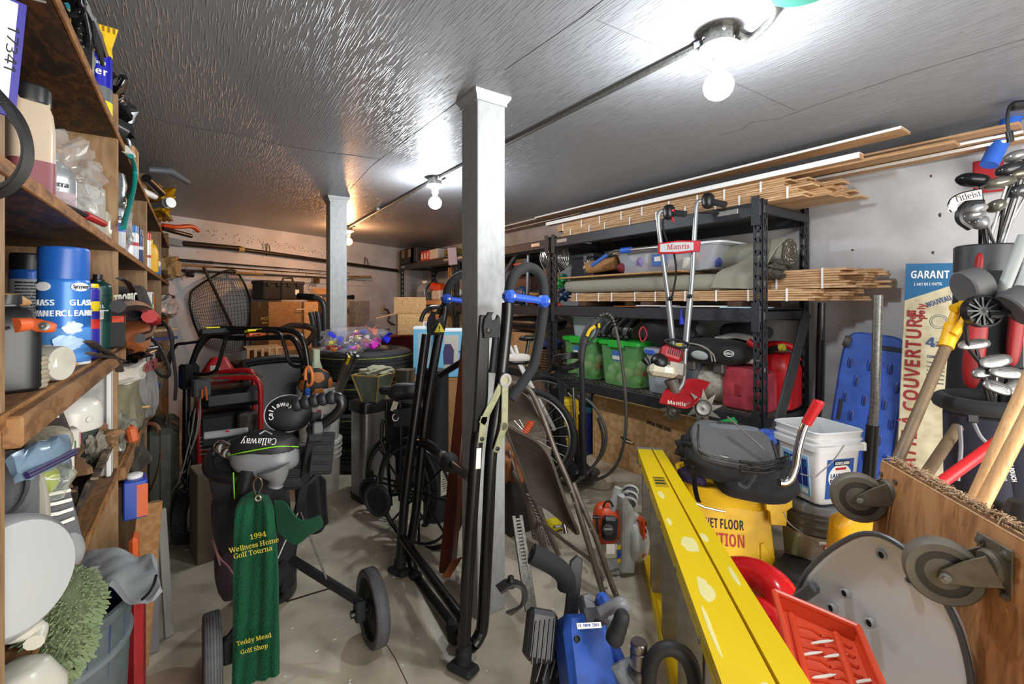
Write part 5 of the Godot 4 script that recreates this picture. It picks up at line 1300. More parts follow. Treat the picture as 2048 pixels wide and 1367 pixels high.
	wp(o, "piping", mb().tube(ringpts(rx * T(V(-0.004, 0, 0.012), V(90, 0, 0)), 0.083, 30, 0.86), 0.0022, 6, true), mt("#b9b9bb", 0.5))
	for k in 8:
		var g = deg_to_rad(205.0 - k * 22.0)
		wp(o, "lettering", mb().text(rx * T(V(-0.012 + cos(g) * 0.045, sin(g) * 0.036, 0.046), V(0, -8, rad_to_deg(g) - 90)), "Callaway"[k], 0.017, bold), M.clean)
	o = thing("clip_blade", "grey plastic blade with a small red logo lying across the golf bag", "tool", V(.079,.851,-2.014))
	wp(o, "blade", mb().boxt(TN(V(.099,.853,-2.025), V(-0.42, 0.2, 1)) * T(O, V(0, 0, 4)), V(0.15, 0.026, 0.012), 0.004), mt("#7e8084", 0.35))
	wp(o, "red_mark", mb().boxt(TN(V(.102,.864,-2.006), V(-0.42, 0.2, 1)), V(0.012, 0.006, 0.004), 0.001), M.red)
	for k in 3:
		o = thing("iron_club", ["silver iron head standing out of the golf bag beside the driver cover", "second silver iron head tucked behind the driver cover", "dark iron head lowest at the bag rim"][k], "golf club", [V(.097,.773,-2.05), V(.127,.757,-2.017), V(.106,.709,-2.069)][k])
		var p: Vector3 = [V(.1,.782,-2.048), V(.123,.77,-2.008), V(.111,.715,-2.077)][k]
		wp(o, "head", mb().ball(TN(p, V(-0.5, 0.5, 1)) * T(O, V(0, 0, -35 + 12 * k)), V(0.052, 0.026, 0.010), 0.05, 1.0, k, 22, 12, 0.75), [M.chrome, M.chrome, M.zinc][k])
		wp(o, "shaft", mb().tube([p + V(0.03, -0.02, 0), bx * V(-0.04 + 0.03 * k, 0.5, 0.0)], 0.005, 8), M.steel)
	o = thing("carabiner", "orange carabiner with a blue strap clipped to the cart handle", "carabiner", V(.371,1.039,-1.994))
	wp(o, "ring", mb().tube(curve([V(.38,1.084,-1.988),V(.39,1.066,-1.981),V(.393,1.037,-1.979),V(.388,1.013,-1.982),V(.375,1.009,-1.992),V(.37,1.035,-1.995),V(.371,1.07,-1.994)], 5, true), 0.0065, 8, true), mt("#b5642a", 0.4))
	wp(o, "blue_strap", mb().boxt(TN(V(.374,.979,-1.98), V(-0.4, 0, 1)), V(0.018, 0.04, 0.012), 0.003), M.blue)
	wp(o, "black_strap", mb().tube([V(.371,1.029,-1.994), V(.357,.953,-1.979)], 0.012, 6, false, 0.4), M.black)
	# the towel
	o = thing("golf_towel", "long green terry golf towel with yellow embroidery hanging on the cart", "towel", V(.167,.206,-1.71))
	var rows = [[V(.142,.659,-1.873),V(.16,.669,-1.861),V(.177,.671,-1.849),V(.195,.671,-1.837),V(.212,.659,-1.825)], [V(.12,.636,-1.815),V(.145,.64,-1.798),V(.173,.643,-1.778),V(.199,.645,-1.761),V(.221,.636,-1.745)], [V(.113,.528,-1.796),V(.141,.528,-1.777),V(.174,.531,-1.754),V(.201,.531,-1.734),V(.228,.528,-1.716)], [V(.11,.383,-1.786),V(.14,.383,-1.765),V(.173,.386,-1.742),V(.203,.386,-1.721),V(.232,.386,-1.701)], [V(.109,.232,-1.774),V(.139,.232,-1.753),V(.172,.237,-1.731),V(.202,.237,-1.71),V(.232,.24,-1.689)], [V(.106,.079,-1.764),V(.133,.084,-1.746),V(.17,.096,-1.719),V(.206,.112,-1.695),V(.229,.122,-1.679)]]
	var cloth = mb().sheet(40, 24, func(u, v): return bez(rows, u, v) + V(-0.3, 0, 1) * (0.014 * sin(v * 9.0 + 0.5) * (1.0 - 0.7 * u) + 0.004 * sin(v * 23.0 + u * 6.0)), 0.009)
	wp(o, "cloth", cloth, mt("#0a5a38", 1.0, 0.0, "fab", 9))
	var rng = RandomNumberGenerator.new()
	rng.seed = 4
	var pile = mb()
	for k in 5200:
		var u = rng.randf()
		var v = rng.randf()
		var p = bez(rows, u, v) + V(-0.3, 0, 1) * (0.014 * sin(v * 9.0 + 0.5) * (1.0 - 0.7 * u) + 0.004 * sin(v * 23.0 + u * 6.0)) + V(-0.3, 0, 1) * 0.0045
		pile.tube([p, p + V(-0.002, -0.002, 0.0035)], [0.0013, 0.0007], 3)
	wp(o, "terry_pile", pile, mt("#0c6a42", 1.0)).set_meta("kind", "stuff")
	for w in [["1994", V(.171,.584,-1.7), 0.016], ["Wellness Home", V(.161,.552,-1.708), 0.015], ["Golf Tourna", V(.158,.529,-1.71), 0.015], ["Teddy Mead", V(.159,.26,-1.685), 0.013], ["Golf Shop", V(.159,.229,-1.685), 0.013]]:
		wp(o, "lettering", mb().text(TN(w[1], V(-0.48, 0.03, 1)) * T(O, V(0, 0, 9)), w[0], w[2], serif), mt("#c7b23a", 0.6))
	wp(o, "grommet", mb().tube(ringpts(TN(V(.181,.671,-1.791), V(-0.4, 0.1, 1)) * T(O, V(90, 0, 0)), 0.0085, 18), 0.003, 8, true), mt("#b5ac96", 0.3, 0.7))
	wp(o, "hanging_wire", mb().tube(curve([V(.182,.66,-1.821),V(.173,.688,-1.827),V(.171,.714,-1.829),V(.181,.732,-1.822),V(.192,.726,-1.814),V(.195,.705,-1.812),V(.186,.679,-1.818),V(.184,.658,-1.82)], 5), 0.0022, 6), mt("#a58a64", 0.35, 0.8))
	wp(o, "back_fold", mb().sheet(12, 10, func(u, v): return bez([[V(.247,.601,-1.922),V(.281,.592,-1.899),V(.327,.526,-1.867),V(.388,.545,-1.824)], [V(.256,.536,-1.94),V(.299,.498,-1.91),V(.349,.469,-1.875),V(.402,.502,-1.839)], [V(.263,.47,-1.947),V(.317,.42,-1.91),V(.361,.455,-1.88),V(.395,.481,-1.856)]], u, v), 0.006), mt("#0a5a38", 1.0, 0.0, "fab", 9))

func wheelchair():
	var o = thing("wheelchair", "folded black wheelchair parked between the steel bin and the exercise frame", "wheelchair", V(1.046,0,-2.564) * V(1, 0, 1) + V(0, 0, -0.2))
	for q in [[V(1.028,.285,-2.39), 0.30, 0.9], [V(1.057,.222,-2.735), 0.29, 0.9]]:
		var x: Transform3D = TN(q[0], V(-0.95, 0, 0.45)) * T(O, V(90, 0, 0))
		wp(o, "tyre", mb().tube(ringpts(x, q[1], 44), 0.013, 10, true), M.rubber)
		wp(o, "push_rim", mb().tube(ringpts(x * T(V(0, 0.03, 0)), q[1] * 0.87, 44), 0.008, 8, true), mt("#3b3c40", 0.35, 0.4))
		var hb = wp(o, "hub", mb().lathe(x, [0.03, -0.03, 0.03, 0.035, 0.001, 0.036], 16), M.black)
		for k in 8:
			var g = TAU * k / 8.0
			wp(hb, "spoke", mb().tube([x * V(cos(g) * 0.03, 0, sin(g) * 0.03), x * V(cos(g) * q[1], 0, sin(g) * q[1])], 0.007, 6), M.black)
	for q in [V(.862,.213,-2.591), V(.92,.139,-2.891)]:
		var x: Transform3D = TN(q + V(0, 0.0, 0), V(-0.85, 0, 0.5)) * T(O, V(90, 0, 0))
		wp(o, "caster_tyre", mb().tube(ringpts(x, 0.083, 28), 0.013, 8, true), mt("#2c2e33", 0.5))
		wp(o, "caster_disc", mb().lathe(x, [0.078, -0.005, 0.03, -0.008, 0.012, -0.014, 0.012, 0.014, 0.03, 0.008, 0.078, 0.005], 20), M.matte)
		wp(o, "caster_fork", mb().tube([q, q + V(0.01, 0.10, -0.02), q + V(0.01, 0.13, -0.02)], 0.013, 8), M.black)
	for l in [[V(.951,.756,-2.687),V(.949,.666,-2.689),V(.956,.366,-2.684),V(.971,.126,-2.673)], [V(.96,.788,-2.498),V(.965,.561,-2.495),V(.96,.221,-2.498)], [V(1.056,.882,-2.371),V(1.047,.66,-2.377),V(1.033,.285,-2.387)], [V(.939,.664,-2.635),V(.997,.673,-2.594),V(1.069,.655,-2.544)], [V(.926,.229,-2.583),V(1.002,.243,-2.53),V(1.078,.229,-2.477)], [V(.924,.458,-2.645),V(.905,.296,-2.658),V(.893,.222,-2.667)], [V(.892,.675,-2.57),V(.883,.647,-2.576),V(.88,.555,-2.578),V(.897,.484,-2.566)]]:
		wp(o, "frame_tube", mb().tube(l, 0.011, 8), M.frame)
	wp(o, "seat_cloth", mb().sheet(6, 6, func(u, v): return bez([[V(.939,.732,-2.635),V(.997,.749,-2.594),V(1.069,.743,-2.544),V(1.108,.723,-2.517)], [V(.93,.601,-2.592),V(.987,.596,-2.553),V(1.054,.596,-2.506),V(1.092,.601,-2.48)], [V(.948,.458,-2.628),V(1.002,.443,-2.591),V(1.069,.443,-2.544),V(1.098,.458,-2.524)]], u, v), 0.01), mt("#1b1b22", 0.85, 0.0, "fab", 6))
	wp(o, "side_panel", mb().boxt(TN(V(.971,.694,-2.466), V(-0.4, 0, 1)), V(0.12, 0.1, 0.012), 0.004), M.matte)
	wp(o, "emblem", mb().tube(ringpts(TN(V(.921,.704,-2.465), V(-0.4, 0, 1)) * T(O, V(90, 0, 0)), 0.016, 20, 1.2).slice(0, 15), 0.003, 6), M.clean)
	for k in 2:
		wp(o, "armrest", mb().ball(TN([V(.979,.839,-2.485), V(.988,.797,-2.783)][k], V(-0.4, 0.5, 1)), [V(0.085, 0.045, 0.05), V(0.05, 0.022, 0.05)][k], 0.12, 1.5, k, 22, 14, 0.65), mt("#191a1d", 0.55))
	wp(o, "care_label", mb().boxt(TN(V(.923,.761,-2.487), V(-0.4, 0.1, 1)) * T(O, V(0, 0, -18)), V(0.03, 0.055, 0.003)), mt("#b9b5a4", 0.7))
	for l in [[V(1.19,.914,-2.46), V(1.251,1.009,-2.296)], [V(1.149,.935,-2.611), V(1.214,.904,-2.565)]]:
		wp(o, "push_handle", mb().tube(l, 0.019, 12), M.foam)
	o = thing("padded_roll", "tall dark purple padded roll standing behind the exercise frame", "roll", V(1.236,.331,-2.611) * V(1, 0, 1))
	part(o, "roll", mb().lathe(T(), [0.001, 0.0, 0.07, 0.002, 0.078, 0.02, 0.078, 0.45, 0.08, 0.46, 0.078, 0.47, 0.078, 0.9, 0.07, 0.925, 0.03, 0.935, 0.001, 0.937], 28), mt("#1c1a22", 0.7, 0.0, "fab", 5))
	part(o, "care_label", mb().boxt(T(V(0.02, 0.25, 0.079), V(0, 10, 0)), V(0.06, 0.16, 0.006)), mt("#bdb9aa", 0.7))
	for k in 9:
		part(o, "lettering", mb().text(T(V(0.02, 0.31 - k * 0.014, 0.0835), V(0, 10, 0)), ["WARNING", "do not stand", "keep dry", "wipe clean", "max 120 kg", "check straps", "before use", "made for", "home use"][k], 0.006, thin), M.ink)
	var a = V(.999,.053,-1.984)
	var b = V(1.228,1.082,-2.191)
	o = thing("table_leaf", "dark reddish wooden board leaning against the post", "board", a)
	var tx = TY(a, b, V(0.6, 0, 0.8))
	wp(o, "board", mb().boxt(tx * T(V(0.0, 0.6, 0)), V(0.09, 1.2, 0.05), 0.004), M.mahog)
	wp(o, "edge_bead", mb().boxt(tx * T(V(-0.052, 0.58, 0.01)), V(0.016, 1.14, 0.06), 0.005), M.mahog)
	for k in 5:
		solo("wood_sliver", "split piece of orange wood on the floor by the post", "wood", mb().tube([V(.996,.134,-1.926) + V(0.012 * k, 0, 0), V(.935,.082,-1.907) + V(0.006 * k, 0.002, 0.004 * k), ], 0.006, 6, false, 0.5), mt("#8f4c22", 0.6), "splinters at the foot of the leaning board")

func back_wall():
	var n = V(0.4326, 0, 0.9016)
	# long pole and fishing rods on hooks
	var o = thing("long_pole", "long dark pole with a grey end fitting on hooks high on the back wall", "pole", V(.883,1.944,-6.361))
	wp(o, "pole", mb().tube([V(-.111,1.958,-5.884), V(.437,1.962,-6.147)], 0.03, 12).tube([V(.437,1.957,-6.147), V(2.744,1.861,-7.254)], 0.024, 12), mt("#29231c", 0.4, 0.2, "grime"))
	wp(o, "end_fitting", mb().boxt(TN(V(-.169,1.961,-5.857), n) * T(O, V(0, 0, -6)), V(0.15, 0.07, 0.05), 0.006), mt("#7d8486", 0.4))
	wp(o, "tape_wrap", mb().tube([V(.416,1.957,-6.137), V(.473,1.955,-6.165)], 0.033, 12), mt("#a08a52", 0.5))
	for l in [[V(.726,1.905,-6.297),V(.732,2.064,-6.3),V(.755,2.042,-6.311),V(.772,1.921,-6.319)], [V(2.117,1.865,-6.965),V(2.126,2.025,-6.969),V(2.162,1.998,-6.986),V(2.198,1.871,-7.003)]]:
		wp(o, "wire_hook", mb().tube(l, 0.006, 6), mt("#3b3029", 0.5))
	for k in 4:
		o = thing("fishing_rod", ["dark fishing rod with a long cork-free grip, uppermost on the back wall", "fishing rod with a tan grip and a spinning reel at its left end", "thin fishing rod lowest of the rods on the back wall", "fishing rod with a brass reel near the far post"][k], "fishing rod", V(.543,1.781,-6.209))
		var a: Vector3 = [V(-.153,1.784,-5.886), V(-.176,1.731,-5.809), V(-.161,1.675,-5.882), V(.379,1.676,-6.008)][k]
		var b: Vector3 = [V(1.874,1.768,-6.859), V(2.02,1.722,-6.862), V(1.793,1.691,-6.82), V(2.215,1.661,-6.889)][k]
		wp(o, "blank", mb().tube([a, a.lerp(b, 0.5), b], [0.011, 0.007, 0.003], 8), mt("#231c17", 0.4))
		wp(o, "grip", mb().tube([a, a.lerp(b, 0.16)], [0.016, 0.014], 10), mt(["#1c1a18", "#8a6a48", "#1c1a18", "#8a6a3c"][k], 0.7))
		for j in 5:
			var q = a.lerp(b, 0.35 + 0.14 * j)
			wp(o, "line_guide", mb().tube(ringpts(T(q + V(0, -0.018, 0.012), V(0, 0, 90)), 0.013, 10), 0.002, 5, true), M.zinc)
		if k == 1 or k == 3:
			var c: Vector3 = V(-.069,1.636,-5.871) if k == 1 else V(1.316,1.631,-6.536)
			if k == 3:
				wp(o, "grip", mb().tube([V(1.864,1.708,-6.821), V(2.225,1.734,-6.994)], [0.02, 0.014], 10), mt("#9a7340", 0.6))
			wp(o, "reel_spool", mb().lathe(TY(c, c + V(0.9, 0.05, -0.43)), [0.02, 0, 0.032, 0.01, 0.032, 0.05, 0.036, 0.055, 0.036, 0.065, 0.001, 0.066], 18), mt(["", "#3b3a3a", "", "#6b5430"][k], 0.3, 0.6))
			wp(o, "reel_foot", mb().tube([c, c + V(0, 0.06, -0.02)], 0.007, 6), M.zinc)
			wp(o, "reel_handle", mb().tube([c, c + V(-0.04, -0.03, 0.03), c + V(-0.02, -0.07, 0.03)], 0.007, 6), M.zinc)
	# landing net
	o = thing("landing_net", "large hoop landing net with black mesh hung on the back wall", "net", V(.237,1.422,-6.029))
	var hoop = curve([V(.084,.881,-5.945),V(.017,1.073,-5.913),V(-.03,1.26,-5.89),V(-.035,1.391,-5.888),V(-.009,1.471,-5.9),V(.134,1.594,-5.969),V(.285,1.691,-6.041),V(.374,1.708,-6.084),V(.435,1.643,-6.113),V(.497,1.513,-6.143),V(.544,1.338,-6.166),V(.539,1.133,-6.163),V(.507,.989,-6.148),V(.476,.788,-6.133)], 6)
	wp(o, "hoop", mb().tube(hoop, 0.011, 8), M.black)
	wp(o, "handle", mb().tube([V(.083,1.72,-5.855), V(.368,1.019,-5.992)], 0.016, 10), mt("#191513", 0.5))
	var rows = [[V(-.009,1.471,-5.9),V(.133,1.593,-5.946),V(.284,1.689,-6.018),V(.384,1.703,-6.088)], [V(-.03,1.312,-5.89),V(.094,1.365,-5.761),V(.266,1.409,-5.844),V(.518,1.426,-6.153)], [V(-.017,1.154,-5.896),V(.137,1.13,-5.737),V(.283,1.15,-5.807),V(.544,1.192,-6.166)], [V(.035,1.003,-5.921),V(.161,.94,-5.815),V(.3,.94,-5.882),V(.523,1.005,-6.155)], [V(.084,.881,-5.945),V(.188,.821,-5.95),V(.321,.78,-6.014),V(.476,.788,-6.133)]]
	var net = mb()
	for k in 25:
		var p = []
		var q = []
		for i in 25:
			p.append(bez(rows, k / 24.0, i / 24.0))
			q.append(bez(rows, i / 24.0, k / 24.0))
		net.tube(p, 0.0022, 3)
		net.tube(q, 0.0022, 3)
	wp(o, "mesh", net, mt("#241f1b", 0.8)).set_meta("kind", "stuff")
	# boxes along the back wall
	var z = TN(O, n)
	for q in [[V(.804,.479,-6.057), V(0.42, 0.92, 0.35), "big brown cardboard box standing on the floor below the tool boxes", 25.6, M.kraft2], [V(1.124,.432,-6.188), V(0.2, 0.92, 0.3), "lighter brown cardboard box with a hand hole beside the big box", 25.6, M.kraft3], [V(1.387,.396,-6.281), V(0.26, 1.1, 0.3), "tall cardboard box behind the far post", 25.6, M.kraft2]]:
		var b: Vector3 = q[0] * V(1, 0, 1)
		o = carton("cardboard_box", q[2], b, q[1] * V(1, (1.344 + 0.005) / 0.92, 1) if q[1].y < 1.0 else q[1] * V(1, 1.27, 1), q[3], q[4])
	wp(o, "flap", mb().boxt(TN(V(1.428,1.491,-6.467), n) * T(O, V(-60, 0, 0)), V(0.3, 0.15, 0.004)), M.kraft3)
	wp(get_node("cardboard_box_003"), "print", mb().text(TN(V(.647,1.16,-5.785), n), "PCS", 0.035, bold).text(TN(V(.668,1.114,-5.795), n), "BOX 12", 0.022, bold), mt("#b59a4a", 0.6))
	wp(get_node("cardboard_box_004"), "hand_hole", mb().boxt(TN(V(1.053,1.26,-5.951), n), V(0.12, 0.012, 0.003)), mt("#c9bda8", 0.6))
	for k in 2:
		var c: Vector3 = [V(.706,1.373,-6.032), V(.931,1.374,-6.118)][k]
		o = thing("tool_box", ["dark grey lidded tool box, left one on the big cardboard box", "grey tool box with a raised carry handle and a white sticker"][k], "tool box", c, V(0, 25.6, 0))
		part(o, "body", mb().box(V(0, 0.1, 0), V([0.24, 0.30][k], 0.2, 0.22), O, 0.012), mt(["#1a191a", "#262425"][k], 0.5))
		part(o, "lid", mb().box(V(0, 0.2, 0), V([0.26, 0.32][k], 0.045, 0.24), O, 0.014), mt(["#211f20", "#2e2c2d"][k], 0.5))
		for s in [-1, 1]:
			part(o, "latch", mb().box(V(0.06 * s, 0.18, 0.118), V(0.045, 0.05, 0.015), O, 0.003), M.matte)
		if k == 1:
			part(o, "handle", mb().tube([V(-0.07, 0.22, 0), V(-0.05, 0.265, 0), V(0.06, 0.265, 0), V(0.075, 0.22, 0)], 0.012, 8), M.black)
			part(o, "sticker", mb().box(V(0.05, 0.09, 0.112), V(0.05, 0.06, 0.003)), M.paper)
	# exercise machine handles before the boxes, wooden reel, crate
	o = thing("exercise_bike", "grey tubed exercise machine with black handles before the back wall boxes", "exercise machine", V(1.039,.561,-4.878) * V(1, 0, 1))
	for l in [[V(.866,1.404,-4.998),V(.956,1.394,-4.935),V(1.039,1.374,-4.878),V(1.072,1.304,-4.855),V(1.08,1.163,-4.849),V(1.088,.561,-4.843)], [V(.954,1.245,-4.876),V(.979,1.066,-4.859),V(.995,.57,-4.847)], [V(1.018,1.254,-4.892),V(1.039,1.063,-4.878),V(1.055,.561,-4.866)], [V(1.095,1.236,-4.96),V(1.103,1.057,-4.954),V(1.112,.544,-4.949)]]:
		wp(o, "tube", mb().tube(curve(l, 5), 0.028, 10), mt("#4b4d50", 0.35, 0.3))
	wp(o, "grip", mb().tube([V(.854,1.404,-4.982),V(.985,1.394,-4.891)], 0.034, 10), M.black)
	wp(o, "base", mb().tube([V(.88,0,-5.028), V(1.254,0,-4.769)], 0.035, 8).tube([V(1.088,.561,-4.843), V(1.1,0,-4.833)], 0.035, 8), M.matte)
	o = thing("crate", "small slatted wooden crate behind the mower handle", "crate", V(.46,.706,-4.244) * V(1, 0, 1))
	for k in 5:
		wp(o, "top_slat", mb().boxt(TN(V(.46,.976,-4.244) + V(0, 0, 0.11 - 0.055 * k), V(0.1, 0, 1)), V(0.26, 0.015, 0.045), 0.002), M.oak2)
		wp(o, "front_slat", mb().boxt(TN(V(.444,.918,-4.097) + V(-0.1 + 0.05 * k, 0, 0), V(0.1, 0, 1)), V(0.022, 0.12, 0.015), 0.002), M.oak2)
	wp(o, "stand", mb().boxt(TN(V(.449,.532,-4.313) * V(1, 0, 1) + V(0, 0.43, 0), V(0.1, 0, 1)), V(0.4, 0.86, 0.3), 0.01), mt("#1d1b1b", 0.7))
	o = thing("tan_carton", "plain tan carton low behind the generator", "box", V(.766,.587,-4.885) * V(1, 0, 1))
	part(o, "body", mb().box(V(0, 0.45, 0), V(0.62, 0.9, 0.4), V(0, 20, 0), 0.006), M.kraft)
	part(o, "dark_coil", mb().tube(curve([V(-0.15, 1.05, 0.1), V(0.0, 1.12, 0.1), V(0.16, 1.1, 0.1), V(0.2, 1.04, 0.1), V(0.12, 0.93, 0.1)], 6), 0.03, 8), mt("#3f2c20", 0.6))
	solo("outlet", "beige double outlet with a red cord on the back wall", "outlet", mb().boxt(TN(V(2.472,1.233,-7.168), n), V(0.075, 0.12, 0.04), 0.006), mt("#a09672", 0.5))
	solo("power_lead", "red and black cord plugged into the beige outlet", "cord", mb().tube(curve([V(2.474,1.233,-7.102),V(2.542,1.216,-7.135),V(2.572,1.12,-7.149),V(2.552,1.041,-7.14),V(2.683,.97,-7.203)], 5), 0.012, 6), mt("#4a1517", 0.5))
	solo("wall_pipe", "round black ended wooden rod beside the far post", "rod", mb().tube([V(1.723,1.413,-6.554), V(1.849,1.415,-6.614)], [0.02, 0.035], 12), M.black)
	solo("metal_duct", "bent silver sheet metal duct standing right of the far post", "duct", mb().prism(TN(V(1.893,1.091,-6.524), n), [-0.10, -0.35, 0.05, -0.35, 0.05, -0.1, 0.16, 0.02, 0.16, 0.27, -0.10, 0.27], 0.12, 0.006), mt("#a9adb0", 0.35, 0.5, "grime"))
	o = thing("red_chest", "dark red metal chest with a gold label behind the tyres", "chest", V(1.827,.856,-5.061))
	wp(o, "body", mb().boxt(TN(V(1.827,.856,-5.061), n), V(0.5, 0.22, 0.3), 0.01), mt("#5e1416", 0.45, 0.0, "grime"))
	wp(o, "gold_label", mb().boxt(TN(V(1.727,1.04,-4.863), n), V(0.07, 0.035, 0.004)), mt("#a58c4a", 0.4))
	solo("chest_stand", "dark cabinet under the red chest", "cabinet", mb().boxt(TN(V(1.938,.279,-5.045) * V(1, 0, 1) + V(0, 0.372, 0), n), V(0.9, 0.744, 0.3), 0.01), mt("#211d1c", 0.6))
	# open carton and the light blue air filter boxes
	o = thing("open_carton", "open brown cardboard carton with raised flaps behind the tyres", "box", V(1.695,1.044,-4.057))
	var ox = TN(V(1.751,1.133,-4.141), V(-0.35, 0, 1))
	wp(o, "front_side", mb().boxt(ox, V(0.34, 0.2, 0.01), 0.002), M.kraft3)
	wp(o, "left_side", mb().boxt(ox * T(V(-0.17, 0, -0.14)), V(0.01, 0.2, 0.28), 0.002), M.kraft2)
	wp(o, "right_side", mb().boxt(ox * T(V(0.17, 0, -0.14)), V(0.01, 0.2, 0.28), 0.002), M.kraft2)
	wp(o, "back_side", mb().boxt(ox * T(V(0, 0, -0.28)), V(0.34, 0.2, 0.01), 0.002), M.kraft2)
	wp(o, "bottom", mb().boxt(ox * T(V(0, -0.1, -0.14)), V(0.34, 0.01, 0.28), 0.002), M.kraft2)
	wp(o, "left_flap", mb().boxt(ox * T(V(-0.27, 0.08, -0.14), V(0, 0, 14)), V(0.2, 0.006, 0.28), 0.001), M.kraft3)
	wp(o, "back_flap", mb().boxt(ox * T(V(-0.04, 0.18, -0.3), V(-15, 0, 0)), V(0.32, 0.17, 0.006), 0.001), M.kraft3)
	wp(o, "right_flap", mb().boxt(ox * T(V(0.22, 0.18, -0.14), V(0, 0, -30)), V(0.006, 0.19, 0.28), 0.001), M.kraft3)
	wp(o, "label", mb().boxt(ox * T(V(0.1, -0.02, 0.006)), V(0.07, 0.09, 0.002)), M.paper)
	for k in 5:
		wp(o, "bar", mb().boxt(ox * T(V(0.08 + 0.01 * k, -0.02, 0.0075)), V([0.003, 0.006][k % 2], 0.075, 0.001)), M.ink)
	for k in 2:
		var p: Vector3 = [V(1.546,.951,-3.492), V(1.698,.936,-3.325)][k]
		o = thing("appliance_box", ["light blue appliance box with white letters behind the exercise frame", "light blue appliance box with a dark kettle picture beside the near post"][k], "box", p)
		var bx = TN(p, V(-0.5, 0, 1))
		wp(o, "box", mb().boxt(bx, V([0.16, 0.24][k], 0.36, 0.2), 0.003), mt("#5fa3c4", 0.6))
		wp(o, "white_top", mb().boxt(bx * T(V(0, 0.185, 0)), V([0.162, 0.242][k], 0.02, 0.202), 0.002), mt("#cfd6da", 0.6))
		wp(o, "picture", mb().boxt(bx * T(V(0.01, 0.02, 0.1008)), V(0.11, 0.26, 0.001)), mt(["#8fa6b0", "#a9a49a"][k], 0.5))
		if k == 0:
			wp(o, "lettering", mb().text(bx * T(V(0.02, 0.06, 0.1015)), "M", 0.05, bold).text(bx * T(V(0.02, -0.01, 0.1015)), "R", 0.05, bold), M.clean)
		else:
			wp(o, "kettle_print", mb().prism(bx * T(V(-0.01, 0.0, 0.1022)), [-0.04, -0.08, 0.035, -0.08, 0.04, 0.03, 0.015, 0.08, -0.03, 0.08, -0.045, 0.02], 0.002), mt("#2b2150", 0.6))
			wp(o, "lettering", mb().text(bx * T(V(0.095, -0.02, 0.1015)), "Z", 0.09, bold), M.blue)
		wp(o, "stand", mb().boxt(TN(p * V(1, 0, 1) + V(0, (p.y - 0.18) * 0.5, 0), V(-0.5, 0, 1)), V(0.16, p.y - 0.19, 0.18), 0.004), M.kraft2)

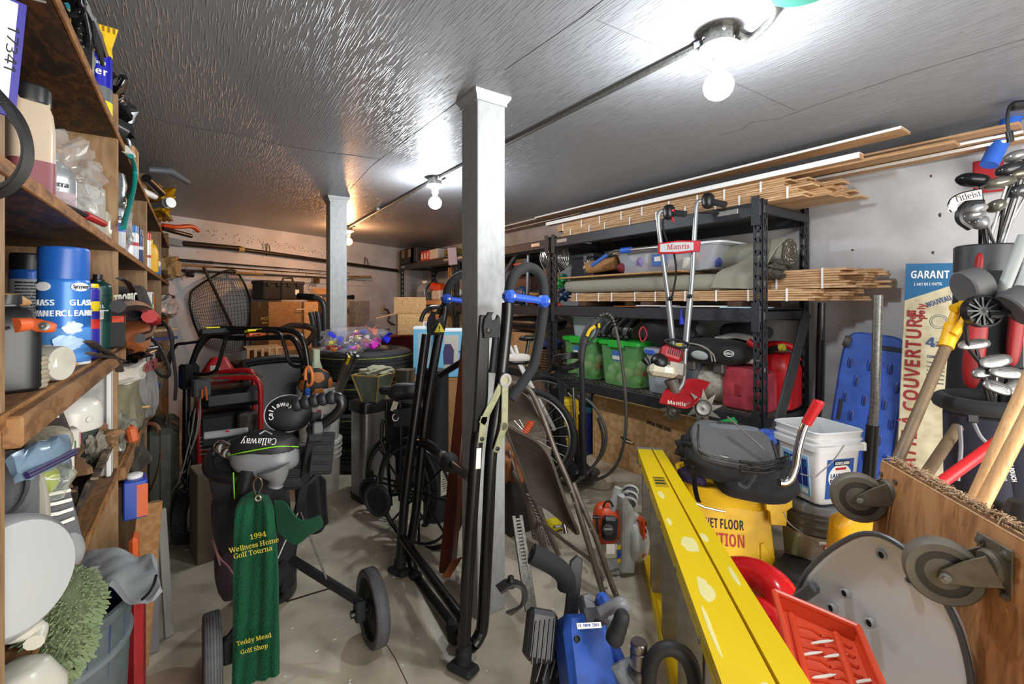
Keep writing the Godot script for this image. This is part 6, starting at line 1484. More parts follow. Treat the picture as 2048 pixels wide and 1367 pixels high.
func frame_and_chairs():
	# ------------------------------------------------ the folded exercise frame round the near post
	var o = thing("inversion_table", "folded black tube exercise frame with blue grab bars straddling the near post", "exercise frame", V(0.85, 0, -1.83))
	var near = curve([V(1.007,1.34,-1.48),V(.998,1.235,-1.48),V(.968,1.003,-1.48),V(.931,.78,-1.48),V(.914,.48,-1.48),V(.894,.155,-1.48),V(.878,.097,-1.48),V(.855,.074,-1.48)], 6)
	var far = curve([V(1.086,1.323,-2.19),V(1.074,1.249,-2.19),V(1.045,1.127,-2.19),V(.994,.856,-2.19),V(.964,.637,-2.19),V(.926,.288,-2.19),V(.894,.12,-2.19),V(.899,.048,-2.19)], 6)
	for l in [near, far]:
		wp(o, "main_tube", mb().tube(l, 0.0235, 14), M.frame)
	wp(o, "leg_tube", mb().tube([V(.898,1.216,-1.48),V(.889,.989,-1.48),V(.865,.811,-1.48),V(.825,.312,-1.48),V(.81,.048,-1.48)], [0.02, 0.0235, 0.0235, 0.0235, 0.0235], 14), M.frame)
	wp(o, "leg_tube", mb().tube([V(.983,1.179,-2.19),V(.948,.938,-2.19),V(.902,.622,-2.19),V(.865,.342,-2.19),V(.839,.05,-2.19)], 0.0235, 14), M.frame)
	wp(o, "flat_strut", mb().boxt(TY(V(.862,.872,-1.46), V(.888,1.277,-1.46)) * T(V(0, 0.21, 0)), V(0.05, 0.43, 0.012), 0.005), M.frame)
	wp(o, "inner_strut", mb().tube([V(.969,1.274,-1.5),V(.96,1.177,-1.5),V(.946,1.072,-1.5)], 0.014, 8), M.matte)
	# foam loops
	wp(o, "foam_loop", mb().tube(curve([V(1.015,1.34,-1.48),V(1.015,1.395,-1.48),V(1.034,1.446,-1.48),V(1.07,1.475,-1.48),V(1.105,1.485,-1.48),V(1.146,1.474,-1.48),V(1.174,1.443,-1.48),V(1.185,1.393,-1.48),V(1.182,1.315,-1.48),V(1.161,1.186,-1.48),V(1.13,1.084,-1.48),V(1.08,1.024,-1.48),V(1.022,.964,-1.48)], 6), 0.0205, 16), M.foam)
	wp(o, "foam_loop", mb().tube(curve([V(1.091,1.307,-2.19),V(1.097,1.381,-2.19),V(1.112,1.429,-2.19),V(1.142,1.467,-2.19),V(1.193,1.493,-2.19),V(1.255,1.487,-2.19),V(1.287,1.443,-2.19),V(1.297,1.355,-2.19),V(1.277,1.19,-2.19),V(1.208,.975,-2.19)], 6), 0.0215, 14), M.foam)
	for q in [[V(.997,1.367,-1.455), V(1.165,1.348,-1.455)], [V(1.082,1.362,-2.16), V(1.276,1.341,-2.16)]]:
		var d: Vector3 = (q[1] - q[0]).normalized()
		var bar = wp(o, "blue_bar", mb().boxt(TN((q[0] + q[1]) * 0.5, V(0, 0, 1), V(0, 1, 0)) * T(O, V(0, 0, rad_to_deg(atan2(d.y, d.x)))), V(q[0].distance_to(q[1]), 0.026, 0.028), 0.008), mt("#2a55c4", 0.38))
		for e in q:
			wp(o, "blue_clamp", mb().boxt(T(e), V(0.052, 0.048, 0.056), 0.016), mt("#2a55c4", 0.38))
			wp(bar, "clamp_screw", mb().lathe(T(e + V(0.004, 0, 0.028), V(90, 0, 0)), [0.007, 0, 0.006, 0.003, 0.001, 0.003], 12), M.steel)
	# hooks at the top
	for q in [[V(.908,1.262,-1.45), 1.0], [V(1.009,1.239,-2.15), 1.25]]:
		wp(o, "hook_plate", mb().prism(T(q[0]).scaled_local(V(q[1], q[1], 1)), [-0.03, -0.05, 0.035, -0.05, 0.042, -0.01, 0.04, 0.025, 0.03, 0.035, 0.022, 0.018, 0.006, 0.012, 0.002, 0.03, 0.012, 0.045, -0.01, 0.046, -0.028, 0.02, -0.034, -0.01], 0.012, 0.002), M.matte)
		wp(o, "pivot_bolt", mb().lathe(T(q[0] + V(-0.012, -0.022, 0.007), V(90, 0, 0)), [0.01, 0, 0.01, 0.004, 0.006, 0.006, 0.001, 0.006], 14), M.black)
	wp(o, "release_lever", mb().tube(curve([V(.944,1.245,-2.17),V(.952,1.273,-2.17),V(.972,1.301,-2.17),V(.999,1.316,-2.17),V(1.039,1.318,-2.17),V(1.05,1.308,-2.17)], 5), 0.011, 8), M.black)
	wp(o, "warning_triangle", mb().prism(T(V(1.03,1.211,-2.135)), [-0.03, -0.02, 0.03, -0.02, 0, 0.03], 0.002), mt("#d6c21a", 0.4))
	wp(o, "lettering", mb().text(T(V(1.029,1.209,-2.133)), "!", 0.028, bold), M.ink)
	# linkage plates
	var lk = mt("#a7a98a", 0.4, 0.6, "grime")
	var pv = V(.965,1.05,-1.445)
	for l in [[pv, V(.875,.91,-1.445), V(.866,.844,-1.445)], [pv + V(0, 0, 0.008), V(.962,.876,-1.437), V(.929,.799,-1.437)]]:
		for i in 2:
			var c = TY(l[i], l[i + 1], V(0, 0, 1))
			wp(o, "link_plate", mb().boxt(c * T(V(0, l[i].distance_to(l[i + 1]) * 0.5, 0)), V(0.03, l[i].distance_to(l[i + 1]) + 0.03, 0.005), 0.002), lk)
		wp(o, "link_bolt", mb().lathe(T(l[2] + V(0, 0, 0.003), V(90, 0, 0)), [0.008, 0, 0.008, 0.004, 0.001, 0.005], 12), M.black)
	wp(o, "link_ring", mb().lathe(T(pv + V(0, 0, 0.006), V(90, 0, 0)), [0.026, 0, 0.026, 0.008, 0.014, 0.008, 0.014, 0.0], 24, false), M.steel)
	wp(o, "white_label", mb().boxt(TN(V(.858,.771,-1.453), V(-0.3, 0, 1)) * T(O, V(0, 0, -3)), V(0.018, 0.075, 0.003)), M.paper)
	# cross bars and feet
	wp(o, "upper_bar", mb().tube([V(.849,.177,-2.17), V(.806,.187,-1.49)], 0.02, 12), M.frame)
	wp(o, "base_bar", mb().tube(curve([V(.899,.048,-2.19), V(.896,-.002,-2.12), V(.871,.021,-1.8), V(.85,.055,-1.52), V(.855,.074,-1.48)], 6), 0.0225, 12), M.frame)
	wp(o, "middle_bar", mb().tube(curve([V(.937,.632,-2.19), V(.944,.641,-2.05), V(.932,.646,-1.9), V(.892,.662,-1.68), V(.848,.689,-1.49)], 5), 0.018, 10), M.frame)
	wp(o, "foam_knob", mb().ball(TY(V(.924,.643,-1.85), V(.883,.653,-1.65), V(0, 0, 1)) * T(V(0, 0.05, 0)), V(0.04, 0.06, 0.036), 0.1, 1.5, 2, 20, 12, 0.8), mt("#1c1d1f", 0.75))
	wp(o, "knob_tape", mb().tube([V(.929,.651,-1.89), V(.922,.651,-1.84)], 0.0195, 12), mt("#8d877c", 0.6))
	for q in [V(.89,-.01,-2.1), V(.847,.043,-1.62)]:
		wp(o, "rubber_stop", mb().boxt(TN(q, V(-0.6, 0.3, 0.6)) * T(O, V(0, 0, 20)), V(0.06, 0.09, 0.05), 0.018), M.rubber)
	for q in [V(.808,.031,-1.48), V(.839,.03,-2.19)]:
		var f = V(q.x, 0, q.z)
		wp(o, "foot_sleeve", mb().lathe(T(f + V(0, 0.02, 0), V(0, 0, -6)), [0.03, 0, 0.03, 0.05, 0.026, 0.055, 0.026, 0.075], 16), M.rubber)
		wp(o, "rubber_foot", mb().boxt(T(f + V(-0.005, 0.018, 0.01), V(0, 25, -8)), V(0.075, 0.03, 0.11), 0.012), M.rubber)
	# ------------------------------------------------ two folding chairs
	var brown = mt("#6e635a", 0.36, 0.3, "grime")
	o = thing("folding_chair", "brown metal folding chair leaning folded beside the near post", "folding chair", V(1.493,0,-1.524) * V(1, 0, 1) + V(-0.1, 0, -0.1))
	wp(o, "back_tube", mb().tube(curve([V(1.318,.939,-1.909),V(1.36,.926,-1.868),V(1.387,.889,-1.825),V(1.412,.782,-1.771),V(1.44,.615,-1.703),V(1.47,.452,-1.621),V(1.495,.241,-1.543),V(1.517,.056,-1.479),V(1.525,.006,-1.456)], 6), 0.0135, 10), brown)
	wp(o, "rear_leg", mb().tube([V(1.481,.486,-1.626),V(1.494,.411,-1.592),V(1.525,.262,-1.522),V(1.556,.069,-1.452),V(1.571,-.003,-1.423)], 0.0135, 10), brown)
	wp(o, "far_leg", mb().tube([V(1.384,.457,-1.986),V(1.408,.325,-1.895),V(1.439,.13,-1.801),V(1.469,.017,-1.744)], 0.0125, 8), brown)
	wp(o, "far_leg", mb().tube([V(1.453,.393,-1.974),V(1.484,.253,-1.892),V(1.524,.058,-1.778)], 0.0125, 8), brown)
	wp(o, "back_panel", mb().sheet(10, 14, func(u, v): return bez([[V(1.292,.877,-1.903),V(1.332,.901,-1.851),V(1.365,.861,-1.804)], [V(1.328,.801,-1.951),V(1.372,.815,-1.884),V(1.397,.782,-1.781)], [V(1.311,.739,-1.926),V(1.364,.757,-1.853),V(1.415,.735,-1.757)]], u, v), 0.004), brown)
	wp(o, "seat_pan", mb().sheet(14, 14, func(u, v): return bez([[V(1.279,.717,-1.888),V(1.321,.699,-1.81),V(1.36,.667,-1.734),V(1.384,.608,-1.681)], [V(1.346,.576,-1.914),V(1.395,.561,-1.844),V(1.426,.528,-1.762),V(1.422,.498,-1.667)], [V(1.378,.465,-1.88),V(1.426,.439,-1.81),V(1.456,.409,-1.729),V(1.444,.388,-1.627)], [V(1.379,.374,-1.806),V(1.423,.332,-1.727),V(1.456,.291,-1.655),V(1.473,.266,-1.583)]], u, v), 0.004), brown)
	wp(o, "seat_rim", mb().tube(curve([V(1.279,.717,-1.888),V(1.321,.699,-1.81),V(1.36,.667,-1.734),V(1.384,.608,-1.681),V(1.416,.502,-1.659),V(1.437,.392,-1.62),V(1.466,.271,-1.575),V(1.449,.296,-1.648),V(1.416,.337,-1.719),V(1.373,.378,-1.798),V(1.36,.476,-1.856),V(1.329,.586,-1.89)], 4, true), 0.008, 6, true), brown)
	wp(o, "stretcher", mb().tube(curve([V(1.418,.195,-1.816),V(1.422,.23,-1.813),V(1.428,.24,-1.772),V(1.463,.197,-1.663),V(1.489,.17,-1.547),V(1.513,.135,-1.506),V(1.525,.083,-1.474)], 6), 0.009, 8), brown)
	for p in [V(1.453,.455,-1.609),V(1.457,.404,-1.594),V(1.486,.378,-1.55),V(1.492,.304,-1.521),V(1.514,.096,-1.463),V(1.523,.061,-1.451),V(1.547,.064,-1.434),V(1.554,.04,-1.423)]:
		wp(o, "rivet", mb().ball(T(p), V(0.006, 0.006, 0.006), 0, 1, 1, 8, 6), M.zinc)
	o = thing("folding_chair", "second brown metal folding chair with a perforated panel, behind the first", "folding chair", V(1.46,0,-1.894) * V(1, 0, 1))
	wp(o, "back_tube", mb().tube(curve([V(1.468,.505,-2.146),V(1.481,.354,-2.076),V(1.505,.21,-1.998),V(1.528,.046,-1.922)], 5), 0.0125, 8), brown)
	var pp = mb()
	for i in 9:
		pp.tube([V(1.479,.305,-2.017).lerp(V(1.533,.273,-1.955), i / 8.0), V(1.488,.086,-1.949).lerp(V(1.561,.048,-1.862), i / 8.0)], 0.0042, 4)
	for i in 15:
		pp.tube([V(1.479,.305,-2.017).lerp(V(1.488,.086,-1.949), i / 14.0), V(1.533,.273,-1.955).lerp(V(1.561,.048,-1.862), i / 14.0)], 0.0042, 4)
	wp(o, "perforated_panel", pp, brown).set_meta("kind", "stuff")
	o = thing("slotted_bar", "grey steel bar with a row of holes leaning on the post", "bar", V(1.193,0,-1.569) * V(1, 0, 1))
	var s0 = V(1.16,.05,-1.532)
	var s1 = V(1.227,.359,-1.729)
	var sx = TY(s0, s1, V(-0.2, 0, 1))
	var sl = s0.distance_to(s1)
	for k in 2:
		wp(o, "side_flange", mb().boxt(sx * T(V(-0.018 + 0.036 * k, sl * 0.5, 0)), V(0.018, sl, 0.012), 0.002), M.zinc)
	for k in 14:
		wp(o, "web", mb().boxt(sx * T(V(0, sl * (0.46 + 0.038 * k), 0)), V(0.02, 0.008, 0.01)), M.zinc)
	wp(o, "lower_web", mb().boxt(sx * T(V(0, sl * 0.22, 0)), V(0.02, sl * 0.44, 0.01)), M.zinc)
	solo("wrapped_parcel", "orange brown paper parcel behind the post", "parcel", lump(V(1.515,.402,-2.174) + V(0, -0.11, 0), V(0.08, 0.11, 0.07), V(0, 20, 15), 0.4, 6, 1.5), mt("#9a5c34", 0.7, 0.0, "kraft"))
	solo("parcel_crate", "dark crate under the orange brown parcel", "crate", mb().box(V(1.582,.156,-2.249) * V(1, 0, 1) + V(0, 0.17, 0), V(0.2, 0.34, 0.2), O, 0.01), mt("#2a2522", 0.7))
	o = thing("small_pump", "black chair mechanism with chrome valve lying on the floor behind the folding chairs", "mechanism", V(1.629,0,-1.956))
	wp(o, "arm", mb().boxt(TN(V(1.64,.123,-1.905), V(-0.4, 0.6, 1)), V(0.07, 0.014, 0.03), 0.004), M.steel)
	wp(o, "valve", mb().tube([V(1.644,.151,-1.878), V(1.64,.105,-1.856)], [0.012, 0.014], 12), M.chrome)
	wp(o, "yellow_cloth", lump(V(1.744,0,-2.08), V(0.05, 0.03, 0.04), O, 0.5, 3), mt("#d6c20c", 0.6))
	# ------------------------------------------------ bicycle behind the chairs
	o = thing("bicycle", "white framed bicycle parked between the post and the rack", "bicycle", V(2.147,0,-2.724) * V(1, 0, 1))
	var wh = mt("#c9c9c4", 0.35)
	for l in [[V(1.863,1.035,-2.724), V(2.059,.515,-2.527)], [V(1.927,1.03,-2.74), V(1.987,.675,-2.638)], [V(1.934,.891,-2.675), V(2.07,.451,-2.458)], [V(1.987,.675,-2.638), V(2.059,.515,-2.527)]]:
		wp(o, "frame_tube", mb().tube(l, 0.014, 10), wh)
	wp(o, "saddle", mb().ball(TN(V(1.91,.941,-2.691), V(-0.4, 0.2, 1)), V(0.10, 0.035, 0.06), 0.05, 1, 3, 22, 12, 0.8), mt("#c4bfb5", 0.5))
	wp(o, "saddle_base", mb().ball(TN(V(1.91,.912,-2.691), V(-0.4, 0.2, 1)), V(0.095, 0.022, 0.055), 0, 1, 3, 20, 10, 0.8), M.black)
	wp(o, "second_saddle", mb().ball(TN(V(2.101,1.069,-2.802), V(-0.4, 0.2, 1)), V(0.08, 0.022, 0.05), 0, 1, 3, 20, 10, 0.8), M.black)
	wp(o, "seat_post", mb().tube([V(2.101,1.069,-2.802), V(2.04,.851,-2.783)], 0.013, 8), M.black)
	for q in [[V(2.092,.5,-2.626), 0.30], [V(1.867,.445,-2.478), 0.30]]:
		var x: Transform3D = TN(q[0], V(-0.8, 0, 0.6)) * T(O, V(90, 0, 0))
		wp(o, "tyre", mb().tube(ringpts(x, q[1], 40), 0.022, 10, true), M.rubber)
		wp(o, "rim", mb().tube(ringpts(x, q[1] * 0.91, 40), 0.009, 8, true), M.steel)
		var spk = mb()
		for k in 24:
			var g = TAU * k / 24.0
			spk.tube([x * V(0.02 * cos(g), 0.02, 0.02 * sin(g)), x * V(q[1] * 0.91 * cos(g + 0.2), 0, q[1] * 0.91 * sin(g + 0.2))], 0.0022, 4)
		wp(o, "spokes", spk, M.steel).set_meta("kind", "stuff")
	solo("orange_spring", "ribbed orange grip hanging by the bicycle wheel", "grip", mb().tube(curve([V(1.671,.642,-2.188),V(1.651,.606,-2.202),V(1.636,.576,-2.212),V(1.621,.552,-2.222)], 5), [0.02, 0.023, 0.02, 0.023, 0.02, 0.023, 0.02, 0.023, 0.02, 0.023, 0.02, 0.023, 0.02, 0.023, 0.02, 0.02], 12), mt("#bf4c22", 0.45))
	solo("chrome_part", "shiny chrome hub part below the ribbed orange grip", "part", mb().lathe(TY(V(1.641,.501,-2.208), V(1.648,.561,-2.167)), [0.02, 0, 0.024, 0.01, 0.014, 0.02, 0.02, 0.035, 0.014, 0.05, 0.001, 0.052], 16), M.chrome)
	floor_machine()
	blower()

func floor_machine():
	var o = thing("outboard_motor", "blue and black machine with a foam grip at the bottom centre", "machine", V(1.099,0,-1.122))
	wp(o, "blue_cover", mb().prism(TN(V(.905,.357,-.954), V(-0.1, 0.72, 0.7)) * T(O, V(0, 0, -13)), [-0.075, -0.16, 0.075, -0.16, 0.078, 0.05, 0.058, 0.082, -0.05, 0.082, -0.066, 0.04], 0.10, 0.018), mt("#2f59b5", 0.32, 0.0, "grime"))
	wp(o, "blue_side", mb().prism(TN(V(.974,.326,-.907), V(0.25, 0.7, 0.7)) * T(O, V(0, 0, -14)), [-0.03, -0.14, 0.02, -0.14, 0.028, 0.05, -0.01, 0.06], 0.07, 0.012), mt("#27499a", 0.35, 0.0, "grime"))
	wp(o, "grey_block", mb().prism(TN(V(.983,.422,-.973), V(-0.1, 0.8, 0.5)) * T(O, V(0, 0, -10)), [-0.05, -0.035, 0.06, -0.035, 0.085, 0.03, 0.05, 0.03, 0.01, 0.005, -0.02, 0.05, -0.045, 0.045], 0.05, 0.008), mt("#76767a", 0.4, 0.0, "grime"))
	wp(o, "vent_panel", mb().boxt(TN(V(.937,.454,-.932), V(-0.1, 0.8, 0.6)) * T(O, V(0, 0, -12)), V(0.07, 0.045, 0.006), 0.002), mt("#3a373a", 0.6))
	wp(o, "blue_knob", mb().boxt(TN(V(.996,.46,-.965), V(-0.1, 0.7, 0.7)), V(0.04, 0.04, 0.04), 0.012), mt("#2f59b5", 0.35))
	wp(o, "rating_label", mb().boxt(TN(V(.867,.481,-.889), V(-0.1, 0.72, 0.7)) * T(O, V(0, 0, -13)), V(0.072, 0.013, 0.003)), M.paper)
	wp(o, "lettering", mb().text(TN(V(.865,.483,-.888), V(-0.1, 0.72, 0.7)) * T(O, V(0, 0, -13)), "CE  180 W  230 V", 0.006, thin, 0.062), M.blue)
	wp(o, "screw_hole", mb().lathe(TN(V(.839,.447,-.905), V(-0.1, 0.72, 0.7)) * T(O, V(90, 0, 0)), [0.0085, -0.004, 0.0085, 0.003, 0.006, 0.003, 0.005, -0.002, 0.001, -0.002], 16), M.black)
	wp(o, "grip", mb().tube(curve([V(.939,.522,-.833),V(.931,.487,-.839),V(.92,.455,-.846),V(.913,.438,-.852)], 6), [0.013, 0.018, 0.02, 0.021, 0.021, 0.021, 0.021, 0.022, 0.022, 0.022, 0.023, 0.024, 0.024, 0.024, 0.023, 0.022, 0.021, 0.02, 0.012], 16), mt("#1d1e20", 0.7))
	wp(o, "grip_arm", mb().tube(curve([V(.931,.476,-.912),V(.96,.495,-.892),V(.98,.506,-.878),V(.989,.49,-.872)], 5), 0.017, 10), mt("#76767a", 0.4))
	wp(o, "black_case", mb().boxt(TN(V(.831,.374,-1.054), V(-0.35, 0.45, 0.8)) * T(O, V(0, 0, -14)), V(0.085, 0.125, 0.07), 0.012), mt("#2c2b2e", 0.42))
	for k in 5:
		wp(o.get_node("black_case"), "case_rib", mb().boxt(TN(V(.831,.374,-1.054), V(-0.35, 0.45, 0.8)) * T(V(-0.028 + 0.014 * k, -0.01, 0.036), V(0, 0, -14)), V(0.005, 0.10, 0.006), 0.001), M.black)
	wp(o, "black_base", mb().boxt(TN(V(.882,.245,-1.043), V(-0.3, 0.5, 0.8)) * T(O, V(0, 0, -20)), V(0.13, 0.16, 0.09), 0.015), M.black)
	for k in 4:
		wp(o.get_node("black_base"), "vent_slot", mb().boxt(TN(V(.821,.311,-1.001), V(-0.3, 0.5, 0.8)) * T(V(-0.03 + 0.02 * k, 0, 0), V(0, 0, -30)), V(0.006, 0.05, 0.01), 0.002), mt("#3d3c40", 0.4))
	wp(o, "bracket", mb().prism(TN(V(.951,.351,-1.069), V(-0.5, 0.35, 0.8)) * T(O, V(0, 0, -8)), [-0.03, -0.14, 0.012, -0.14, 0.03, 0.02, 0.034, 0.18, 0.014, 0.19, -0.006, 0.17, -0.012, 0.03], 0.02, 0.004), mt("#2e2e31", 0.5))
	wp(o, "foam_handle", mb().tube(curve([V(.884,.545,-1.163),V(.908,.53,-1.147),V(.942,.507,-1.123),V(.966,.481,-1.107),V(.975,.456,-1.101),V(.976,.436,-1.1)], 6), 0.031, 18), M.foam)
	wp(o, "handle_hole", mb().lathe(TY(V(.884,.545,-1.163), V(.874,.553,-1.171)), [0.014, -0.004, 0.02, 0.004, 0.012, 0.003, 0.001, -0.01], 16), M.black)
	wp(o, "curved_plate", mb().sheet(14, 6, func(u, v): return bez([[V(.785,.446,-1.22),V(.813,.468,-1.2),V(.847,.459,-1.177),V(.863,.433,-1.166),V(.86,.394,-1.168),V(.824,.357,-1.193)], [V(.77,.455,-1.17),V(.798,.477,-1.15),V(.82,.471,-1.135),V(.825,.449,-1.131),V(.818,.416,-1.136),V(.783,.397,-1.161)]], v, u), 0.008), mt("#2b2b2e", 0.4))
	wp(o, "plate_knob", mb().lathe(T(V(.812,.468,-1.177)), [0.014, -0.01, 0.014, 0.006, 0.01, 0.012, 0.01, 0.02, 0.007, 0.023, 0.001, 0.023], 18), M.black)
	o = thing("hydraulic_valve", "ribbed chrome valve standing on a grey metal block at the bottom edge", "valve", V(.997,.304,-.83))
	part(o, "cylinder", mb().lathe(T(V(0, 0.02, 0)), [0.03, 0, 0.03, 0.02, 0.024, 0.024, 0.024, 0.07, 0.022, 0.072, 0.023, 0.076, 0.023, 0.092, 0.02, 0.096, 0.001, 0.096], 24), mt("#8d8682", 0.22, 0.9))
	part(o, "dark_ring", mb().lathe(T(V(0, 0.046, 0)), [0.0245, 0, 0.0255, 0.002, 0.0245, 0.004], 24, false), M.black)
	wp(o, "grey_block", mb().boxt(TN(V(.977,.303,-.844), V(0.1, 0.9, 0.5)) * T(O, V(0, 0, -14)), V(0.10, 0.10, 0.06), 0.006), mt("#94989c", 0.4, 0.3, "grime"))
	for k in 2:
		solo("black_hose", ["thick black hose arching up at the bottom edge", "second black hose behind the first at the ladder foot"][k], "hose", mb().tube(curve([[V(.993,.298,-.796),V(.999,.378,-.792),V(1.017,.415,-.78),V(1.046,.423,-.759),V(1.074,.398,-.74),V(1.09,.358,-.729),V(1.098,.298,-.723)], [V(1.115,.371,-.809),V(1.144,.357,-.789),V(1.165,.322,-.774),V(1.177,.262,-.766)]][k], 6), [0.019, 0.012][k], 12), mt("#2d2b2a", 0.6, 0.0, "grime"))

func blower():
	var o = thing("leaf_blower", "orange and grey hand held leaf blower standing on the floor by the ladder", "leaf blower", V(1.745,0,-1.578))
	var g = mt("#c2c4c0", 0.42, 0.0, "grime")
	var f = V(-0.55, 0.05, 0.85)
	var x = TN(V(1.793,.17,-1.555), V(-0.2, 0, 1))
	wp(o, "volute", mb().lathe(TN(V(1.817,.165,-1.563), V(0.9, 0, 0.3)) * T(O, V(90, 0, 0)), [0.001, -0.05, 0.09, -0.05, 0.115, -0.03, 0.12, 0.0, 0.115, 0.03, 0.09, 0.05, 0.001, 0.05], 32), g)
	wp(o, "front_plate", mb().prism(x * T(V(-0.045, 0, 0.03)), [-0.03, -0.14, 0.04, -0.16, 0.055, 0.1, 0.03, 0.17, -0.02, 0.24, -0.04, 0.23, -0.03, 0.08], 0.05, 0.01), g)
	wp(o, "handle", mb().tube(curve([V(1.727,.426,-1.565),V(1.713,.364,-1.575),V(1.696,.289,-1.586),V(1.705,.235,-1.58)], 5), 0.02, 10), g)
	wp(o, "intake_tube", mb().tube([V(1.832,.304,-1.589), V(1.895,.357,-1.631)], 0.036, 18), mt("#55585a", 0.35, 0.2))
	for k in 3:
		wp(o.get_node("intake_tube"), "tube_ring", mb().tube(ringpts(TY(V(1.824,.321,-1.582).lerp(V(1.895,.365,-1.631), k * 0.4), V(1.958,.401,-1.684)), 0.037, 22), 0.006, 8, true), g)
	wp(o, "orange_shroud", mb().ball(TN(V(1.698,.238,-1.621), f), V(0.065, 0.10, 0.07), 0.05, 1, 2, 22, 14, 0.7), mt("#cf4a1c", 0.4))
	wp(o, "filter_cover", mb().boxt(TN(V(1.646,.255,-1.548), f) * T(O, V(0, 0, -4)), V(0.075, 0.115, 0.04), 0.014), M.black)
	wp(o, "filter_knob", mb().lathe(TN(V(1.621,.262,-1.535), f) * T(O, V(90, 0, 0)), [0.026, 0, 0.026, 0.006, 0.02, 0.008, 0.001, 0.009], 22), mt("#3a3b3d", 0.4))
	wp(o.get_node("filter_knob"), "knob_bar", mb().boxt(TN(V(1.612,.269,-1.526), f), V(0.04, 0.008, 0.008), 0.002), M.grey)
	wp(o, "orange_guard", mb().boxt(TN(V(1.796,.201,-1.48), V(0.85, 0, 0.5)), V(0.06, 0.19, 0.03), 0.012), mt("#cf4a1c", 0.4))
	for k in 10:
		wp(o.get_node("orange_guard"), "guard_slot", mb().boxt(TN(V(1.796,.201,-1.48), V(0.85, 0, 0.5)) * T(V(-0.014 + 0.028 * (k % 2), 0.07 - 0.035 * (k / 2), 0.0155)), V(0.018, 0.02, 0.002)), M.ink)
	wp(o, "fuel_tank", mb().boxt(TN(V(1.677,.127,-1.587), f), V(0.11, 0.07, 0.09), 0.016), mt("#b3ae98", 0.45))
	wp(o, "foot", mb().prism(T(V(1.76,0,-1.598) + V(0, 0.012, 0), V(90, -25, 0)), [-0.08, -0.06, 0.085, -0.05, 0.06, 0.06, -0.06, 0.06], 0.02, 0.005), g)
	wp(o, "starter_grip", mb().tube([V(1.573,.315,-1.586),V(1.601,.312,-1.567)], 0.009, 8), M.black)
	wp(o, "starter_grip", mb().tube([V(1.587,.312,-1.577),V(1.593,.236,-1.573),V(1.581,.216,-1.581)], 0.006, 8), M.black)
	wp(o, "trigger_loop", mb().tube(curve([V(1.649,.338,-1.594),V(1.661,.365,-1.586),V(1.677,.367,-1.575),V(1.69,.343,-1.566)], 5), 0.005, 6), M.black)
	for k in 4:
		wp(o, "sticker", mb().boxt(TN(V(1.687,.16,-1.525) + V(0, -0.021 * k, 0), V(-0.2, 0, 1)), V(0.02, 0.019, 0.002)), [mt("#d6b50c", 0.4), mt("#2b50a0", 0.4), mt("#2b50a0", 0.4), mt("#d6b50c", 0.4)][k])
	wp(o, "sticker", mb().boxt(TN(V(1.627,.172,-1.524), f), V(0.04, 0.045, 0.002)), M.paper)

func make_rack(z0: float, z1: float, label: String, sag := 0.0):
	var o = thing("storage_rack", label, "rack", V(3.02, 0, (z0 + z1) * 0.5), O, "black steel racks along the right wall")
	for x in [2.72, 3.31]:
		for z in [z0, z1]:
			var si = -1.0 if z == z0 else 1.0
			var sx = 1.0 if x < 3.0 else -1.0
			# an angle post: two flanges, each a pair of strips joined by bars between the key slots
			var g = mb()
			for k in 2:
				g.box(V(x, 0.975, z + si * (0.006 + 0.038 * k)), V(0.004, 1.95, 0.018))
				g.box(V(x + sx * (0.008 + 0.04 * k), 0.975, z), V(0.02, 1.95, 0.004))
			for j in 27:
				g.boxt(T(V(x, 0.03 + j * 0.073, z + si * 0.025), V(22 * si, 0, 0)), V(0.004, 0.035, 0.03))
				g.boxt(T(V(x + sx * 0.03, 0.03 + j * 0.073, z), V(0, 0, 22 * sx)), V(0.03, 0.035, 0.004))
			wp(o, "post", g, M.rack)
	for h in [1.93, 1.306, 0.672]:
		for x in [2.717, 3.313]:
			wp(o, "beam", mb().box(V(x, h - 0.042, (z0 + z1) * 0.5), V(0.03, 0.084, z0 - z1 - 0.01), O, 0.006), M.rack)
			for z in [z0 - 0.03, z1 + 0.03]:
				wp(o, "beam_bracket", mb().box(V(x + (-0.017 if x < 3 else 0.017), h - 0.05, z), V(0.005, 0.17, 0.05), O, 0.001), M.rack)
		for z in [z0, z1]:
			wp(o, "end_beam", mb().box(V(3.015, h - 0.042, z), V(0.58, 0.05, 0.02), O, 0.004), M.rack)
		var w = mb()
		for k in 15:
			w.tube([V(2.73 + 0.0407 * k, h - 0.004, z0 - 0.01), V(2.73 + 0.0407 * k, h - 0.004, z1 + 0.01)], 0.0028, 4)
		for k in 40:
			w.tube([V(2.73, h - 0.001, lerpf(z0 - 0.02, z1 + 0.02, k / 39.0)), V(3.3, h - 0.001, lerpf(z0 - 0.02, z1 + 0.02, k / 39.0))], 0.0028, 4)
		wp(o, "wire_deck", w, M.zinc).set_meta("kind", "stuff")
	for z in [z0 - 0.2, z1 + 0.15]:
		wp(o, "name_plate", mb().box(V(2.701, 1.895, z), V(0.003, 0.03, 0.13), O, 0.001), mt("#a9a9a4", 0.35, 0.5))

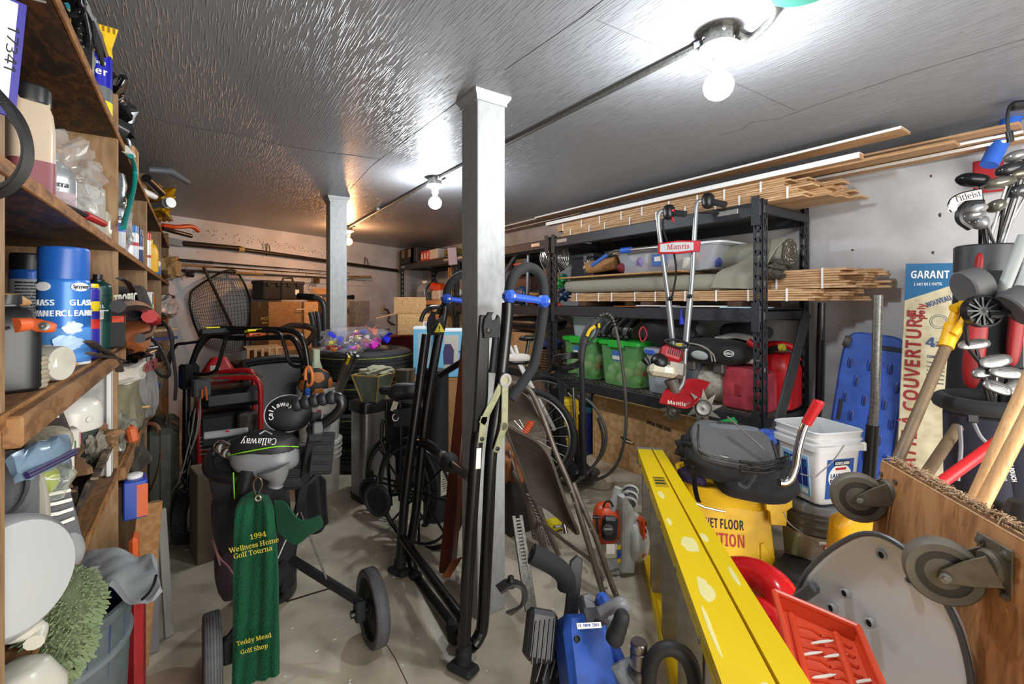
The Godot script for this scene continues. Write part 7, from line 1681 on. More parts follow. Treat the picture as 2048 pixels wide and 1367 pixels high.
# a strapped bundle of planks, each plank a part; its front face is at x, its right end at z1
func planks(label: String, x: float, y: float, z0: float, z1: float, cols: int, layers: int, th: float, sd: int):
	var o = thing("plank_bundle", label, "planks", V(x + 0.05 * cols, y, (z0 + z1) * 0.5), O, "strapped bundles of tongue and groove planks")
	var rng = RandomNumberGenerator.new()
	rng.seed = sd
	for i in cols:
		for j in layers:
			var e = z1 + rng.randf_range(-0.05, 0.05) + 0.04 * i
			var s = z0 + rng.randf_range(-0.06, 0.03)
			wp(o, "plank", mb().box(V(x + 0.048 + 0.1 * i + rng.randf_range(-0.004, 0.004), y + th * (j + 0.5), (s + e) * 0.5), V(0.096, th * 0.9, e - s), V(0, rng.randf_range(-0.15, 0.15), 0), 0.0015), [M.oak, M.oak2, M.oak][(i + j * 2) % 3])
	var hh = th * layers
	for k in 9:
		var z = lerpf(z0 + 0.12, z1 - 0.12, k / 8.0) + rng.randf_range(-0.05, 0.05)
		wp(o, "strap", mb().box(V(x - 0.006, y + hh * 0.5, z), V(0.003, hh + 0.004, 0.011)).box(V(x + 0.05 * cols, y + hh + 0.002, z), V(0.1 * cols, 0.002, 0.011)), M.clean)

func tote(label: String, at: Vector3, w: float, d: float, h: float, body: Material, lid: Material, rot := 0.0) -> Node3D:
	var o = thing("storage_tote", label, "tote", at, V(0, rot, 0))
	part(o, "body", mb().vessel(T(), [[0, w * 0.42, d * 0.40], [0.01, w * 0.44, d * 0.42], [h * 0.86, w * 0.485, d * 0.48], [h * 0.87, w * 0.5, d * 0.5], [h * 0.92, w * 0.5, d * 0.5]], 8.0, 36), body)
	part(o, "lid", mb().vessel(T(), [[h * 0.9, w * 0.52, d * 0.52], [h * 0.91, w * 0.53, d * 0.53], [h * 0.98, w * 0.53, d * 0.53], [h, w * 0.5, d * 0.5]], 8.0, 36), lid)
	return o

func rack():
	make_rack(-1.363, -3.265, "black steel rack nearest the camera, holding planks and carpet rolls")
	make_rack(-3.30, -5.18, "middle black steel rack partly hidden by the near post")
	make_rack(-5.21, -7.05, "far black steel rack in the back corner")
	planks("long strapped bundle of pale planks lowest on top of the near rack", 2.785, 1.938, -3.2, -1.16, 4, 5, 0.0125, 1)
	planks("upper strapped bundle of pale planks on top of the near rack", 2.80, 2.003, -3.28, -1.26, 4, 5, 0.0125, 2)
	planks("strapped plank bundle under the carpet rolls on the middle shelf", 2.785, 1.352, -3.1, -1.15, 4, 5, 0.0135, 3)
	planks("thick plank bundle sticking out over the end of the middle shelf", 2.94, 1.424, -2.9, -1.02, 3, 8, 0.014, 4)
	for k in 3:
		solo("wood_cleat", ["dark wooden spacer nearest the rack post under the middle shelf planks", "dark wooden spacer under the middle of the middle shelf planks", "dark wooden spacer farthest from the camera under the middle shelf planks"][k], "board", mb().box(V(3.0, 1.331, -1.55 - 0.68 * k), V(0.5, 0.036, 0.09), O, 0.002), mt("#4a2f20", 0.7), "spacers under the middle shelf planks")
	# trims and boards under the ceiling
	for q in [[V(2.78, 2.085, -2.15), V(0.06, 0.028, 2.5), 0.0, "white moulded trim length along the front of the top bundle", 0], [V(2.88, 2.19, -2.2), V(0.14, 0.012, 2.9), 0.0, "wide white board against the ceiling above the planks", 0], [V(3.05, 2.12, -1.9), V(0.11, 0.018, 2.6), 0.5, "raw brown backed trim above the top bundle", 1], [V(3.2, 2.14, -1.5), V(0.09, 0.012, 2.2), 1.5, "white faced trim reaching to the right past the rack", 0], [V(3.12, 2.162, -1.1), V(0.12, 0.012, 1.4), 2.0, "plain wooden board end lying on the trims", 1], [V(3.26, 2.12, -1.2), V(0.09, 0.014, 1.9), 0.0, "longest white trim ending near the blue pool noodle", 0], [V(3.05, 2.237, -4.1), V(0.10, 0.012, 1.6), 0.0, "white trim length running to the far end of the wall", 0], [V(3.22, 2.237, -4.2), V(0.09, 0.012, 1.6), 0.0, "second white trim at the far end of the wall", 0]]:
		var o = thing("long_board", q[3], "trim board", q[0], V(0, q[2], 0), "trim boards stored under the ceiling")
		part(o, "board", mb().box(O, q[1], O, 0.002), M.oak2)
		if q[4] == 0:
			part(o, "white_face", mb().box(V(-q[1].x * 0.5, 0.0, 0), V(0.004, q[1].y * 1.02, q[1].z), O, 0.001).box(V(0, q[1].y * 0.5, 0), V(q[1].x, 0.003, q[1].z)), M.clean)

func rack_items():
	var h2 = 1.311
	var s = 0.677
	var o = thing("carpet_roll", "cream backed carpet roll lying along the front of the middle shelf", "carpet", V(2.84, 1.43, -2.3))
	wp(o, "roll", mb().tube([V(2.84, 1.49, -3.18), V(2.84, 1.49, -3.1), V(2.84, 1.488, -2.2), V(2.84, 1.475, -1.7), V(2.83, 1.47, -1.42)], [0.05, 0.062, 0.062, 0.055, 0.045], 22), mt("#b9b6a4", 0.9, 0.0, "fab", 4))
	wp(o, "backing_flap", mb().sheet(10, 8, func(u, v): return bez([[V(2.78, 1.44, -1.72), V(2.77, 1.43, -1.55), V(2.77, 1.425, -1.44)], [V(2.80, 1.54, -1.68), V(2.78, 1.53, -1.54), V(2.78, 1.50, -1.4)], [V(2.92, 1.60, -1.6), V(2.9, 1.66, -1.5), V(2.9, 1.66, -1.38)], [V(3.02, 1.72, -1.58), V(3.0, 1.735, -1.48), V(3.0, 1.735, -1.36)]], u, v), 0.01), mt("#b9b6a4", 0.9, 0.0, "fab", 4))
	o = thing("carpet_roll", "grey shag carpet rolled into a spiral above the plank ends", "carpet", V(3.02, 1.56, -1.8))
	wp(o, "roll", mb().tube([V(3.03, 1.65, -2.4), V(3.03, 1.65, -1.36)], 0.084, 28), mt("#b9b6a4", 0.9, 0.0, "fab", 4))
	var rng = RandomNumberGenerator.new()
	rng.seed = 9
	var sp = []
	for k in 90:
		var g = k * 0.26
		var r = 0.008 + 0.0033 * g
		sp.append(V(3.03 + r * cos(g), 1.65 + r * sin(g), -1.352 + rng.randf_range(-0.004, 0.006)))
	wp(o, "shag_spiral", mb().tube(sp, 0.0125, 7), mt("#8d8a82", 1.0, 0.0, "fleck", 5))
	var cream = []
	for k in 60:
		var g = k * 0.26 + 7.8
		var r = 0.006 + 0.0033 * g
		cream.append(V(3.03 + r * cos(g) * 1.03, 1.65 + r * sin(g) * 1.03, -1.343))
	wp(o, "backing_edge", mb().tube(cream, 0.003, 5), mt("#c9c6b4", 0.9))
	for k in 3:
		wp(o, "shag_fold", lump(V(2.90 + 0.03 * k, 1.475 + 0.035 * k, -1.40), V(0.10, 0.028, 0.07), V(0, 0, -14), 0.3, k, 5.0, 0.8), mt("#8d8a82", 1.0, 0.0, "fleck", 5))
	solo("plywood_board", "thin yellow plywood board on the carpet roll", "board", mb().box(V(2.93, 1.555, -2.55), V(0.4, 0.012, 1.25), V(0, 0, -2), 0.002), M.handle)
	o = tote("long clear tote with a white lid and coloured things inside on the middle shelf", V(2.98, 1.563, -2.15), 0.36, 0.92, 0.19, glassy("#cfd4dc", 0.45, 0.2), mt("#d3d6da", 0.35))
	for k in 16:
		part(o, "stored_item", mb().ball(T(V(-0.13 + 0.02 * (k % 4), 0.06 + 0.03 * (k % 3), -0.38 + 0.05 * k), V(k * 20, k * 40, 0)), V(0.05, 0.035, 0.045), 0.3, 2, k, 12, 8, 0.7), mt(["#6f1f2b", "#3f4a8a", "#c9c2b4", "#a9843a", "#7a6aa0", "#d8d4cc", "#93351f"][k % 7], 0.5))
	part(o, "label", mb().boxt(TN(V(-0.177, 0.09, 0.0), V(-1, -0.1, 0)), V(0.12, 0.085, 0.002)), mt("#2f62b8", 0.5))
	part(o, "label_photo", mb().boxt(TN(V(-0.179, 0.10, -0.01), V(-1, -0.1, 0)), V(0.06, 0.035, 0.002)), M.paper)
	o = thing("squeegee", "blue window squeegee on a silver pole lying before the long tote", "squeegee", V(2.77, 1.66, -2.8))
	wp(o, "pole", mb().tube([V(2.76,1.747,-2.409), V(2.74,1.737,-2.05)], 0.016, 12), M.steel)
	wp(o, "grip", mb().tube([V(2.76,1.749,-2.47), V(2.76,1.747,-2.37)], 0.023, 12), mt("#2f62c8", 0.4))
	wp(o, "arm", mb().tube([V(2.76,1.737,-2.602),V(2.76,1.754,-2.527),V(2.76,1.747,-2.454)], 0.012, 8), M.zinc)
	wp(o, "blade_holder", mb().boxt(TY(V(2.74,1.654,-2.775), V(2.74,1.734,-2.583), V(-1, 0, 0)) * T(V(0, 0.09, 0)), V(0.03, 0.2, 0.02), 0.005), mt("#2a5aa8", 0.4))
	solo("foil_roll", "rolled brown paper with a silver crumpled end on the plywood board", "roll", mb().tube([V(2.86,1.648,-2.933) + V(0, 0.0, 0), V(2.9,1.673,-2.639)], 0.055, 16), M.kraft2)
	solo("foil_end", "crumpled silver foil end of the brown paper roll", "foil", mb().ball(T(V(2.85,1.652,-2.935)), V(0.03, 0.05, 0.055), 0.5, 5, 3, 20, 14), mt("#aeb0b2", 0.25, 0.8, "worn", 12))
	for k in 2:
		o = thing("case", ["black lidded tool case at the left end of the near rack's middle shelf", "dark blue case behind the black tool case"][k], "case", [V(2.98, 1.562, -3.02), V(3.12, 1.562, -2.75)][k])
		part(o, "body", mb().box(V(0, 0.09, 0), V(0.24, 0.18, 0.26), O, 0.012), mt(["#25272b", "#1b1e2c"][k], 0.5))
		part(o, "lid", mb().box(V(0, 0.195, 0), V(0.26, 0.04, 0.28), O, 0.01), mt("#2b2d31", 0.5))
		part(o, "latch", mb().box(V(-0.132, 0.17, 0.05), V(0.012, 0.05, 0.04), O, 0.003), mt("#55585c", 0.4))
	for q in [["green_bag", "bright green plastic bag at the left end of the middle shelf", V(2.85,1.524,-3.297), "#2a8a3a", 0.05], ["blue_cloth", "dark blue cloth bundle below the green bag", V(2.86,1.419,-3.265), "#1d3558", 0.055], ["teal_netting", "teal netting bunched above the green bag", V(2.95,1.582,-3.368), "#157a70", 0.03], ["red_part", "red plastic part on the beam behind the rack post", V(2.84,1.306,-3.328), "#b01f22", 0.03]]:
		solo(q[0], q[1], "bundle", mb().ball(T(q[2]), V(q[4] * 0.8, q[4], q[4] * 1.2), 0.5, 2.5, 5, 24, 16, 0.8), mt(q[3], 0.4))
	for k in 5:
		solo("magazine", ["magazine stack's pale blue cover on the middle beam", "white booklet lying under the planks", "thin grey catalogue at the shelf front", "white paper pad at the rack post", "brown folder under the planks"][k], "magazine", mb().box(V(2.80, 1.312 + 0.006 * (k % 2), -1.5 - 0.22 * k), V(0.2, 0.008, 0.24), V(0, 5 - 3 * k, 0), 0.001), [mt("#8fb4c4", 0.5), M.paper, mt("#8b8f92", 0.5), M.clean, mt("#8a4a22", 0.6)][k])
	solo("blue_tassel", "blue tassel hanging from the middle beam", "tassel", mb().tube([V(2.69,1.297,-1.885), V(2.69,1.257,-1.885), V(2.69,1.237,-1.881), V(2.69,1.196,-1.877)], [0.003, 0.005, 0.012, 0.017], 10), mt("#2233b8", 0.7))
	# lower shelf
	for k in 2:
		var at: Vector3 = [V(2.98, s, -3.0), V(2.96, s, -2.52)][k]
		o = tote(["green lidded tote behind the pressure washer wand", "green tote with ornaments inside, right of the washer wand"][k], at, 0.40, 0.42, 0.36, glassy("#7fc47a", 0.5, 0.2), mt("#2fae3a", 0.35))
		for j in 12:
			part(o, "ornament", mb().ball(T(V(-0.12 + 0.03 * (j % 3), 0.05 + 0.06 * (j / 4), -0.14 + 0.095 * (j % 4))), V(0.045, 0.045, 0.045), 0.0, 1, 1, 12, 8), mt(["#9db46a", "#c8b894", "#a82a26", "#5c8a3e", "#d9d2bc"][j % 5], 0.4))
		part(o, "label", mb().boxt(TN(V(-0.192, 0.24, 0.0), V(-1, -0.1, 0)), V(0.11, 0.08, 0.002)), mt("#3b74b8", 0.5))
		part(o, "label_stripe", mb().boxt(TN(V(-0.1935, 0.225, 0.0), V(-1, -0.1, 0)), V(0.1, 0.03, 0.002)), M.paper)
		part(o.get_node("lid"), "lid_clip", mb().box(V(-0.212, 0.335, 0), V(0.02, 0.06, 0.16), O, 0.006), mt("#2fae3a", 0.35))
	o = tote("clear tote with blue handles behind the red tiller engine", V(2.95, s, -2.12), 0.36, 0.30, 0.33, glassy("#cfd8e2", 0.42, 0.2), glassy("#d8dee6", 0.5, 0.2))
	part(o, "handle", mb().box(V(-0.18, 0.30, -0.08), V(0.03, 0.035, 0.09), O, 0.006), mt("#3f62c4", 0.4))
	part(o, "stored_cloth", lump(V(0, 0.015, 0.02), V(0.13, 0.11, 0.11), O, 0.3, 4, 1.5, 0.6), mt("#9fa6ad", 0.8))
	o = tote("small clear bin with a pale lid on the first green tote", V(2.95, s + 0.362, -2.98), 0.24, 0.34, 0.19, glassy("#c4d4d8", 0.5, 0.2), mt("#b9c8c8", 0.4))
	o = thing("roof_clamp", "bundle of grey metal and black rubber ski clamps on the green totes", "hardware", V(2.9, s + 0.362, -2.6))
	for k in 6:
		part(o, "clamp", mb().tube(curve([V(-0.05, 0.012 + 0.004 * k, -0.16 + 0.06 * k), V(-0.06, 0.09, -0.12 + 0.055 * k), V(0.0, 0.17, -0.06 + 0.05 * k)], 4), 0.022, 8, false, 0.5), [mt("#6d7074", 0.35, 0.5), M.black][k % 2])
		part(o.get_node("clamp"), "clamp_knob", mb().ball(T(V(-0.09, 0.025, -0.16 + 0.06 * k)), V(0.022, 0.022, 0.022), 0.1, 2, k, 10, 8), M.black)
	o = thing("duffel_bag", "black drawstring bag with red lettering on the clear tote", "bag", V(2.9, s + 0.335, -2.12))
	part(o, "body", lump(V(0, 0, 0), V(0.15, 0.115, 0.22), V(0, 10, 0), 0.22, 8, 1.6, 0.8), mt("#16171c", 0.75, 0.0, "fab", 5))
	part(o, "lettering", mb().text(TN(V(-0.09, 0.205, 0.03), V(-0.6, 0.9, 0.2)) * T(O, V(0, 0, -8)), "ridge", 0.05, bold), mt("#c4283a", 0.5))
	part(o, "red_loop", mb().tube(curve([V(-0.15, 0.15, -0.13), V(-0.17, 0.1, -0.15), V(-0.16, 0.04, -0.13), V(-0.145, 0.09, -0.1)], 5, true), 0.005, 6, true), mt("#c4283a", 0.5))
	o = thing("booster_seat", "black booster seat with grey piping and a label on the propane tank", "car seat", V(2.86, 0.95, -1.72))
	part(o, "cushion", mb().ball(T(V(-0.02, 0.07, -0.02), V(0, 0, 0)), V(0.15, 0.085, 0.25), 0.0, 1, 1, 30, 16, 0.75), mt("#1f1f22", 0.75, 0.0, "fab", 6))
	for k in 2:
		part(o, "grey_piping", mb().tube(curve([V(-0.165, 0.115, -0.20), V(-0.172, 0.12, -0.05), V(-0.175, 0.09 - 0.015 * k, 0.04 + 0.02 * k), V(-0.168, 0.02, 0.06 + 0.02 * k)], 5), 0.005, 6), mt("#8a867c", 0.6))
	part(o, "cup_holder", mb().ball(T(V(-0.155, 0.055, -0.03)), V(0.02, 0.035, 0.075), 0, 1, 1, 20, 12), mt("#9fa8a8", 0.5))
	part(o, "warning_label", mb().box(V(-0.173, 0.08, -0.17), V(0.004, 0.075, 0.08)), M.paper)
	part(o, "label_head", mb().box(V(-0.175, 0.108, -0.17), V(0.003, 0.015, 0.075)), mt("#c9bd2a", 0.5))
	part(o, "emblem", mb().tube(ringpts(T(V(-0.17, 0.08, 0.17), V(0, 0, 90)), 0.018, 20, 1.7), 0.0025, 6, true), M.clean)
	part(o, "lettering", mb().text(TN(V(-0.171, 0.08, 0.17), V(-1, 0, 0)), "GRACO", 0.013, bold, 0.045), M.clean)
	for k in 2:
		part(o, "base_foot", mb().box(V(-0.08, -0.03, -0.14 + 0.2 * k), V(0.06, 0.07, 0.07), O, 0.008), mt("#4a4544", 0.5))
	for k in 3:
		o = thing("car_seat", ["grey plaid child seat wing above the booster seat", "black and grey plaid seat pad behind the booster seat", "grey shell of a child seat with a red button behind the tiller"][k], "car seat", [V(2.95, s, -2.05), V(3.0, s, -1.62), V(2.9, s, -1.93)][k])
		if k < 2:
			part(o, "cover", mb().ball(T(V(0, 0.47, 0)), V(0.11, 0.06, 0.16), 0.1, 1.5, k, 24, 14, 0.75), mt(["#6d727a", "#2b2c31"][k], 0.85, 0.0, "fab", 5))
			part(o, "edge_trim", mb().tube(curve([V(-0.11, 0.42, -0.13), V(-0.115, 0.45, 0.0), V(-0.10, 0.43, 0.13)], 6), 0.02, 8), mt("#b4b4b2", 0.6))
			part(o, "shell", mb().box(V(0.02, 0.21, 0), V(0.16, 0.41, 0.24), O, 0.03), M.matte)
		else:
			part(o, "shell", mb().ball(T(V(0, 0.17, 0)), V(0.15, 0.18, 0.13), 0.05, 1, 2, 24, 14, 0.7), mt("#3f454d", 0.5))
			part(o, "red_button", mb().ball(T(V(-0.10, 0.30, 0.08)), V(0.03, 0.045, 0.04), 0, 1, 2, 16, 10), mt("#c8372e", 0.4))
	o = thing("propane_tank", "dirty white propane tank lying on the lower shelf behind the tiller", "gas tank", V(2.92, s, -1.80))
	part(o, "body", mb().lathe(T(V(0, 0.135, -0.01), V(90, 0, 0)), [0.001, -0.19, 0.06, -0.185, 0.11, -0.155, 0.134, -0.10, 0.135, 0.1, 0.11, 0.155, 0.06, 0.185, 0.001, 0.19], 32), mt("#b4b0a2", 0.5, 0.0, "worn", 2))
	part(o, "foot_ring", mb().lathe(T(V(0, 0.12, 0.17), V(90, 0, 0)), [0.1, 0, 0.1, 0.04, 0.096, 0.04, 0.096, 0], 28, false), mt("#a5a092", 0.5, 0.0, "worn", 2))
	for k in 2:
		o = thing("gas_can", ["faded pink red fuel can at the front of the lower shelf", "large bright red fuel can with a yellow capped spout behind the rack post"][k], "fuel can", [V(2.87, s, -1.52), V(3.1, s, -1.46)][k], V(0, [0, 8][k], 0))
		if k == 0:
			part(o, "body", mb().vessel(T(), [[0, 0.08, 0.13], [0.01, 0.09, 0.14], [0.2, 0.092, 0.14], [0.235, 0.09, 0.13, 0, 0.0], [0.26, 0.085, 0.09, 0, -0.04], [0.265, 0.07, 0.05, 0, -0.06]], 6.0, 32), mt("#b5404e", 0.5, 0.0, "grime", 2))
			part(o, "handle", mb().tube(curve([V(0, 0.22, 0.10), V(0, 0.285, 0.08), V(0, 0.295, 0.0), V(0, 0.285, -0.09), V(0, 0.23, -0.12)], 5), 0.018, 10), mt("#b9a79a", 0.5))
			part(o, "grip_recess", mb().box(V(-0.0925, 0.12, -0.02), V(0.012, 0.07, 0.045), O, 0.005), mt("#8e1f2c", 0.5))
		else:
			part(o, "body", mb().vessel(T(), [[0, 0.13, 0.11], [0.012, 0.14, 0.12], [0.24, 0.14, 0.12], [0.31, 0.11, 0.1], [0.345, 0.06, 0.07]], 5.0, 32), mt("#c0101a", 0.4, 0.0, "grime"))
			part(o, "handle", mb().tube(curve([V(0.0, 0.30, 0.12), V(0, 0.385, 0.08), V(0, 0.385, -0.06), V(0, 0.31, -0.11)], 5), 0.022, 10), mt("#c0101a", 0.4))
			part(o, "spout", mb().tube([V(-0.05, 0.33, -0.04), V(-0.09, 0.37, 0.0), V(-0.11, 0.385, 0.05)], 0.018, 10), M.matte)
			part(o, "yellow_cap", mb().tube([V(-0.11, 0.385, 0.05), V(-0.115, 0.39, 0.075)], 0.023, 12), mt("#cbbd3a", 0.4))
	solo("white_cloth", "white sheet folded at the back of the lower shelf", "cloth", lump(V(3.2, s, -1.75), V(0.09, 0.2, 0.24), O, 0.2, 3, 1.5, 0.7), mt("#c9cacd", 0.9))
	solo("red_handle_grip", "small red plastic grip beside the rack post", "grip", mb().tube([V(2.8,1.104,-1.487), V(2.8,1.074,-1.441)], 0.022, 10), M.red)
	tiller()
	washer()
	# below and beside the rack
	o = carton("long_carton", "long battered cardboard box with black stamped letters under the near rack", V(3.02, 0, -2.36), V(0.34, 0.535, 1.04), 0, mt("#d2aa78", 0.85, 0.0, "kraft", 1.0), false)
	part(o, "lettering", mb().text(TN(V(-0.172, 0.42, 0.17), V(-1, 0, 0)) * T(O, V(0, 0, -4)), "OPEN THIS END", 0.026, bold, 0.22), M.ink)
	part(o, "hand_hole", mb().prism(TN(V(-0.171, 0.235, -0.13), V(-1, 0, 0)), [-0.075, 0.02, -0.04, -0.012, 0.03, -0.02, 0.075, 0.0, 0.03, 0.012, -0.03, 0.022], 0.004), mt("#2a2018", 0.9))
	part(o, "torn_flap", mb().boxt(TN(V(-0.178, 0.235, -0.11), V(-1, 0.5, 0)), V(0.09, 0.014, 0.003)), mt("#c9b48e", 0.8))
	for k in 4:
		part(o, "tape", mb().box(V(-0.1715, [0.42, 0.33, 0.49, 0.5][k], [-0.49, 0.02, -0.2, 0.3][k]), V(0.001, [0.2, 0.38, 0.07, 0.06][k], [0.05, 0.045, 0.3, 0.2][k])), mt("#b8935f", 0.22))
	part(o, "top_edge", mb().box(V(-0.165, 0.537, 0), V(0.03, 0.006, 1.02), V(0, 0, 14), 0.001), mt("#b8935f", 0.6))
	o = tote("dark blue plastic tote under the rack behind the pressure washer", V(2.98, 0, -3.065), 0.4, 0.32, 0.42, mt("#1d2a6e", 0.4), mt("#1f5d6e", 0.4))
	solo("dark_bar", "dark grey flat steel bar leaning against the end of the near rack", "bar", mb().boxt(TY(V(2.599,.592,-1.24), V(3.049,1.259,-1.268), V(-0.4, 0, 1)) * T(V(0, 0.41, 0)), V(0.065, 0.84, 0.016), 0.004), mt("#303236", 0.5, 0.3, "grime"))
	o = thing("black_pole", "black telescopic pole leaning on the wall beside the near rack", "pole", V(3.31,.389,-1.306) * V(1, 0, 1))
	wp(o, "tube", mb().tube([V(3.3,.452,-1.32), V(3.31,.712,-1.301)], 0.014, 12).tube([V(3.31,.712,-1.301), V(3.31,1.1,-1.292)], 0.022, 14), M.black)
	wp(o, "grey_end", mb().tube([V(3.31,1.1,-1.292), V(3.31,1.341,-1.286)], 0.022, 14), mt("#4a4b4d", 0.25, 0.6))
	wp(o, "lower_tube", mb().tube([V(3.3,.452,-1.32), V(3.3,.452,-1.32) * V(1, 0, 1)], 0.014, 12), M.black)
	# on the middle rack, seen between the post and the near rack
	o = thing("air_compressor", "black engine unit in a grey tube frame on the middle rack", "engine", V(2.98, h2, -4.0))
	part(o, "body", mb().box(V(0, 0.42, 0), V(0.26, 0.24, 0.3), V(0, 0, 5), 0.04), M.black)
	part(o, "red_label", mb().box(V(-0.135, 0.44, 0.0), V(0.006, 0.02, 0.16)), M.red)
	for l in [[V(-0.17, 0.0, -0.2), V(-0.17, 0.36, -0.2), V(-0.14, 0.56, 0.0), V(-0.14, 0.52, 0.2), V(-0.17, 0.0, 0.22)], [V(0.12, 0.0, -0.2), V(0.12, 0.5, -0.2), V(0.12, 0.5, 0.2), V(0.12, 0.0, 0.2)]]:
		part(o, "frame_tube", mb().tube(l, 0.017, 8), mt("#6d7073", 0.35, 0.5))
	part(o, "lower_engine", mb().box(V(0, 0.16, 0), V(0.24, 0.3, 0.36), O, 0.03), mt("#5a3a34", 0.5, 0.0, "grime"))
	o = thing("round_fan", "round chrome grilled fan at the left end of the near rack", "fan", V(2.86, h2, -3.5))
	var fx = TN(V(2.86,1.773,-3.396), V(-0.75, 0, 0.6)) * T(O, V(90, 0, 0))
	wp(o, "bowl", mb().lathe(fx, [0.02, -0.09, 0.10, -0.07, 0.14, -0.03, 0.15, 0.0, 0.147, 0.0, 0.10, -0.06, 0.02, -0.08], 32, false), mt("#8d8880", 0.25, 0.8))
	for k in 9:
		wp(o, "grille_ring", mb().tube(ringpts(fx * T(V(0, 0.03 - 0.0022 * k * k * 0.3, 0)), 0.018 + 0.016 * k, 30), 0.0022, 5, true), M.chrome)
	for k in 20:
		var g = TAU * k / 20.0
		wp(o, "grille_wire", mb().tube([fx * V(0.02 * cos(g), 0.03, 0.02 * sin(g)), fx * V(0.15 * cos(g), 0.0, 0.15 * sin(g))], 0.002, 4), M.chrome)
	wp(o, "stand", mb().tube([V(2.9,1.632,-3.444), V(2.9,1.339,-3.459)], 0.02, 10), M.black)
	for q in [["blue_box", "blue plastic box on the middle rack seen through the grab bar loop", V(2.9, h2, -3.95), V(0.16, 0.2, 0.2), "#1e3f66"], ["camera_bag", "black camera bag beside the blue box on the middle rack", V(2.86, h2, -3.62), V(0.18, 0.17, 0.28), "#17181a"], ["folded_tarp", "folded black plastic sheets on the lower middle rack", V(2.98, s + 0.36, -3.9), V(0.4, 0.16, 0.8), "#1b1c1f"]]:
		solo(q[0], q[1], "bag" if q[0] != "blue_box" else "box", lump(q[2], q[3] * 0.5, O, 0.12, 4, 1.6, 0.6), mt(q[4], 0.35))
	carton("cardboard_box", "yellow brown cardboard box on the lower middle rack behind the bicycle", V(2.98, s, -4.0), V(0.4, 0.35, 0.42), 0, M.kraft3)
	o = thing("wicker_basket", "brown wicker basket with a blue star cloth on the lower rack", "basket", V(2.9, s, -3.5))
	for k in 8:
		part(o, "wicker_band", mb().tube(ringpts(T(V(0, 0.014 + 0.026 * k, 0)), 0.09 + 0.003 * k, 24), 0.0135, 6, true), mt("#8a5a2e", 0.7, 0.0, "rustic", 8))
	part(o, "star_cloth", lump(V(0, 0.19, 0), V(0.09, 0.06, 0.09), O, 0.4, 4), mt("#27336e", 0.9))
	for k in 2:
		solo("red_clip", ["red plastic clip on the middle beam inside the grab bar loop", "second red clip on the middle beam"][k], "clip", mb().boxt(T([V(2.75,1.365,-3.821), V(2.75,1.344,-3.634)][k], V(0, 0, 20)), V(0.03, 0.03, 0.08), 0.008), M.red)
	# far rack in the corner
	o = thing("speaker_case", "black double case with tan labels on top of the far rack", "case", V(2.98, 1.935, -6.72))
	for k in 2:
		part(o, "body", mb().box(V(-0.10, 0.12, 0.2 - 0.26 * k), V(0.34, 0.24, 0.25 if k == 0 else 0.6), O, 0.015), mt("#1d1f20", 0.6))
		part(o, "tan_label", mb().box(V(-0.272, 0.16, -0.2 + 0.26 * k), V(0.004, 0.12, 0.1)), mt("#7d735c", 0.7))
	o = carton("printed_carton", "red and white printed carton on top of the far rack", V(2.9, 1.935, -6.05), V(0.3, 0.15, 0.55), 0, mt("#b9bcbd", 0.6), false)
	part(o, "red_print", mb().box(V(-0.152, 0.075, -0.12), V(0.003, 0.15, 0.3)), mt("#b5392b", 0.6))
	for k in 3:
		part(o, "lettering", mb().text(TN(V(-0.1545, 0.075, -0.22 + 0.1 * k), V(-1, 0, 0)), ["A", "B", "E"][k], 0.08, bold), M.clean)
	solo("plank_stack", "old brown boards under the red carton on the far rack", "boards", mb().box(V(2.78, 1.94 - 0.0, -6.2), V(0.1, 0.02, 1.3), O, 0.002), mt("#6f4a38", 0.7))
	solo("hanging_pack", "white and purple snack packet hanging from the far rack", "packet", mb().boxt(TN(V(2.66,1.92,-5.143), V(-0.8, 0, 0.6)) * T(O, V(0, 0, 5)), V(0.12, 0.22, 0.02), 0.006), mt("#a79aa8", 0.5))
	solo("yellow_tape_bag", "yellow and black bag on the far rack beside the post", "bag", lump(V(2.8,2.045,-5.371) * V(1, 0, 1) + V(0, 1.935, 0), V(0.1, 0.06, 0.12), O, 0.4, 4), mt("#6f5c1e", 0.5))
	o = jug("water_jug", "clear jug half full of blue liquid on the far rack", "jug", V(2.92, h2, -6.55), 20, 0.22, 0.2, 0.36, glassy("#c4ccd4", 0.35, 0.15), M.clean, 0.4)
	part(o, "blue_liquid", mb().vessel(T(), [[0.01, 0.09, 0.08], [0.19, 0.098, 0.088], [0.192, 0.09, 0.08]], 4.0, 28), mt("#1b3566", 0.2))
	o = thing("chainsaw", "orange and white chainsaw on the far rack", "chainsaw", V(2.86, h2, -5.95))
	part(o, "orange_body", mb().box(V(0, 0.24, 0), V(0.16, 0.12, 0.3), V(8, 0, 0), 0.03), mt("#cf4a1c", 0.4))
	part(o, "white_body", mb().box(V(0, 0.13, 0.06), V(0.17, 0.14, 0.26), O, 0.02), M.white)
	part(o, "front_guard", mb().tube(curve([V(-0.08, 0.06, -0.18), V(-0.1, 0.22, -0.2), V(0, 0.34, -0.12), V(0.08, 0.2, -0.18)], 5), 0.015, 8), M.black)
	carton("shallow_carton", "shallow cardboard box taped along the front on the far rack", V(2.9, 1.31, -6.2), V(0.34, 0.06, 0.9), 0, M.kraft3, false)
	carton("cardboard_box", "big tan box on the lower far rack beside the post", V(2.95, s, -5.9), V(0.4, 0.5, 0.7), 0, M.kraft3)
	o = thing("tape_roll", "white tape roll with a purple side on the far rack beside the blue grab bar", "tape", V(2.78,1.472,-5.236))
	part(o, "roll", mb().lathe(T(O, V(90, -50, 0)), [0.03, -0.03, 0.055, -0.03, 0.055, 0.03, 0.03, 0.03], 24), M.clean)
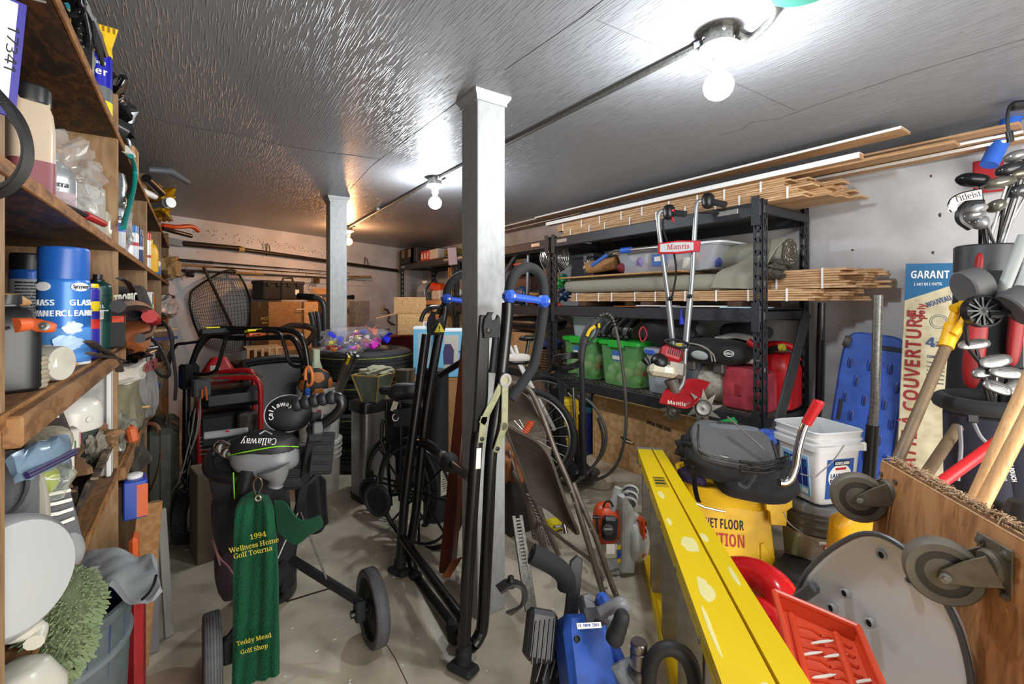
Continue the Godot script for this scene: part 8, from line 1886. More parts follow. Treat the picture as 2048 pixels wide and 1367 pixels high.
	for k in 2:
		solo("wood_strip", ["thin wooden strip standing on the far rack beside the tape roll", "second thin wooden strip on the far rack"][k], "strip", mb().box(V(2.82,1.637,-5.481) + V(0, 0.0, -0.06 * k), V(0.02, 0.34, 0.025), V(0, 0, 2), 0.002), M.handle)

func tiller():
	var o = thing("garden_tiller", "small red garden tiller with silver handles hooked over the near rack", "tiller", V(2.5, 0.7, -1.95))
	var tb = mt("#94989a", 0.35, 0.6)
	wp(o, "left_handle", mb().tube(curve([V(2.493,1.923,-1.861),V(2.469,1.929,-1.878),V(2.456,1.897,-1.887),V(2.458,1.807,-1.885),V(2.477,1.637,-1.872),V(2.509,1.354,-1.85),V(2.519,1.228,-1.843),V(2.532,1.067,-1.834)], 5), 0.0145, 10), tb)
	wp(o, "right_handle", mb().tube(curve([V(2.615,1.975,-1.655),V(2.584,1.972,-1.676),V(2.567,1.941,-1.688),V(2.556,1.76,-1.695),V(2.544,1.49,-1.704),V(2.528,1.294,-1.715),V(2.51,1.077,-1.727),V(2.5,.875,-1.734),V(2.482,.813,-1.747),V(2.452,.766,-1.768)], 5), 0.0145, 10), tb)
	wp(o, "left_sleeve", mb().tube([V(2.509,1.354,-1.85),V(2.519,1.228,-1.843),V(2.532,1.067,-1.834)], 0.019, 10), tb)
	wp(o, "right_sleeve", mb().tube([V(2.533,1.356,-1.711),V(2.523,1.232,-1.718),V(2.508,1.046,-1.729)], 0.019, 10), tb)
	for q in [[V(2.494,1.919,-1.836), V(2.522,1.893,-1.732)], [V(2.607,1.97,-1.636), V(2.631,1.928,-1.534)]]:
		wp(o, "throttle_body", mb().ball(T(q[0]), V(0.035, 0.05, 0.035), 0.1, 2, 1, 16, 10, 0.8), M.black)
		wp(o, "grip", mb().tube([q[0], q[1]], 0.02, 12), M.foam)
	wp(o, "hanging_strap", mb().tube([V(2.564,1.9,-1.69), V(2.7, 1.9, -1.62)], 0.006, 6), M.black)
	wp(o, "red_switch", mb().boxt(T(V(2.481,1.921,-1.796)), V(0.016, 0.016, 0.016), 0.003), M.red)
	wp(o, "trigger", mb().tube([V(2.484,1.882,-1.806),V(2.495,1.85,-1.799)], 0.006, 6), M.red)
	wp(o, "throttle_cable", mb().tube(curve([V(2.484,1.9,-1.843),V(2.46,1.852,-1.859),V(2.481,1.747,-1.845),V(2.515,1.676,-1.821),V(2.531,1.548,-1.81),V(2.521,1.437,-1.818),V(2.505,1.357,-1.829)], 6), 0.0065, 6), M.black)
	var px = TN((V(2.455,1.686,-1.863) + V(2.546,1.687,-1.678)) * 0.5, (V(2.455,1.686,-1.863) - V(2.546,1.687,-1.678)).cross(Vector3.UP) * -1.0) * T(O, V(0, 0, 0))
	if (px.basis.z).dot(V(-1, 0, 0)) < 0.0:
		px = px * T(O, V(0, 180, 0))
	wp(o, "badge_plate", mb().prism(px, [-0.125, -0.035, 0.0, -0.04, 0.125, -0.03, 0.13, 0.035, 0.0, 0.045, -0.125, 0.035], 0.02, 0.004), mt("#b01422", 0.4))
	wp(o, "badge_face", mb().prism(px * T(V(-0.01, 0.002, 0.011)), [-0.1, -0.025, 0.0, -0.029, 0.1, -0.022, 0.1, 0.025, 0.0, 0.031, -0.1, 0.025], 0.003), mt("#b4b6b8", 0.4))
	wp(o, "lettering", mb().text(px * T(V(0.0, 0.004, 0.0135)), "Mantis", 0.03, serif), mt("#b01422", 0.4))
	for p in [V(2.494,1.366,-1.824), V(2.513,1.381,-1.701)]:
		wp(o, "wing_bolt", mb().boxt(T(p, V(0, 30, 20)), V(0.03, 0.02, 0.03), 0.005), M.black)
	wp(o, "carry_handle", mb().tube(curve([V(2.38,1.11,-1.781),V(2.431,1.113,-1.746),V(2.481,1.098,-1.711),V(2.502,1.073,-1.697),V(2.456,1.064,-1.728),V(2.411,1.08,-1.76),V(2.385,1.098,-1.777)], 4, true), 0.008, 8, true), M.black)
	var ex = TN(V(2.426,.99,-1.786), V(-0.6, 0.25, 0.8))
	wp(o, "red_shroud", mb().boxt(ex * T(V(0.012, 0.03, 0), V(0, 0, -18)), V(0.13, 0.10, 0.11), 0.022), mt("#b01c26", 0.4, 0.0, "grime"))
	for k in 7:
		wp(o.get_node("red_shroud"), "shroud_slot", mb().boxt(ex * T(V(0.012, 0.03, 0), V(0, 0, -18)) * T(V(-0.03 + 0.013 * k, 0.012, 0.056)), V(0.006, 0.05, 0.004), 0.001), M.ink)
	wp(o, "starter_housing", mb().lathe(ex * T(V(-0.075, -0.02, 0.05), V(75, 0, 20)), [0.001, 0.035, 0.03, 0.03, 0.05, 0.01, 0.052, -0.03, 0.001, -0.03], 18), M.black)
	wp(o, "fuel_tank", mb().boxt(ex * T(V(-0.055, -0.075, 0.03), V(0, 0, -8)), V(0.17, 0.075, 0.10), 0.022), mt("#c9c2aa", 0.45, 0.0, "grime"))
	wp(o, "tank_cap", mb().lathe(ex * T(V(-0.15, -0.015, 0.03), V(0, 0, 35)), [0.012, -0.03, 0.02, 0.0, 0.021, 0.02, 0.001, 0.022], 16), M.black)
	wp(o, "tank_label", mb().boxt(ex * T(V(-0.03, -0.075, 0.0815), V(0, 0, -8)), V(0.05, 0.035, 0.002)), M.paper)
	wp(o, "engine_block", mb().boxt(ex * T(V(0.03, -0.06, -0.01), V(0, 0, -12)), V(0.12, 0.11, 0.1), 0.02), mt("#8d8880", 0.45, 0.4, "grime"))
	wp(o, "gear_neck", mb().tube([V(2.453,.862,-1.791), V(2.471,.779,-1.767)], [0.045, 0.03], 12), mt("#77736b", 0.5, 0.3, "grime"))
	wp(o, "red_fender", mb().sheet(10, 10, func(u, v): return bez([[V(2.464,.806,-1.821),V(2.526,.844,-1.777),V(2.586,.863,-1.711),V(2.589,.855,-1.612)], [V(2.387,.78,-1.801),V(2.463,.78,-1.748),V(2.499,.794,-1.674),V(2.523,.808,-1.609)], [V(2.317,.735,-1.776),V(2.374,.718,-1.712),V(2.421,.708,-1.655),V(2.447,.745,-1.613)]], u, v), 0.006), mt("#b81c26", 0.42, 0.0, "grime"))
	wp(o, "lettering", mb().text(TN(V(2.38,.738,-1.699), V(-0.6, 0.25, 0.8)) * T(O, V(0, 0, -8)), "Mantis", 0.022, bold, 0.11), mt("#cfc9bd", 0.5))
	for q in [[V(2.499,.714,-1.601), 1.0], [V(2.487,.655,-1.804), 0.7]]:
		var x: Transform3D = TN(q[0], V(-0.7, 0.1, 0.7))
		var poly = []
		for k in 9:
			var g = TAU * k / 9.0
			poly.append_array([cos(g - 0.33) * 0.055 * q[1], sin(g - 0.33) * 0.055 * q[1], cos(g + 0.16) * 0.115 * q[1], sin(g + 0.16) * 0.115 * q[1]])
		wp(o, "tine_star", mb().prism(x, poly, 0.008, 0.002), mt("#6a6660", 0.35, 0.8, "worn", 6))
		wp(o, "tine_hub", mb().lathe(x * T(O, V(90, 0, 0)), [0.045 * q[1], -0.01, 0.05 * q[1], 0.006, 0.04 * q[1], 0.016, 0.02, 0.012, 0.001, 0.018], 22), M.zinc)

func washer():
	var o = thing("pressure_washer", "yellow and black pressure washer standing at the left end of the near rack", "pressure washer", V(2.398,0,-2.61))
	var n = V(-0.55, 0, 0.85)
	wp(o, "yellow_body", mb().boxt(TN(V(2.19,.49,-2.436), n), V(0.11, 0.36, 0.12), 0.02), mt("#d6ae06", 0.4, 0.0, "grime"))
	for k in 7:
		wp(o.get_node("yellow_body"), "body_rib", mb().boxt(TN(V(2.19,.49,-2.436), n) * T(V(0, 0.14 - 0.04 * k, 0.06)), V(0.09, 0.012, 0.008), 0.003), mt("#d6ae06", 0.4))
	wp(o, "rating_plate", mb().boxt(TN(V(2.11,.458,-2.383), n), V(0.06, 0.06, 0.004)), M.ink)
	wp(o, "black_chassis", mb().boxt(TN(V(2.184,.451,-2.538), n), V(0.12, 0.6, 0.12), 0.02), M.matte)
	wp(o, "foot", mb().boxt(TN(V(2.259,.135,-2.449), n), V(0.2, 0.1, 0.2), 0.03), M.matte)
	for k in 5:
		wp(o, "shelf_bracket", mb().boxt(TN(V(2.221,.847,-2.536) + V(0, 0.02 - 0.05 * k, 0), n), V(0.2, 0.012, 0.05), 0.003), M.matte)
	wp(o, "lance", mb().tube([V(2.14,.757,-2.35), V(2.136,.371,-2.316)], 0.011, 10), M.zinc)
	wp(o, "lance_grip", mb().tube([V(2.13,.473,-2.319), V(2.142,.252,-2.312)], 0.019, 10), M.black)
	wp(o, "second_lance", mb().tube([V(2.217,.562,-2.357), V(2.208,.248,-2.338)], 0.014, 10), M.black)
	for k in 4:
		wp(o, "coiled_cord", mb().tube(curve([V(2.053,.932,-2.47) + V(0, -0.012 * k, 0), V(2.011,.979,-2.378) + V(0, -0.012 * k, 0), V(2.075,1.001,-2.309) + V(0, -0.01 * k, 0), V(2.185,.987,-2.318) + V(0, -0.01 * k, 0), V(2.292,.934,-2.427) + V(0, -0.012 * k, 0), V(2.257,.887,-2.511) + V(0, -0.012 * k, 0), V(2.147,.88,-2.527) + V(0, -0.012 * k, 0)], 5, true), 0.0075, 8, true), M.black)
	for k in 6:
		wp(o, "hanging_cable", mb().tube(curve([V(2.068,.834,-2.521) + V(0.008 * k, 0, 0), V(2.052,.845,-2.447) + V(0.008 * k, 0.006 * k, 0), V(2.058,.739,-2.406) + V(0.008 * k, 0, 0), V(2.047,.473,-2.378) + V(0.007 * k, 0, 0), V(2.056,.276,-2.347) + V(0.01 * k, 0.01, 0), V(2.103,.189,-2.29) + V(0.01 * k, 0.012 * k, 0), V(2.175,.252,-2.288) + V(0.008 * k, 0.012 * k, 0)], 6), 0.0065, 6), M.black)
	var hose = mt("#4d4a45", 0.45)
	wp(o, "high_pressure_hose", mb().tube(curve([V(2.219,1.258,-2.173),V(2.266,1.264,-2.14),V(2.296,1.208,-2.12),V(2.329,1.025,-2.097),V(2.356,.759,-2.078),V(2.361,.526,-2.074),V(2.344,.34,-2.098),V(2.325,.208,-2.16),V(2.323,.112,-2.283),V(2.298,.056,-2.422),V(2.239,.081,-2.463)], 6), 0.0105, 10), hose)
	wp(o, "hose_loop", mb().tube(curve([V(2.199,.688,-2.369),V(2.23,.664,-2.287),V(2.27,.575,-2.222),V(2.289,.462,-2.185),V(2.278,.343,-2.193),V(2.248,.252,-2.238),V(2.207,.155,-2.303),V(2.151,.1,-2.342)], 6), 0.0105, 10), hose)
	wp(o, "hose_loop", mb().tube(curve([V(2.317,.538,-2.287),V(2.346,.398,-2.268),V(2.314,.283,-2.265),V(2.236,.19,-2.283),V(2.153,.14,-2.304)], 6), 0.0105, 10), hose)
	for k in 4:
		wp(o, "floor_coil", mb().tube(ringpts(T(V(2.364,0,-2.574) + V(0.02 * k, 0.013 + 0.02 * k, 0.02 * k)), 0.13 - 0.012 * k, 30), 0.0105, 8, true), hose)
	for k in 9:
		wp(o, "strain_coil", mb().tube(ringpts(TY([V(2.197,1.238,-2.188), V(2.214,1.258,-2.176), V(2.23,1.268,-2.165), V(2.247,1.268,-2.154), V(2.263,1.261,-2.142), V(2.277,1.248,-2.133), V(2.288,1.228,-2.125), V(2.296,1.208,-2.12), V(2.301,1.188,-2.116)][k], [V(2.214,1.258,-2.176), V(2.23,1.268,-2.165), V(2.247,1.268,-2.154), V(2.263,1.261,-2.142), V(2.277,1.248,-2.133), V(2.288,1.228,-2.125), V(2.296,1.208,-2.12), V(2.301,1.188,-2.116), V(2.307,1.168,-2.112)][k]), 0.0125, 12), 0.0035, 5, true), M.black)
	o = thing("spray_gun", "black spray gun with a yellow trigger standing on the washer lance", "spray gun", V(2.13,.83,-2.198))
	wp(o, "gun_body", mb().tube(curve([V(2.178,1.225,-2.164),V(2.143,1.176,-2.189),V(2.116,1.11,-2.208),V(2.1,1.028,-2.219),V(2.097,.955,-2.221)], 5), [0.02, 0.022, 0.024, 0.026, 0.028, 0.03, 0.03, 0.03, 0.03, 0.03, 0.03, 0.03, 0.03, 0.028, 0.026, 0.026, 0.025, 0.024, 0.023, 0.022, 0.02], 12), mt("#2b2b2c", 0.6))
	wp(o, "yellow_trigger", mb().tube(curve([V(2.134,1.189,-2.134),V(2.108,1.163,-2.153),V(2.092,1.124,-2.164)], 5), 0.011, 8), mt("#d6b306", 0.4))
	wp(o, "yellow_latch", mb().boxt(T(V(2.17,1.191,-2.134)), V(0.015, 0.03, 0.015), 0.003), mt("#d6b306", 0.4))
	wp(o, "trigger_guard", mb().tube(curve([V(2.187,1.209,-2.159),V(2.181,1.143,-2.162),V(2.149,1.087,-2.185),V(2.116,1.054,-2.208)], 5), 0.009, 8), mt("#2b2b2c", 0.6))
	wp(o, "lance_tube", mb().tube([V(2.097,.962,-2.221),V(2.103,.764,-2.217),V(2.105,.534,-2.215),V(2.111,.205,-2.211)], 0.019, 12), M.matte)

# a bar between far and near ends: [left, right] offsets at each end, top and bottom height
func slab(fa: Vector3, ne: Vector3, w: Vector3, q: Array) -> Mb:
	var r = []
	for k in 2:
		var b: Vector3 = [fa, ne][k] * V(1, 0, 1)
		r.append(PackedVector3Array([b + w * q[k * 2] + V(0, q[4], 0), b + w * q[k * 2 + 1] + V(0, q[4], 0), b + w * q[k * 2 + 1] + V(0, q[5], 0), b + w * q[k * 2] + V(0, q[5], 0)]))
	return mb().loft(r)

func right_front():
	# ------------------------------------------------ yellow step ladder lying on its side
	var fa = V(2.035,.526,-1.704)
	var ne = V(.627,.526,-.234)
	var w = (ne - fa).cross(V(0, 1, 0)).normalized() * -1.0
	var o = thing("step_ladder", "long yellow fibreglass step ladder lying on its side, paint spattered", "ladder", (fa + ne) * V(0.5, 0, 0.5))
	for q in [[0.0, 0.075, 0.0, 0.125, 0.496, 0.526], [0.083, 0.135, 0.134, 0.204, 0.496, 0.526], [0.0, 0.075, 0.0, 0.125, 0.0, 0.03], [0.083, 0.135, 0.134, 0.204, 0.0, 0.03]]:
		wp(o, "rail", slab(fa, ne, w, q), M.yellow)
	for q in [[0.0, 0.004, 0.0, 0.004, 0.47, 0.5], [0.071, 0.075, 0.121, 0.125, 0.47, 0.5], [0.0, 0.004, 0.0, 0.004, 0.03, 0.06]]:
		wp(o, "rail_flange", slab(fa, ne, w, q), M.yellow)
	for k in 6:
		var p = fa.lerp(ne, 0.07 + 0.155 * k) * V(1, 0, 1)
		wp(o, "step", slab(p, p + (ne - fa).normalized() * V(0.028, 0, 0.028), w, [0.006, 0.07 + 0.006 * k, 0.006, 0.07 + 0.006 * k, 0.03, 0.497]), mt("#8c8b88", 0.35, 0.75, "grime"))
		wp(o, "rear_brace", mb().tube([p + w * (0.11 + 0.008 * k) + V(0, 0.02, 0), p + w * (0.11 + 0.008 * k) + V(0, 0.5, 0)], 0.012, 8), M.zinc)
		wp(o, "rung_bolt", mb().tube([p + w * -0.004 + V(0, 0.48, 0), p + w * 0.01 + V(0, 0.48, 0)], 0.008, 8), M.zinc)
	wp(o, "rubber_foot", slab(fa, fa + (fa - ne).normalized() * 0.016, w, [-0.004, 0.138, -0.004, 0.138, 0.44, 0.532]), mt("#77757a", 0.7))
	wp(o, "rubber_foot", slab(fa, fa + (fa - ne).normalized() * 0.016, w, [-0.004, 0.138, -0.004, 0.138, 0.0, 0.09]), mt("#77757a", 0.7))
	wp(o, "warning_label", slab(fa.lerp(ne, 0.2), fa.lerp(ne, 0.26), w, [0.02, 0.075, 0.02, 0.078, 0.5, 0.5264]), mt("#b59a08", 0.5))
	for k in 3:
		wp(o, "label_print", slab(fa.lerp(ne, 0.205 + 0.015 * k), fa.lerp(ne, 0.209 + 0.017 * k), w, [0.025, 0.07, 0.025, 0.07, 0.5, 0.5268]), M.ink)
	for q in [[0.3, 0.03, 0.035, 0.012], [0.42, 0.02, 0.03, 0.008], [0.5, 0.06, 0.05, 0.026], [0.47, 0.12, 0.03, 0.012], [0.62, 0.05, 0.055, 0.02], [0.7, 0.02, 0.08, 0.006], [0.58, 0.15, 0.05, 0.008], [0.8, 0.09, 0.05, 0.014]]:
		wp(o, "paint_smear", mb().ball(TN(fa.lerp(ne, q[0]) * V(1, 0, 1) + w * q[1] + V(0, 0.526, 0), V(0, 1, 0), (ne - fa)), V(q[3], q[2], 0.0012), 0.5, 2, int(q[0] * 100), 18, 8), mt("#e6dc96", 0.55))
	# ------------------------------------------------ mop bucket and the bags on it
	o = thing("mop_bucket", "yellow wheeled mop bucket lettered as a wet floor warning", "mop bucket", V(2.209,0,-1.266) * V(1, 0, 1))
	var n = V(-0.72, 0.12, 0.68)
	var c = V(2.18,.198,-1.263)
	var x = TN(c, n)
	wp(o, "front_panel", mb().prism(x, [-0.18, -0.21, 0.22, -0.21, 0.19, 0.16, 0.15, 0.125, -0.1, 0.14, -0.16, 0.16], 0.03, 0.008), M.mop)
	wp(o, "corner_gusset", mb().prism(x * T(V(0.16, -0.08, 0.012)), [-0.02, -0.12, 0.05, -0.12, 0.04, -0.02, 0.0, 0.06, -0.02, 0.05], 0.02, 0.006), M.mop)
	wp(o, "tub", mb().vessel(TN(c * V(1, 0, 1) - V(-0.72, 0, 0.68) * 0.17, V(-0.72, 0, 0.68)), [[0.07, 0.16, 0.13], [0.1, 0.18, 0.15], [0.34, 0.2, 0.17], [0.42, 0.21, 0.19], [0.42, 0.19, 0.17], [0.12, 0.16, 0.13]], 6.0, 36), M.mop)
	wp(o, "wringer", mb().boxt(TN(V(2.346,.339,-1.318), n), V(0.5, 0.12, 0.2), 0.02), M.mop)
	wp(o, "side_bracket", mb().prism(TN(V(2.303,.37,-1.08), n), [-0.04, -0.09, 0.03, -0.09, 0.035, -0.02, 0.06, 0.0, 0.06, 0.10, -0.06, 0.10, -0.06, -0.02, -0.045, -0.03], 0.03, 0.006), M.mop)
	wp(o, "bracket_bolt", mb().ball(T(V(2.293,.452,-1.051)), V(0.007, 0.007, 0.007), 0, 1, 1, 8, 6), M.zinc)
	wp(o, "wire_bail", mb().tube([V(1.969,.384,-1.311),V(2.015,.36,-1.28),V(2.092,.339,-1.227)], 0.0055, 8), M.steel)
	wp(o, "lettering", mb().text(x * T(V(-0.022, 0.045, 0.016)), "WET FLOOR", 0.046, bold, 0.19), M.ink)
	wp(o, "lettering", mb().text(x * T(V(-0.034, -0.03, 0.016)), "CAUTION", 0.06, bold, 0.215), mt("#a8281e", 0.5))
	for k in 2:
		wp(o, "caster", mb().lathe(T(c * V(1, 0, 1) + V(-0.1 + 0.2 * k, 0.037, -0.1), V(0, 0, 90)), [0.036, -0.015, 0.036, 0.015], 18), M.rubber)
	o = thing("backpack", "worn grey and black backpack lying on the yellow mop bucket", "backpack", V(2.23,.602,-1.252))
	x = TN(V(2.177,.642,-1.228), V(-0.35, 0.72, 0.6)) * T(O, V(0, 0, -12))
	wp(o, "main_bag", mb().ball(x * T(V(0, -0.01, -0.07)), V(0.225, 0.14, 0.075), 0.10, 1.6, 4, 36, 20, 0.6), mt("#202124", 0.85, 0.0, "fab", 6))
	wp(o, "front_pocket", mb().ball(x * T(V(-0.01, 0.0, 0.0)), V(0.195, 0.115, 0.035), 0.05, 1.6, 5, 32, 18, 0.55), mt("#6b6c6e", 0.85, 0.0, "fab", 6))
	wp(o, "grey_yoke", mb().ball(x * T(V(0.0, 0.085, 0.022), V(0, 0, 5)), V(0.13, 0.02, 0.016), 0.1, 1, 2, 24, 12, 0.8), mt("#5c6168", 0.8))
	wp(o, "zip", mb().tube(curve([x * V(-0.17, 0.07, 0.026), x * V(-0.185, -0.04, 0.026), x * V(-0.15, -0.095, 0.026), x * V(0.1, -0.1, 0.026), x * V(0.18, -0.08, 0.024), x * V(0.185, 0.05, 0.022)], 6), 0.005, 6), M.black)
	wp(o, "zip_pull", mb().ball(x * T(V(-0.07, -0.088, 0.03)), V(0.025, 0.008, 0.005)), M.zinc)
	wp(o, "side_strap", mb().tube(curve([V(2.112,.602,-1.115),V(2.128,.556,-1.104),V(2.112,.516,-1.115),V(2.093,.493,-1.128),V(2.065,.509,-1.148)], 6), 0.013, 6, false, 0.35), mt("#38393c", 0.8))
	wp(o, "hanging_strap", mb().tube(curve([V(1.953,.545,-1.298),V(1.957,.462,-1.295),V(1.969,.403,-1.287),V(1.977,.395,-1.282)], 6), 0.014, 6, false, 0.35), M.black)
	wp(o, "carry_loop", mb().tube(curve([V(2.143,.722,-1.312),V(2.168,.737,-1.295),V(2.23,.732,-1.252),V(2.292,.714,-1.21)], 5), 0.009, 6), M.black)
	wp(o, "loose_straps", lump(V(2.055,.589,-1.374) + V(0, -0.07, 0), V(0.06, 0.07, 0.06), O, 0.6, 6, 3.0), M.cloth)
	o = thing("laptop_bag", "black zipped bag lying under the grey backpack", "bag", V(2.292,.476,-1.21))
	wp(o, "body", mb().ball(TN(V(2.272,.492,-1.187), V(-0.4, 0.85, 0.5)) * T(O, V(0, 0, -10)), V(0.19, 0.13, 0.065), 0.10, 1.4, 7, 36, 20, 0.6), M.cloth)
	for k in 3:
		wp(o, "zip_line", mb().tube(curve([V(2.035,.623,-1.12) + V(0, -0.022 * k, 0), V(2.139,.61,-1.06) + V(0, -0.022 * k, 0), V(2.257,.632,-1.015) + V(0, -0.022 * k, 0)], 5), 0.006, 6), M.black)
	solo("green_bag", "green cloth with a black emblem sticking out behind the backpack", "cloth", mb().sheet(8, 5, func(u, v): return bez([[V(2.186,.647,-1.429),V(2.26,.705,-1.378),V(2.342,.737,-1.321)], [V(2.157,.634,-1.376),V(2.225,.69,-1.329),V(2.301,.721,-1.276)]], v, u), 0.006), mt("#0f8a3a", 0.6))
	solo("grey_ruler", "pale grey metal strip lying across the backpack", "strip", mb().tube([V(2.084,.8,-1.207), V(2.166,.664,-1.078)], 0.012, 6, false, 0.3), mt("#8d8688", 0.35, 0.4))
	solo("blue_cloth", "blue cloth corner between the bag and the white tub", "cloth", lump(V(2.498,.589,-1.212), V(0.045, 0.04, 0.045), O, 0.4, 8), mt("#3c5fb8", 0.9))
	solo("floral_cloth", "blue and purple patterned cloth at the left of the mop bucket", "cloth", lump(V(2.12,.407,-1.426) + V(0, -0.06, 0), V(0.05, 0.07, 0.06), O, 0.4, 9), mt("#5a6fb0", 0.8, 0.0, "candy", 4))
	o = thing("wringer_lever", "chrome wringer lever with a red rubber grip", "lever", V(2.226,.682,-.951))
	wp(o, "tube", mb().tube(curve([V(2.252,.812,-.933),V(2.234,.754,-.946),V(2.219,.682,-.956),V(2.21,.615,-.962),V(2.193,.559,-.974),V(2.171,.537,-.989),V(2.149,.539,-1.004)], 6), 0.0175, 14), M.chrome)
	wp(o, "red_grip", mb().tube([V(2.248,.801,-.935), V(2.263,.906,-.889), V(2.264,.912,-.888)], [0.021, 0.024, 0.018], 14), mt("#c01a22", 0.4))
	# ------------------------------------------------ pails
	var pb = V(2.542,.359,-1.012) * V(1, 0, 1)
	o = bucket("grey lidded pail of drywall primer under the white detergent tub", pb, mt("#77786f", 0.4, 0.0, "grime"))
	part(o, "lid", mb().lathe(T(V(0, 0.37, 0)), [0.001, 0.003, 0.14, 0.003, 0.15, 0.012, 0.157, 0.008, 0.158, -0.024, 0.153, -0.025, 0.153, 0.0], 36, false), mt("#84858a", 0.4, 0.0, "grime"))
	part(o, "paper_label", mb().lathe(T(), [0.131, 0.03, 0.1335, 0.03, 0.1465, 0.235, 0.144, 0.235], 40, false), mt("#c3bda6", 0.6, 0.0, "grime"))
	var cn = towards_cam(pb)
	part(o, "green_print", mb().boxt(TN(cn.rotated(Vector3.UP, -0.75) * 0.139 + V(0, 0.13, 0), cn.rotated(Vector3.UP, -0.75) + V(0, -0.06, 0)), V(0.09, 0.18, 0.012)), mt("#a3a67a", 0.6))
	var ln = cn.rotated(Vector3.UP, 0.42)
	part(o, "lettering", mb().text(TN(ln * 0.1455 + V(0, 0.135, 0), ln + V(0, -0.06, 0)), "PVA DRYWALL", 0.022, bold, 0.105, 0.145), M.ink)
	part(o, "red_oval", mb().ball(TN(ln * 0.144 + V(0, 0.195, 0), ln + V(0, -0.06, 0)), V(0.034, 0.019, 0.006)), mt("#b5262a", 0.5))
	part(o, "white_oval", mb().ball(TN(ln * 0.146 + V(0, 0.195, 0), ln + V(0, -0.06, 0)), V(0.03, 0.015, 0.006)), M.clean)
	part(o, "lettering", mb().text(TN(ln * 0.1525 + V(0, 0.195, 0), ln + V(0, -0.06, 0)), "Glidden", 0.012, bold, 0.045), mt("#b5262a", 0.5))
	wp(o, "wire_bail", mb().tube(curve([V(2.166,.405,-.993),V(2.186,.358,-.979),V(2.245,.302,-.938),V(2.3,.266,-.9)], 6), 0.003, 6), M.steel)
	wp(o, "bail_grip", mb().tube([V(2.277,.277,-.891),V(2.328,.273,-.856)], 0.007, 8), M.clean)
	var tb = pb + V(0.01, 0.386, 0.0)
	o = thing("detergent_tub", "white square laundry detergent tub with blue labels, open on top", "tub", tb, V(0, -22, 0))
	part(o, "tub", mb().vessel(T(), [[0, 0.105, 0.105], [0.008, 0.112, 0.112], [0.255, 0.132, 0.132], [0.258, 0.146, 0.146], [0.285, 0.147, 0.147], [0.288, 0.136, 0.136], [0.30, 0.137, 0.137], [0.303, 0.142, 0.142], [0.312, 0.142, 0.142], [0.315, 0.137, 0.137], [0.335, 0.139, 0.139], [0.345, 0.145, 0.145], [0.35, 0.142, 0.142], [0.345, 0.134, 0.134], [0.02, 0.10, 0.10]], 7.0, 56), mt("#d4d6d8", 0.35))
	for k in 2:
		var f = T(V(0, 0.125, 0), V(0, [-90, 0][k], 0)) * T(V([0.0, 0.0][k], 0, 0.1225), V(5, 0, 0))
		part(o, "label", mb().boxt(f, V([0.15, 0.15][k], 0.19, 0.003)), mt(["#7fb4d4", "#1d4f9c"][k], 0.45))
		if k == 1:
			part(o, "white_disc", mb().ball(f * T(V(0, 0.01, 0.0012)), V(0.068, 0.062, 0.0015)), M.clean)
			part(o, "lettering", mb().text(f * T(V(0, 0.017, 0.0035)), "LAUNDRY", 0.02, bold, 0.115), mt("#1b2f6e", 0.5))
			part(o, "lettering", mb().text(f * T(V(0, -0.008, 0.0035)), "DETERGENT", 0.017, bold, 0.115), mt("#1b2f6e", 0.5))
			part(o, "black_band", mb().boxt(f * T(V(0.005, 0.077, 0.002)), V(0.09, 0.024, 0.003)), M.ink)
			part(o, "lettering", mb().text(f * T(V(0.005, 0.077, 0.004)), "KIRKLAND", 0.014, bold, 0.08), M.clean)
			part(o, "red_band", mb().boxt(f * T(V(0, 0.05, 0.003)), V(0.06, 0.011, 0.003)), mt("#b5262a", 0.5))
		else:
			for j in 4:
				part(o, "picture", mb().boxt(f * T(V(-0.052 + 0.035 * j, 0.015, 0.002)), V(0.028, 0.13, 0.002)), mt("#2b2f86", 0.45))
				part(o, "picture_top", mb().ball(f * T(V(-0.052 + 0.035 * j, 0.055, 0.003)), V(0.011, 0.016, 0.002)), mt(["#4fae4a", "#d6dade", "#4fae4a", "#1d4f7c"][j], 0.5))
			part(o, "bar_code", mb().boxt(f * T(V(0.045, -0.075, 0.002)), V(0.03, 0.022, 0.002)), M.paper)
	wp(o, "wire_bail", mb().tube(curve([V(2.365,.711,-.83),V(2.323,.64,-.859),V(2.277,.589,-.891),V(2.256,.571,-.906),V(2.205,.585,-.941)], 6), 0.0028, 6), M.zinc)
	part(o, "bail_lug", mb().box(V(0.128, 0.272, 0.128), V(0.03, 0.04, 0.03), V(0, 45, 0), 0.005), M.clean)
	# ------------------------------------------------ red inflatable, tray, grey dish, dolly
	o = thing("inflatable_ring", "shiny red inflatable ring behind the yellow ladder", "pool toy", V(1.722,0,-.872))
	var red = mt("#c8181c", 0.14)
	wp(o, "upper_tube", mb().tube(curve([V(1.727,.192,-1.053),V(1.78,.242,-1.017),V(1.81,.268,-.935),V(1.794,.264,-.849),V(1.758,.22,-.801),V(1.688,.147,-.777)], 8), 0.066, 24), red)
	wp(o, "lower_tube", mb().tube(curve([V(1.648,.165,-.926),V(1.659,.227,-.857),V(1.652,.208,-.802),V(1.57,.189,-.737),V(1.523,.133,-.708)], 8), 0.056, 22), red)
	o = thing("paint_tray", "orange plastic paint roller tray with white paint streaks", "paint tray", V(1.425,.354,-.533))
	var q4 = [[V(1.329,.539,-.633),V(1.347,.536,-.539),V(1.359,.535,-.447)], [V(1.198,.514,-.54),V(1.216,.517,-.455),V(1.235,.529,-.37)], [V(1.058,.499,-.452),V(1.098,.507,-.384),V(1.124,.533,-.303)]]
	var orange = mt("#d94a28", 0.38)
	var tn = (q4[0][2] - q4[0][0]).cross(q4[2][0] - q4[0][0]).normalized() * -1.0
	if tn.y < 0.0:
		tn = -tn
